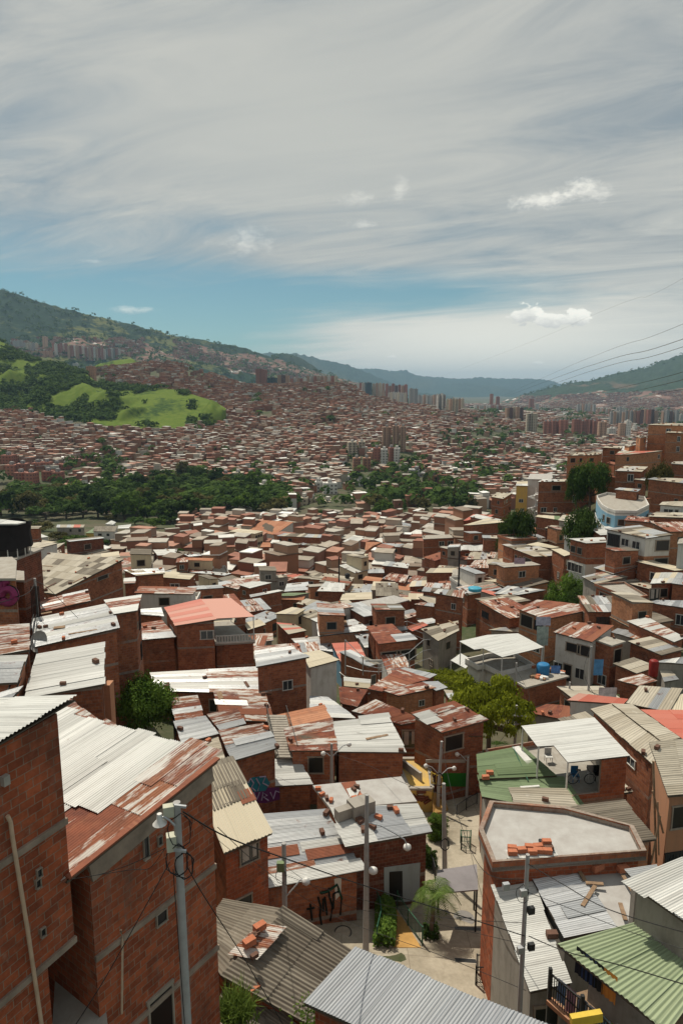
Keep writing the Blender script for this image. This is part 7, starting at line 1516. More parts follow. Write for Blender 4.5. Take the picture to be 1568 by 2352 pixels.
cpx('X', [(1015, 1715, 44), (1030, 1790, 40), (1060, 1900, 34), (1110, 2000, 25), (1208, 2020, 20.4)], .014, 'loose white taped cable from the leaning pole down to the right hand pole')
cpx('X', [(1180, 1650, 52), (1150, 1700, 50), (1090, 1760, 47), (1073, 1790, 46)], .012, 'cable from the cross arm pole to the straight lane pole')
cpx('X', [(1183, 1640, 52), (1215, 1600, 60), (1180, 1530, 66)], .012, 'cable from the cross arm pole up to the slab roof pole')
cpx('X', [(82, 1335, 52), (110, 1350, 50), (180, 1420, 50)], .02, 'cable from the wire crowded pole to the white roof with the dish')
cpx('X', [(80, 1340, 52), (60, 1365, 50), (-20, 1390, 46)], .03, 'cable bundle from the wire crowded pole to the left edge')
cpx('X', [(78, 1412, 51), (60, 1480, 44), (30, 1560, 36), (5, 1610, 32)], .05, 'thick bundle of cables running down the gap at the left edge')
cpx('X', [(84, 1412, 51), (72, 1480, 44), (48, 1560, 36), (20, 1612, 32)], .04, 'second cable bundle in the gap at the left edge')
cpx('X', [(1375, 1485, 62), (1290, 1450, 70), (1250, 1440, 75)], .02, 'slack cable from the corner pole to the laundry balcony')
cpx('X', [(1357, 1484, 62), (1340, 1540, 60), (1360, 1590, 58), (1390, 1610, 57)], .02, 'slack clothesline cable below the white house crowded with bricks')
for y, Ye, xe, ye, rr_ in ((738, 60, 1128, 921, .016), (776, 60, 1150, 915, .028), (795, 60, 1165, 920, .024), (838, 60, 1285, 920, .026), (867, 60, 1360, 918, .026), (897, 60, 1440, 918, .018), (625, 60, 930, 895, .008)):
    cpx('X', [(1620, y - 16, Ye), (1490, y + (ye-y)*.20, 80), (1380, y + (ye-y)*.40 if y > 700 else 715, 110), (xe + (1380-xe)*.4, y + (ye-y)*.75, 240), (xe, ye, 900)] if y < 700 or xe < 1250 else [(1620, y - 12, Ye), (1500, y + (ye-y)*.42, 85), (xe + 40, ye - 8, 300), (xe, ye, 700)], rr_,
        'high cable crossing the sky, %s' % {738: 'above the two dark ones', 776: 'as the upper dark line', 795: 'just below the upper dark line', 838: 'over the mountain slope', 867: 'in the middle of the mountain slope', 897: 'lowest on the mountain', 625: 'highest of all, very faint'}[y])
# ================================================================ loose things
def thing(name, label, cat, loc=(0, 0, 0), group=None): return empty(name, loc, label, cat, group)
_bm = []
def brickmesh():
    if _bm: return _bm
    for m_ in (M_BRK, M_BRKD):
        mb = MB(); mb.box((0, 0, .1), (.38, .22, .2)); o = mb.build('loose_brick', m_, None, origin=(0, 0, 0)); _bm.append(o.data); bpy.data.objects.remove(o)
    return _bm
BR = []
def loosebrick(p, rz, desc, dark=False, s=1.0):
    o = bpy.data.objects.new('loose_brick', brickmesh()[1 if dark else 0]); sc.collection.objects.link(o); o.location = p; o.rotation_euler.z = rz; o.scale = (s, s, s)
    tag(o, desc, 'brick', 'loose bricks on the roofs'); return o
def roofpt(h, s, t, lift=.06):
    C = h['C']; return bil(C, s, t) + Vector((0, 0, lift)) if len(C) == 4 else None
def roofray(lm, fr, x, y, lift=.05):
    C = rec(lm)['C']; n = (C[1]-C[0]).cross(C[-1]-C[0]).normalized(); r = Vector(ray(*fp(fr, x, y))); return r*(C[0].dot(n)/r.dot(n)) + Vector((0, 0, lift))
# nine bricks on a tin sheet on the slab terrace
sl_ = 'the smooth grey slab terrace'
mb = MB(); P = [roofray(sl_, 'V', x, y, .30) for x, y in ((282, 1244), (440, 1232), (640, 1240), (668, 1285), (590, 1300), (312, 1308))]; mb.face(P if ccw(P) else P[::-1], 0, [(p.x, p.y) for p in P]); lo = [p - Vector((0, 0, .02)) for p in P]; mb.face(lo[::-1] if ccw(P) else lo, 0); tag(mb.build('tin_sheet', roofmat('w', False)), 'flat scrap of tin under the bricks on the grey slab terrace', 'tin sheet')
for k, (x, y) in enumerate(((338, 1240), (340, 1272), (405, 1254), (462, 1232), (482, 1268), (523, 1228), (523, 1258), (584, 1214), (599, 1240), (590, 1262))):
    p = roofray(sl_, 'V', x, y + 8, .31)
    if k in (7,): p.z += .12
    loosebrick(p, -.12 + .1*(k % 3), ['leftmost rear brick', 'leftmost front brick', 'second brick from the left', 'rear brick by the pole', 'front brick right of the pole', 'rear brick of the middle pair', 'front brick of the middle pair', 'topmost rear brick at the right', 'greyish brick at the right end', 'front brick at the right end'][k] + ' on the slab terrace tin sheet', k == 8)
root = thing('vent_pipe', 'short black topped vent pipe on the grey slab terrace', 'vent pipe', roofray(sl_, 'V', 543, 1175, 0)); p = root.location.copy(); mb = MB(); mb.tube([p, p + Vector((0, 0, .3))], .09, 12); mb.build('pipe', M_STEEL, root); mb = MB(); mb.tube([p + Vector((0, 0, .27)), p + Vector((0, 0, .31))], .10, 12); mb.build('cap', M_IRON, root)
# bricks on the old cement roof ridge
def ridgebrick(fr, x, y, Zr, rz, desc, dark=False, s=1.3): p = PZ(*fp(fr, x, y), Zr); loosebrick(p, rz, desc, dark, s)
mb = MB(); e0, e1 = PZ(*fp('T', 330, 1060), -19.25), PZ(*fp('T', -20, 1420), -19.25)
q = [e0 + Vector((-.5, .1, 0)), e0 + Vector((.45, .0, -.1)), e1 + Vector((.45, 0, -.1)), e1 + Vector((-.5, .1, 0))]; mts = {}; sheets(mb, q, 'qgr', True, random.Random(2), .5, 1.6, mats=mts); tag(mb.build('tin_sheet', [roofmat(k_, True) for k_ in mts]), 'rusty tin strips laid along the ridge of the old cement roof', 'tin sheet')
for k, (x, y, d) in enumerate(((160, 1110, 0), (120, 1175, 1), (85, 1215, 1), (40, 1285, 0), (100, 1430, 1), (90, 1830, 0))):
    ridgebrick('T', x, y, -19.15 if k < 5 else -20.0, .7, ['top brick', 'small dark stone under the top brick', 'grey lump', 'large brick', 'pale stone below the large brick', 'broken brick low'][k] + ' on the old cement roof ridge', bool(d), 1.15 if not d else .7)
for k, (x, y, Yq) in enumerate(((720, 1990, 21.5), (640, 2200, 20))):
    pass
fl = 'the flat grey felt roof'
for k, (x, y, d) in enumerate(((635, 685, 0), (660, 722, 0), (718, 760, 0), (862, 690, 1), (880, 672, 1), (865, 745, 0), (905, 738, 0), (690, 745, 1))):
    loosebrick(roofray(fl, 'B', x, y, .03), k*.7, 'loose tile fragment on the grey felt roof, %s' % ['left end', 'below the left one', 'lower left corner', 'on the white patch', 'behind the white patch', 'left of the lower pair', 'right of the lower pair', 'beside the stone'][k], bool(d), .95)
mb = MB(); P = [roofray(fl, 'B', x, y, .02) for x, y in ((780, 640), (870, 628), (932, 750), (925, 775), (860, 770))]; P = P if ccw(P) else P[::-1]; mb.face(P, 0, [(p.x, p.y) for p in P]); lo = [p - Vector((0, 0, .015)) for p in P]; mb.face(lo[::-1], 0); tag(mb.build('rust_sheet', roofmat('R', False)), 'rust brown metal strip lying on the grey felt roof', 'metal sheet')
mb = MB(); P = [roofray(fl, 'B', x, y, .035) for x, y in ((815, 680), (862, 668), (900, 690), (880, 730), (840, 735))]; P = P if ccw(P) else P[::-1]; mb.face(P, 0, [(p.x, p.y) for p in P]); lo = [p - Vector((0, 0, .01)) for p in P]; mb.face(lo[::-1], 0); tag(mb.build('white_sheet_scrap', roofmat('w', False)), 'ragged white scrap on the rust brown strip', 'metal sheet')
# planks on roofs
def plank(lm, fr, x0, y0, x1, y1, desc, w=.16, mat=M_WOOD, lift=.10):
    a, b_ = roofray(lm, fr, x0, y0, lift), roofray(lm, fr, x1, y1, lift); mb = MB(); mb.beam(a, b_, w, .05); tag(mb.build('plank', mat), desc, 'plank')
mz = 'the mirror bright zinc roof'
for a in ((925, 1438, 1005, 1310, 'brown plank lying on the mirror bright zinc roof'), (1165, 1420, 1198, 1530, 'upright plank on the dull grey flat roof'), (890, 1190, 940, 1275, 'rotten plank at the top of the dull grey roof'), (945, 1290, 1058, 1298, 'pale flat board on the dull grey roof'), (1180, 1240, 1262, 1375, 'long cracked plank at the right of the dull grey roof')): plank(mz, 'C', *a)
loosebrick(roofray(mz, 'C', 1015, 1200, .08), .5, 'orange block at the top of the dull grey roof', False, 1.5); loosebrick(roofray(mz, 'C', 1182, 1210, .06), .2, 'orange brick at the far corner of the dull grey roof', False, 1.2)
plank('the dazzling white tin roof', 'B', 940, 368, 1080, 340, 'bent brown strip on the dazzling white roof', .25); plank('the white roof with the satellite dish', 'D', 310, 712, 375, 705, 'small heap of slats on the white roof with the dish', .5)
plank('the white roof with the satellite dish', 'D', 395, 748, 560, 722, 'long batten near the lower edge of the white roof with the dish', .2); plank('the white roof with the satellite dish', 'D', 235, 632, 300, 620, 'perforated block strip at the upper edge of the white roof with the dish', .3)
plank('the green tin roof', 'V', 345, 465, 455, 715, 'thin green pipe lying down the green tin roof', .06, M_GIRON); plank('the green tin roof', 'V', 365, 470, 480, 600, 'bundle of pale planks at the edge of the green tin roof', .5, M_WHITE); plank('the green tin roof', 'V', 400, 762, 535, 752, 'white tube lying on the brown sheet patch', .16, M_WHITE)
for k, (x, y, d) in enumerate(((180, 662, 0), (150, 695, 0))): loosebrick(roofray('the green tin roof', 'V', x, y, .05), .1*k, ['upper', 'lower'][k] + ' brick at the left edge of the green tin roof', False, 1.1)
loosebrick(roofray('the bright tin roof behind the centre pole', 'P', 568, 785, .05), 1.9, 'single red brick on the bright tin roof behind the centre pole', False, 1.1)
for k, (x, y) in enumerate(((180, 885), (205, 905), (225, 990), (325, 960))): loosebrick(roofray('the bright tin roof behind the centre pole', 'P', x, y, .08), k*.8, 'dark red brick at the lower left of the bright tin roof, %s' % ['uppermost', 'second from the top', 'left of the pole', 'right of the pole'][k], True, 1.0)
loosebrick(roofray('the grey tin roof with rusty bands', 'T', 225, 258, .06), .6, 'brick tile near the left edge of the banded grey roof', False, 1.0)
# raised L shaped box on the bright tin roof
p = roofray('the bright tin roof behind the centre pole', 'P', 165, 800, 0); root = thing('roof_box', 'grey L shaped masonry box on the bright tin roof, left of the centre pole', 'roof box', p)
mb = MB(); mb.box(p + Vector((.2, .1, .38)), (1.3, .9, .76), rz=.5); mb.box(p + Vector((-.75, -.35, .30)), (.9, .5, .6), rz=.5); mb.build('wall', WALL['k'], root)
# automatic weights: what holds the tin roofs down
bs = MB(); kb = 0; wr2 = random.Random(77)
for h in sorted(HOUSES, key=lambda q: q['dist']):
    if len(h['C']) != 4 or h['pal'][0] in 'pPtNsnchG' or h['dist'] > 260 or h['kind'] == 'church' or h['dist'] < 22: continue
    A_ = (h['C'][1]-h['C'][0]).length*(h['C'][3]-h['C'][0]).length; heavy = h['root'].get('lm') in ('the roof crowded with bricks', 'the roof covered with dark stones')
    n = int(min(26 if heavy else 12, A_*wr2.uniform(.05, .22)*(2.5 if heavy else 1)))
    if 'w' == h['pal'] or h['root'].get('lm') in ('the grey tin roof with rusty bands', 'the long white ribbed roof', 'the bright tin roof behind the centre pole', 'the dark red tin roof by the stair'): n = min(n, 2)
    for k in range(n):
        s, t = wr2.random(), wr2.random()
        if wr2.random() < .5: s = wr2.choice((.06, .5, .94)) + wr2.uniform(-.04, .04)
        p = roofpt(h, min(.97, max(.03, s)), t, .05); rz = wr2.uniform(0, 3.1)
        if kb < 150 and h['dist'] < 95:
            o = loosebrick(p, rz, '', wr2.random() < .75, wr2.uniform(.8, 1.15)); BR.append((o, h)); kb += 1
        else: bs.box(p + Vector((0, 0, .09)), (wr2.uniform(.3, .6), .24, .2), wr2.choice((0, 1, 1, 1, 2)), rz)
    if h['dist'] > 60 and h['pal'][0] in 'gfFqrw':
        for k in range(int(A_*.05)):
            s, t = wr2.random(), wr2.random(); p = roofpt(h, s, t, .09); e = (h['C'][1]-h['C'][0]).normalized() if wr2.random() < .4 else (h['C'][3]-h['C'][0]).normalized(); L = wr2.uniform(.8, 2.4); bs.beam(p - e*L/2, p + e*L/2, wr2.uniform(.12, .5), .05, wr2.choice((1, 2, 2, 3)))
tag(bs.build('roof_ballast', [M_BRK, M_BRKD, M_WOOD, M_STEEL], origin=(0, 90, -40)), 'countless stones, bricks and battens lying on the farther roofs', 'ballast', kind='stuff')

# satellite dish
p = PY(*fp('D', 262, 790), 47.2); root = thing('satellite_dish', 'grey satellite dish on the corner of the white tin roof', 'satellite dish', p); q = PY(*fp('D', 234, 784), 46.9)
mb = MB(); rows = []; ax = Vector((-.35, -.85, .4)).normalized(); u_ = ax.cross(Vector((0, 0, 1))).normalized(); v_ = u_.cross(ax)
for i in range(6): rr_ = .78*i/5; rows.append([q + (u_*math.cos(a*.3142) + v_*math.sin(a*.3142))*rr_ + ax*(rr_*rr_*.35) for a in range(21)])
mb.grid(rows); mb.grid([[c_ - ax*.03 for c_ in r] for r in rows][::-1]); mb.build('dish', plain('dish_grey', (.34, .33, .31), .6), root)
mb = MB(); mb.tube([q - ax*.05, p + Vector((0, 0, .1)), p - Vector((0, 0, .3))], .035, 6); mb.tube([q + v_*-.7, q + ax*.8], .02, 5); mb.build('bracket', M_STEEL, root)
# rusty corner post by the very bright white roof
p = PY(*fp('D', 590, 1020), 37.4); root = thing('corner_post', 'tall orange brown corner post beside the very bright white roof', 'post', Vector((p.x, p.y, p.z - 6))); mb = MB(); mb.beam((p.x+.35, p.y, p.z - 6), (p.x+.35, p.y, p.z + .0), .7, .35); mb.build('shaft', WALL['e'], root)
# black netted terrace with white roof, left edge
c_ = PY(*fp('D', 20, 180), 62); r_3 = 2.35
root = thing('netted_terrace', 'round terrace wrapped in black netting under a thin white roof, left edge', 'terrace', (c_.x, c_.y, c_.z - 6))
zt0, zb0 = PY(*fp('D', 60, 105), 62).z, PY(*fp('D', 60, 238), 62).z
def ringp(r, z, n=24): return [Vector((c_.x - .9 + r*1.45*math.cos(a*2*math.pi/n), c_.y + r*math.sin(a*2*math.pi/n), z + .12*math.sin(a*1.7))) for a in range(n+1)]
mb = MB(); mb.grid([ringp(r_3*1.02, zb0), ringp(r_3*.98, zb0 + 1.2), ringp(r_3*1.0, zt0 - .5), ringp(r_3*1.03, zt0)]); mb.build('netting', M_BLACKNET, root)
mb = MB(); mb.grid([ringp(r_3*.9, zb0 - .6), ringp(r_3*.9, zb0)]); mb.face(ringp(r_3*.9, zb0 - .6)[:-1][::-1]); mb.build('floor_slab', M_DARK, root)
for k in range(12): a = math.pi*1.0 + k*.28; q = Vector((c_.x - .9 + r_3*1.45*math.cos(a), c_.y + r_3*math.sin(a), 0)); mb = MB(); mb.beam((q.x, q.y, zb0 - .7), (q.x, q.y, zb0 + .1), .07); mb.build('baluster', M_FRAME, root)
Cq = corners('D', [(-120, 108, 0), (-60, 76, .1), (150, 97, .1), (100, 108, 0)], Z=zt0 + .25); mb = MB(); deck(mb, Cq, .1, 0); sheets(mb, Cq, 'w', False, random.Random(1), 1.2, 5, mats={'w': 1}); mb.build('roof', [M_FRAME, roofmat('w', False)], root)
Cq = [V3((c_.x - 7, c_.y - 2.2, zb0 - .7)), V3((c_.x + 1.9, c_.y - 2.2, zb0 - .7)), V3((c_.x + 2.6, c_.y + 2.5, zb0 - .7)), V3((c_.x - 7, c_.y + 2.5, zb0 - .7))]; house(Cq + [V3((c_.x - 8, c_.y, zb0 - .7))], 'C', 'd', near=False, wins=None, label='dark brick building carrying the black netted terrace')
# church tower
p = onground(*fp('E', 288, 118), 0); z1 = PY(*fp('E', 288, 52), p.y - 4).z; c_ = PY(*fp('E', 288, 100), p.y - 4)
root = thing('bell_tower', 'small white bell tower with dark openings beside the tiled church roof', 'bell tower', (c_.x, c_.y, G(c_.x, c_.y))); w_ = 2.6
mb = MB(); mb.prism([(c_.x-w_, c_.y-w_), (c_.x+w_, c_.y-w_), (c_.x+w_, c_.y+w_), (c_.x-w_, c_.y+w_)], G(c_.x, c_.y) - 2, z1 - 1); mb.prism([(c_.x-w_-.3, c_.y-w_-.3), (c_.x+w_+.3, c_.y-w_-.3), (c_.x+w_+.3, c_.y+w_+.3), (c_.x-w_-.3, c_.y+w_+.3)], z1 - 1, z1 - .6); mb.build('wall', WALL['w'], root)
mb = MB(); apex = Vector((c_.x, c_.y, z1 + 1.0)); B_ = [Vector((c_.x + a*w_, c_.y + b_*w_, z1 - .55)) for a, b_ in ((-1, -1), (1, -1), (1, 1), (-1, 1))]
for i in range(4): mb.face([B_[i], B_[(i+1) % 4], apex])
mb.build('roof', roofmat('w', False), root)
for dx_ in (-1.1, 1.1): window(root, (c_.x + dx_, c_.y - w_, z1 - 3.4), (0, -1), 1.1, 2.6, 'd', 'bell_opening')
# blue house with curved balconies
def bandhouse():
    top = [(946, 632), (958, 665), (985, 700), (1025, 725), (1080, 742), (1232, 745), (1322, 700), (1290, 640), (1020, 610)]
    C = corners('H', top, None, Y=128); root = house(C, 'C', 'w', near=False, wins=None, label='blue and white house with curved white balcony fronts on the right hill', lm='the blue house', para=.5, oh=.0); h = HOUSES[-1]
    def band(z0, z1, sc_, mat, nm):
        mb = MB(); c = h['c']; ring = C if ccw(C) else C[::-1]; mb.prism([(c.x + (p.x-c.x)*sc_, c.y + (p.y-c.y)*sc_) for p in ring], z0, z1, 0, voff=z0); mb.build(nm, mat, root)
    z = C[0].z
    band(z - 3.1, z - .5, .985 + .02, WALL['u'], 'blue_storey'); band(z - 4.2, z - 3.1, 1.03, WALL['w'], 'balcony_front'); band(z - 7.0, z - 4.2, 1.01, WALL['u'], 'lower_blue_storey'); band(z - 8.4, z - 7.0, 1.04, WALL['p'], 'lower_balcony_front')
    c = h['c']
    for x, y in ((1000, 735), (1035, 745), (1125, 762), (1185, 762)):
        r = Vector(ray(*fp('H', x, y))); ring = C if ccw(C) else C[::-1]; best = None
        for i in range(len(ring)):
            a = c + (ring[i]-c)*1.005; b_ = c + (ring[(i+1) % len(ring)]-c)*1.005; e = b_-a; nr = Vector((e.y, -e.x, 0)).normalized()
            if r.dot(nr) >= 0: continue
            q = r*(a.dot(nr)/r.dot(nr)); u = (q-a).dot(e)/e.dot(e)
            if 0 <= u <= 1 and (best is None or q.length < best[0].length): best = (q, nr)
        if best: window(root, (best[0].x, best[0].y, z - 1.7), best[1], 1.1, 1.1, 'd')
bandhouse()
# spiral stair beside the three storey house
p0 = PY(*fp('H', 515, 750), 168); root = thing('spiral_stair', 'pale outdoor stair zigzagging up beside the mango tree', 'staircase', p0); zt2 = PY(*fp('H', 515, 590), 168).z
mb = MB(); n = 22
for k in range(n): z = p0.z + (zt2-p0.z)*k/n; a = k*.55; mb.box((p0.x + 1.0*math.cos(a) - .4, p0.y + .9*math.sin(a), z), (1.7, .5, .14), rz=a)
mb.tube([p0 + Vector((-.4, 0, -1)), Vector((p0.x - .4, p0.y, zt2 + 1))], .12, 8); mb.build('steps', M_WHITE, root)
# blue drum and clutter
def drum(fr, x, y, Yd, col, label, r=.55, h=1.0):
    p = PY(*fp(fr, x, y), Yd); root = thing('water_drum', label, 'water tank', p); mb = MB(); mb.tube([p, p + Vector((0, 0, h*.9)), p + Vector((0, 0, h))], [r, r*1.08, r*.9], 16); mb.build('drum', col, root); mb = MB(); mb.tube([p + Vector((0, 0, h)), p + Vector((0, 0, h + .1))], [r*.9, r*.4], 16); mb.build('lid', col, root)
def roofdrum(lm, fr, x, y, *a, **k): q = roofray(lm, fr, x, y, .0); drum(fr, x, y, q.y, *a, **k)
roofdrum('the slab roof with the blue drum', 'F', 672, 1075, M_BLUE, 'bright blue drum standing on the cluttered slab roof', .65, 1.1)
drum('F', 240, 545, 92, plain('cyan_plastic', (.05, .30, .42), .4), 'low cyan tub on the white balcony house in the right middle', .9, .45); drum('F', 1375, 1085, 62, plain('red_drum', (.20, .015, .012), .5), 'dark red drum at the right edge above the low white tin roof', .42, 1.5)
for k, (x, y) in enumerate(((600, 1040), (640, 1100), (720, 1060), (775, 1070), (690, 1108))):
    p = roofray('the slab roof with the blue drum', 'F', x, y, 0); root = thing('rubble_heap', 'small clutter pile on the slab roof, %s' % ['by the back edge', 'front centre', 'right of the drum', 'at the right corner', 'front, red bricks'][k], 'rubble'); 
    root.location = p; mb = MB(); rg = random.Random(k)
    for q_ in range(7): mb.box(p + Vector((rg.uniform(-.5, .5), rg.uniform(-.4, .4), .12)), (rg.uniform(.2, .7), rg.uniform(.2, .5), rg.uniform(.1, .3)), rg.choice((0, 1, 2)), rg.uniform(0, 3))
    mb.build('debris', [M_WHITE, M_WOOD, M_BRK], root)
# palm on the street
p = onground(*Pp(930, 2075)); root = thing('palm_tree', 'small feathery palm standing on the street between ramp railing and awning', 'palm', p)
H_ = 2.3; top = p + Vector((.15, .1, H_)); mb = MB(); mb.tube([p, p + Vector((.05, 0, H_*.5)), top], [.13, .10, .09], 8); mb.build('trunk', M_BARK, root); pr = random.Random(12)
for k in range(11):
    a = k*2.399; up = pr.uniform(.3, 1.6); L = pr.uniform(1.2, 1.8); d = Vector((math.cos(a), math.sin(a), 0)); P = []; mb = MB()
    for i in range(9): t = i/8; P.append(top + d*L*t*(1 - .15*t) + Vector((0, 0, up*t*1.3 - (1.0 + up*.9)*t*t)))
    mb.tube(P, .014, 4)
    for i in range(1, 9):
        ax = (P[i]-P[i-1]).normalized(); sd_ = ax.cross(Vector((0, 0, 1))).normalized()
        for q in range(3):
            c0 = P[i-1].lerp(P[i], q/3); ll = .46*(1 - abs(i/8 - .4)*1.0)
            for s in (-1, 1): e = c0 + sd_*s*ll + ax*ll*.45 + Vector((0, 0, -.22*ll)); w_ = ax*.024; mb.face([c0 - w_, c0 + w_, e + w_*.2, e - w_*.2], 0, tint=pr.random())
    mb.build('frond', M_PALM, root)
mb = MB()
for k in range(160): d = Vector((pr.gauss(0, 1), pr.gauss(0, 1), .8 + pr.random())).normalized(); leafquad(mb, p + Vector((pr.uniform(-.4, .4), pr.uniform(-.4, .4), pr.uniform(0, .45))), d, .12, pr.random(), pr)
mb.build('skirt_leaves', M_LEAF, root)
# garden hoops, planter with mural, yellow slide wall
for x, y, r, lb in ((392, 1558, .42, 'upper'), (478, 1690, .38, 'lower')):
    p = onground(*Pp(x, y + 55)); root = thing('hoop_sign', '%s orange ring on a thin post beside the ochre ramp' % lb, 'ring', p); c_ = PY(*Pp(x, y), p.y); mb = MB(); mb.tube([c_ + Vector((math.cos(a*.2618)*r, math.sin(a*.2618)*r*.8, math.sin(a*.2618)*r*.5)) for a in range(25)], .03, 6, caps=False); mb.build('ring', M_ORANGE, root); mb = MB(); mb.tube([p, c_ + Vector((.3, 0, -.1))], .025, 5); mb.build('post', M_ORANGE, root)
PA = [PY(*Pp(x, y), 44) for x, y in ((700, 545), (946, 545), (946, 745), (760, 720))]; root = thing('mural_planter', 'yellow walled raised planter with a brown letter mural', 'planter', PA[3]); zt_ = PA[0].z
mb = MB(); zb_ = zt_ - 3.6; mb.prism([(PA[0].x, 44), (PA[1].x, 44), (PA[1].x + .2, 48), (PA[0].x - .6, 48)], zb_, zt_); mb.build('wall', WALL['m'], root)
mb = MB(); x0_, x1_ = PA[0].x, PA[1].x
for a, b_ in (((x0_, 44.05), (x1_, 44.05)), ((x1_, 44.05), (x1_ + .2, 48)), ((x1_ + .2, 48), (x0_ - .6, 48)), ((x0_ - .6, 48), (x0_, 44.05))): mb.beam((a[0], a[1], zt_ + .06), (b_[0], b_[1], zt_ + .06), .28, .16)
mb.build('coping', M_CONC, root)
mb = MB(); dk2 = plain('brown_mural_paint', (.16, .05, .025), .8)
for L in (((785, 560), (880, 570)), ((800, 575), (785, 620), (870, 625)), ((820, 660), (905, 625), (925, 650), (860, 690)), ((740, 600), (800, 650), (850, 640))): mb.tube([PY(*Pp(x, y), 43.97) for x, y in L], .13, 5)
mb.build('mural_lettering', dk2, root)
mb = MB(); mb.tube([PY(*Pp(x, y), 43.95) for x, y in ((800, 572), (800, 596), (850, 596), (850, 575))], .05, 5); mb.build('white_letter', M_WHITE, root)
mb = MB(); q = [PY(*Pp(x, y), Yq) for x, y, Yq in ((945, 575, 45), (1060, 560, 48), (1150, 745, 45), (955, 800, 42))]; mb.face(q if ccw(q) else q[::-1], 0); lo = [a - Vector((0, 0, .4)) for a in q]
for i in range(4): mb.face([lo[i], lo[(i+1) % 4], q[(i+1) % 4], q[i]], 0)
tag(mb.build('yellow_ramp', M_RAMP), 'ochre yellow sloping slab beside the mural planter at the top of the street', 'ramp')
mb = MB(); mb.beam(PY(*Pp(640, 300), 47), PY(*Pp(830, 440), 45), .2, 1.0); tag(mb.build('stair_wall', M_CONC), 'pale concrete parapet slanting down behind the mural planter', 'wall')
for (pts, lb) in (([(935, 488), (1055, 545)], 'upper'), ([(945, 560), (950, 740)], 'lower')): rail('P', pts, .9, M_YEL, lb + ' yellow handrail by the ochre slab', Y=44.5)
# outdoor stair between red roofs
s0, s1 = PY(*fp('B', 435, 470), 46), PY(*fp('B', 370, 215), 51); root = thing('outdoor_stair', 'steep dark outdoor stair climbing between the red roofs', 'staircase', s0); mb = MB()
for k in range(17): q = s0.lerp(s1, k/16); mb.box(q, (1.5, .34, .08))
d_ = Vector((.75, 0, -.1)); mb.beam(s0 + d_, s1 + d_, .1, .25); mb.beam(s0 - d_*1, s1 - d_*1, .1, .25); mb.build('steps', plain('stair_concrete', (.30, .27, .23), .9), root)
for s in (-1, 1):
    mb = MB(); a, b_ = s0 + Vector((.78*s, 0, .95)), s1 + Vector((.78*s, 0, .95)); mb.beam(a, b_, .05)
    for k in range(12): q = a.lerp(b_, k/11); mb.beam(q - Vector((0, 0, .95)), q, .03)
    mb.build('handrail', M_IRON, root)
# sports court behind the houses: netting posts, hoop
def court():
    root = thing('court_cage', 'tall wire cage of posts and rails around the sports court', 'court fence', PY(*fp('E', 1000, 1080), 75)); Y0, Y1 = 73, 95
    def pp(x, y, Yq): return PY(*fp('E', x, y), Yq)
    T = [(808, 1075, 73, 880), (920, 1085, 72, 990), (1020, 1080, 72, 1035), (1215, 1060, 78, 960), (1305, 1030, 86, 880), (1490, 975, 98, 860), (1200, 830, 100, 760), (950, 855, 100, 850)]
    tp = []
    for x, y, Yq, yt in T: a, b_ = pp(x, y, Yq), pp(x, yt - 20, Yq); mb = MB(); mb.tube([a, b_], .07, 6); mb.build('post', M_STEEL, root); tp.append((a, b_))
    for i in range(len(tp)-1):
        for f in (0.25, .6, 1.0): mb = MB(); mb.tube([tp[i][0].lerp(tp[i][1], f), tp[i+1][0].lerp(tp[i+1][1], f)], .035, 5); mb.build('rail', M_STEEL, root)
    root = thing('basketball_hoop', 'basketball backboard on a steel frame in the caged court', 'basketball hoop', pp(990, 1090, 74)); a = pp(988, 1020, 74); mb = MB(); mb.box(a, (1.9, .08, 1.25)); mb.build('backboard', M_FRAME, root); mb = MB(); mb.tube([a + Vector((-.4, -.06, -.3)), a + Vector((-.4, -.06, .2)), a + Vector((.4, -.06, .2)), a + Vector((.4, -.06, -.3)), a + Vector((-.4, -.06, -.3))], .05, 4); mb.build('target_square', M_ORANGE, root)
    mb = MB(); mb.tube([a + Vector((0, .1, -.3)), a + Vector((0, .8, -2.5)), a + Vector((0, .8, -4))], .08, 6); mb.build('support', M_STEEL, root); mb = MB(); mb.tube([a + Vector((math.cos(k*.5)*.25, -.3 + math.sin(k*.5)*.25, -.45)) for k in range(14)], .025, 4, caps=False); mb.build('rim', M_ORANGE, root)
court()
# bicycle, chairs and boxes on the terrace under the wide white canopy
zf = zt - 2.72
def tp_(x, y): a, b_, c = ray(*fp('V', x, y)); return Vector((a/c*zf, b_/c*zf, zf))
p = tp_(835, 728); root = thing('bicycle', 'white bicycle parked on the terrace under the wide white canopy', 'bicycle', p)
for s in (-.52, .52): mb = MB(); mb.tube([p + Vector((s + .33*math.cos(a*.3142), .02, .34 + .33*math.sin(a*.3142))) for a in range(21)], .025, 5, caps=False); mb.build('wheel', M_IRON, root)
mb = MB(); f_ = [(-.52, .34), (-.2, .85), (.35, .85), (-.05, .34), (-.52, .34), (-.05, .34), (-.2, .85)]; mb.tube([p + Vector((a, 0, b_)) for a, b_ in f_], .022, 5); mb.tube([p + Vector((.52, 0, .34)), p + Vector((.36, 0, .98))], .022, 5); mb.build('frame', M_WHITE, root)
mb = MB(); mb.box(p + Vector((-.22, 0, .95)), (.26, .12, .06)); mb.build('saddle', M_IRON, root); mb = MB(); mb.beam(p + Vector((.36, -.25, 1.0)), p + Vector((.36, .25, 1.0)), .03); mb.build('handlebar', M_IRON, root)
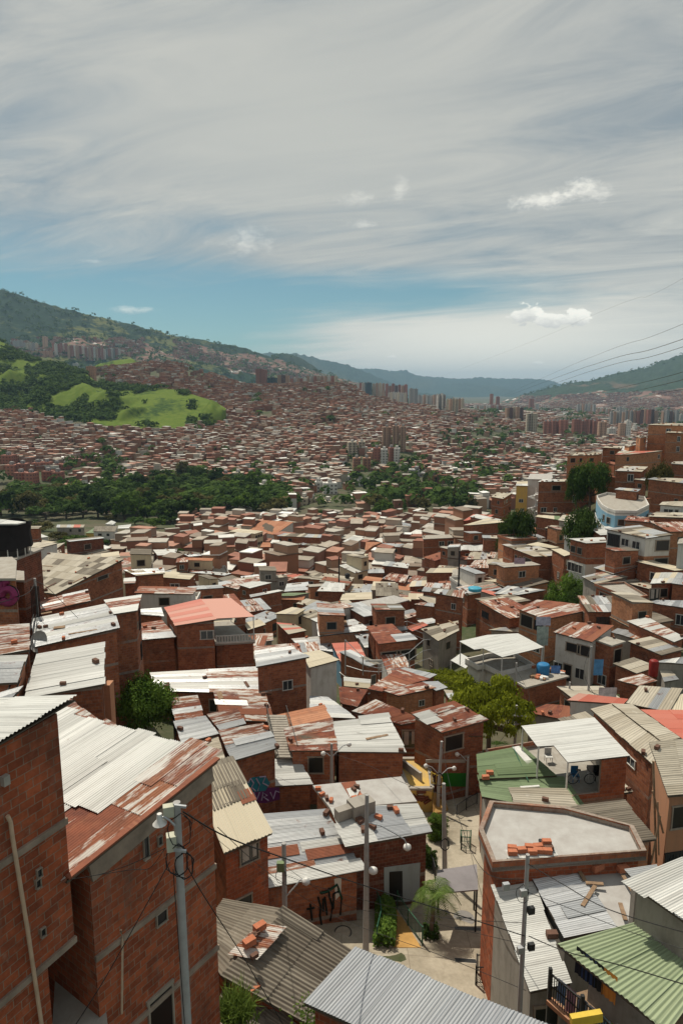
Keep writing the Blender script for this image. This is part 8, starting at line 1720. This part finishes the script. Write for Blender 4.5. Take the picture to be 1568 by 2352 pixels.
for k, (x, y, m_, lb) in enumerate(((790, 705, M_BLUE, 'blue'), (905, 700, M_WHITE, 'white'), (600, 570, M_WHITE, 'pale'), (950, 700, M_IRON, 'black'))):
    p = tp_(x, y); root = thing('chair', lb + ' plastic chair on the terrace under the wide white canopy', 'chair', p); mb = MB(); mb.box(p + Vector((0, 0, .43)), (.45, .45, .04)); mb.build('seat', m_, root); mb = MB(); mb.box(p + Vector((0, .2, .68)), (.45, .04, .45)); mb.build('backrest', m_, root)
    for a in (-.19, .19):
        for b_ in (-.19, .19): mb = MB(); mb.beam(p + Vector((a, b_, 0)), p + Vector((a, b_, .42)), .035); mb.build('leg', m_, root)
# hanging laundry
def cloth(pts, mat, label, group='clothes hung out to dry'):
    """pts: a, b top corners; drop"""
    a, b_, dr = Vector(pts[0]), Vector(pts[1]), pts[2]; n = 10; mb = MB(); rg = random.Random(int(a.x*100) % 997); nr = (b_-a).cross(Vector((0, 0, 1))).normalized(); rows = []
    for i in range(6): rows.append([a.lerp(b_, k/n) + Vector((0, 0, -dr*i/5 + rg.uniform(-.01, .01))) + nr*(.035*math.sin(k*1.9 + a.x)*(i/5) - .04) for k in range(n+1)])
    mb.grid(rows); mb.grid([[q - nr*.012 for q in r] for r in rows][::-1]); o = mb.build('hanging_cloth', mat); tag(o, label, 'laundry', group)
gr_ = rec('the pale green balcony roof')['C']; e0, e1 = gr_[0], gr_[3]; ed = (e1-e0).normalized(); inn = (gr_[1]-gr_[0]).normalized(); zz0 = Vector((0, 0, -2.25))
ra, rb = e0 + ed*.25 - inn*.45 + Vector((0, 0, -1.75)), e1 - inn*.45 + Vector((0, 0, -1.75)); root = thing('balcony', 'dark iron balcony with brick floor edge under the pale green roof', 'balcony', ra)
mb = MB(); mb.beam(ra + Vector((0, 0, -.1)), rb + Vector((0, 0, -.1)), .25, .16); mb.build('floor_edge', WALL['e'], root)
mb = MB(); u = Vector((0, 0, .95)); mb.beam(ra + u, rb + u, .05); mb.beam(ra + u*.55, rb + u*.55, .03); nb = 40
for k in range(nb): q = ra.lerp(rb, k/nb); mb.beam(q, q + u, .025)
mb.build('railing', M_IRON, root)
for f in (0, .35, .7): mb = MB(); q = ra.lerp(rb, f); mb.beam(q - Vector((0, 0, 4 if f == 0 else .2)), q + Vector((0, 0, 1.15)), .11); mb.build('post', M_IRON, root)
fl_ = MB(); P = [ra, rb, rb + inn*3.2, ra + inn*3.2]; P = P if ccw(P) else P[::-1]; P = [q - Vector((0, 0, .12)) for q in P]; fl_.face(P); fl_.face([q - Vector((0, 0, .15)) for q in P][::-1]); fl_.build('floor', M_WOOD, root)
cl = [(.08, .17, .85, (.20, .33, .55), 'denim blue towel'), (.18, .28, .95, (.52, .30, .40), 'dusty pink towel'), (.29, .40, .7, (.30, .38, .52), 'faded blue sheet'), (.42, .5, .6, (.45, .38, .52), 'lilac striped shirt'), (.51, .62, .55, (.14, .34, .45), 'teal blanket'), (.63, .70, .5, (.03, .28, .04), 'bright green cloth'), (.72, .80, .6, (.36, .32, .34), 'checked grey cloth')]
for a, b_, dr, c, lb in cl: cloth((ra.lerp(rb, a) + u*1.03, ra.lerp(rb, b_) + u*1.03, dr), plain(lb.replace(' ', '_'), c, .95, var=.25, scale=4), lb + ' hanging over the balcony railing under the pale green roof')
for k, (f, c, lb) in enumerate(((.05, (.02, .02, .03), 'black trousers'), (.12, (.03, .05, .12), 'navy shirt'), (.2, (.02, .02, .02), 'black shirt'), (.33, (.6, .24, .05), 'orange cloth'))): q = ra.lerp(rb, f) + inn*.7 + Vector((0, 0, 1.9)); cloth((q, q + ed*.5, 1.0), plain(lb.replace(' ', '_') + '_cloth', c, .95), lb + ' on the inner line under the pale green roof')
for k, (x, y, w_, h_, c, lb) in enumerate(((735, 1040, .9, .8, (.1, .2, .45), 'blue cloths below the white house crowded with bricks'), (1010, 1000, .9, 1.6, (.08, .22, .42), 'blue garment on the brown slab roofed house'), (645, 790, 1.3, 2.2, (.30, .36, .33), 'long pale green curtain under the laundry balcony'), (640, 728, 1.6, 1.0, (.35, .36, .45), 'row of shirts on the laundry balcony'), (1040, 1180, 1.6, 1.3, (.50, .44, .44), 'big pale printed sheet on a slack line by the pinkish roof'), (500, 352, 1.6, .9, (.40, .30, .36), 'pink and white clothes in the opening of the large square brick house'))):
    Yq = {0: 63, 1: 61.5, 2: 72, 3: 72, 4: 57, 5: 97}[k]; q = PY(*fp('F', x - 8, y - 15), Yq); cloth((q, q + Vector((w_, 0, 0)), h_), plain('laundry_%s' % 'abcdef'[k], c, .95, var=.4, scale=2), lb)
# leaning poles at the right hand plastered house, yellow beam, tall grass
for k, (x0, y0, x1, y1, r) in enumerate(((1376, 500, 1395, 1150, .06), (1372, 690, 1440, 960, .05), (1420, 850, 1362, 1150, .06), (1405, 760, 1412, 1100, .04))):
    mb = MB(); a, b_ = PY(*fp('C', x0, y0), 33 - k*.3), PY(*fp('C', x1, y1), 32.6 - k*.3); mb.tube([a, b_], r, 7); tag(mb.build('scaffold_pole', M_WOOD), '%s wooden prop leaning on the orange plastered house' % ('tallest upright', 'thin slanting', 'crossing lower', 'short middle')[k], 'wooden pole')
mb = MB(); mb.beam(PY(*fp('Q', 395, 1960), 17.5), PY(*fp('Q', 715, 1905), 17.6), .18, .3); tag(mb.build('yellow_beam', M_YEL), 'yellow painted beam end below the laundry balcony', 'beam')
def grassclump(name, c, r, h, n, label):
    mb = MB(); rg = random.Random(6)
    for k in range(n):
        q = c + Vector((rg.gauss(0, r*.5), rg.gauss(0, r*.5), 0)); d = Vector((rg.gauss(0, .35), rg.gauss(0, .35), 1)).normalized(); L = h*rg.uniform(.5, 1.1); s = Vector((rg.uniform(-1, 1), rg.uniform(-1, 1), 0)).normalized()*.02
        m_ = q + d*L*.6; e = q + d*L + Vector((d.x, d.y, -.3))*L*.35; t = rg.random(); mb.face([q-s, q+s, m_+s*.8, m_-s*.8], 0, tint=t); mb.face([m_-s*.8, m_+s*.8, e], 0, tint=t)
    tag(mb.build(name, M_GRASS), label, 'grass', kind='stuff')
grassclump('tall_grass', PZ(538, 2340, -19.6), .55, 1.0, 700, 'clump of tall grass at the bottom edge beside the old cement roof')
p = PZ(*fp('T', 775, 2180), -18.8); root = thing('bush', 'weedy bush under the eave of the blue grey tin roof', 'bush', p); mb = MB(); rg = random.Random(4)
for k in range(260): leafquad(mb, p + Vector((rg.gauss(0, .35), rg.gauss(0, .35), rg.uniform(0, .5))), Vector((rg.uniform(-1, 1), rg.uniform(-1, 1), 1)).normalized(), .06, rg.random(), rg)
mb.build('foliage', M_LEAFB, root)

it2 = []
for k, h in enumerate([h for h in HOUSES if h['label'] is None and 45 < h['dist'] < 200 and len(h['C']) == 4][::6][:16]):
    p = bil(h['C'], .25, .3); black = k % 3 != 1; root = thing('water_tank', '', 'water tank', p); mb = MB(); mb.tube([p, p + Vector((0, 0, 1.0)), p + Vector((0, 0, 1.15))], [.55, .6, .4], 14); mb.build('tank', M_IRON if black else M_BLUE, root); mb = MB(); mb.tube([p + Vector((0, 0, 1.15)), p + Vector((0, 0, 1.25))], .22, 10); mb.build('lid', M_IRON, root); it2.append((root, ('black' if black else 'blue') + ' water tank standing on a roof', p))
# ================================================================ labels for everything that has none yet
LMK = []
for h in HOUSES:
    if h['root'].get('lm'): LMK.append((h['root']['lm'], proj(h['c']), h['root'].name))
LMK += [('the three brown towers', (905, 1010), ''), ('the orange brick tower pair', (830, 1065), ''), ('the cream tower pair', (818, 1035), ''), ('the white estate', (760, 1125), ''), ('the red brick estate', (80, 1090), ''), ('the tan low apartments', (760, 1160), ''), ('the dark red ridge tower', (598, 865), ''),
        ('the wall of red slabs', (1320, 978), ''), ('the tan lone tower', (1222, 968), ''), ('the long white hall', (1070, 1070), ''), ('the far lonely tower pair', (1135, 915), ''), ('the green hill tip', (505, 955), ''), ('the dark glass tower', (845, 888), ''), ('the umbrella shaped park tree', (175, 1215), '')]
ORD = ['', 'second', 'third', 'fourth', 'fifth', 'sixth', 'seventh', 'eighth', 'ninth', 'tenth', 'eleventh', 'twelfth', 'thirteenth', 'fourteenth', 'fifteenth', 'sixteenth', 'seventeenth', 'eighteenth', 'nineteenth', 'twentieth']
USED = {}
def rel(px, py, skip=''):
    b = min((q for q in LMK if q[2] != skip or not skip), key=lambda q: (q[1][0]-px)**2 + ((q[1][1]-py)*1.3)**2); dx, dy = px-b[1][0], py-b[1][1]
    if abs(dx) > 1.3*abs(dy): w = 'left of' if dx < 0 else 'right of'
    else: w = 'behind' if dy < 0 else 'in front of'
    return b, w, math.hypot(dx, dy)
def autolabel(items, cat, group):
    G_ = {}
    for o, base, p in items:
        px, py = proj(p); b, w, d = rel(px, py, o.name); G_.setdefault((base, w, b[0]), []).append((d, o))
    for (base, w, lm), L in G_.items():
        L.sort(key=lambda q: q[0])
        for k, (d, o) in enumerate(L):
            pre = '' if len(L) == 1 else ('nearest ' if k == 0 else ORD[min(k, 19)] + ' nearest '); lb = '%s%s %s %s' % (pre, base, w, lm)
            ws = lb.split()
            if len(ws) > 16: lb = ' '.join(lb.replace(' storey', '').replace('single ', '').split()[:16])
            tag(o, lb, cat, group)
STY = {1: 'single storey', 2: 'two storey', 3: 'three storey', 4: 'tall'}
autolabel(it2, 'water tank', 'water tanks on the roofs')
it_ = []
for h in HOUSES:
    r_ = h['root']
    if h['label']: tag(r_, h['label'], 'church' if h['kind'] == 'church' else 'house', None)
    else: it_.append((r_, '%s %s house with %s roof' % (STY.get(h['st'], 'tall'), WK[h['wall']], KIND[h['pal'][0]]), h['c']))
    if 'lm' in r_: pass
autolabel(it_, 'house', 'houses packed on the slope')
it_ = []
for r_, d in TREES:
    if d and ' tree in the' not in d and ' tree among' not in d and ' tree before' not in d and ' tree between' not in d: tag(r_, d, 'bush' if r_.name.startswith('bush') else 'tree')
    else: it_.append((r_, d.replace(' in the dark wooded belt', '').replace(' in the right part of the wooded belt', ''), r_.location))
autolabel([(o, d.replace(' among the valley houses', '').replace(' before the brick estate rows', '').replace(' between the roofs of the low town', ' between roofs'), p) for o, d, p in it_], 'tree', 'trees of the valley')
cols = {'r': 'red brick', 'd': 'dark brown', 'w': 'pale', 'o': 'orange', 'c': 'cream', 'g': 'grey', 'b': 'brown', 'k': 'dark'}; it_ = []; seen = {}
for r_, d, t_ in TOWERS:
    if d: seen.setdefault(d, []).append(r_)
    else: it_.append((r_, cols[t_] + (' far tower' if 'tower' in r_.name else ' far apartment block'), r_.location))
for d, L in seen.items():
    for k, r_ in enumerate(L): tag(r_, (d if len(L) == 1 else '%s, %s from the left' % (d, ['first', 'second', 'third', 'fourth', 'fifth', 'sixth', 'seventh', 'eighth'][k])), 'apartment building', 'apartment towers in the valley')
autolabel(it_, 'apartment building', 'apartment towers in the valley')
it_ = []
for o, h in BR: it_.append((o, '%s brick weighing down %s' % ('dark' if o.data == brickmesh()[1] else 'red', 'the tin'), o.location) if not h['root'].get('lm') else (o, ('dark' if o.data == brickmesh()[1] else 'red') + ' brick weight on tin', o.location))
autolabel(it_, 'brick', 'bricks holding down the roofs')
L_ = {}
for o in list(bpy.data.objects):
    for k in ('lm', 'bd', '_w'):
        if k in o: del o[k]
    if o.get('label') and not o.parent: L_.setdefault(o['label'], []).append(o.name)
print('DUP LABELS', [(k, len(v)) for k, v in L_.items() if len(v) > 1][:12], sum(len(v) for v in L_.values() if len(v) > 1))
print('LONG', [k for k in L_ if len(k.split()) > 16 or len(k.split()) < 4][:10])
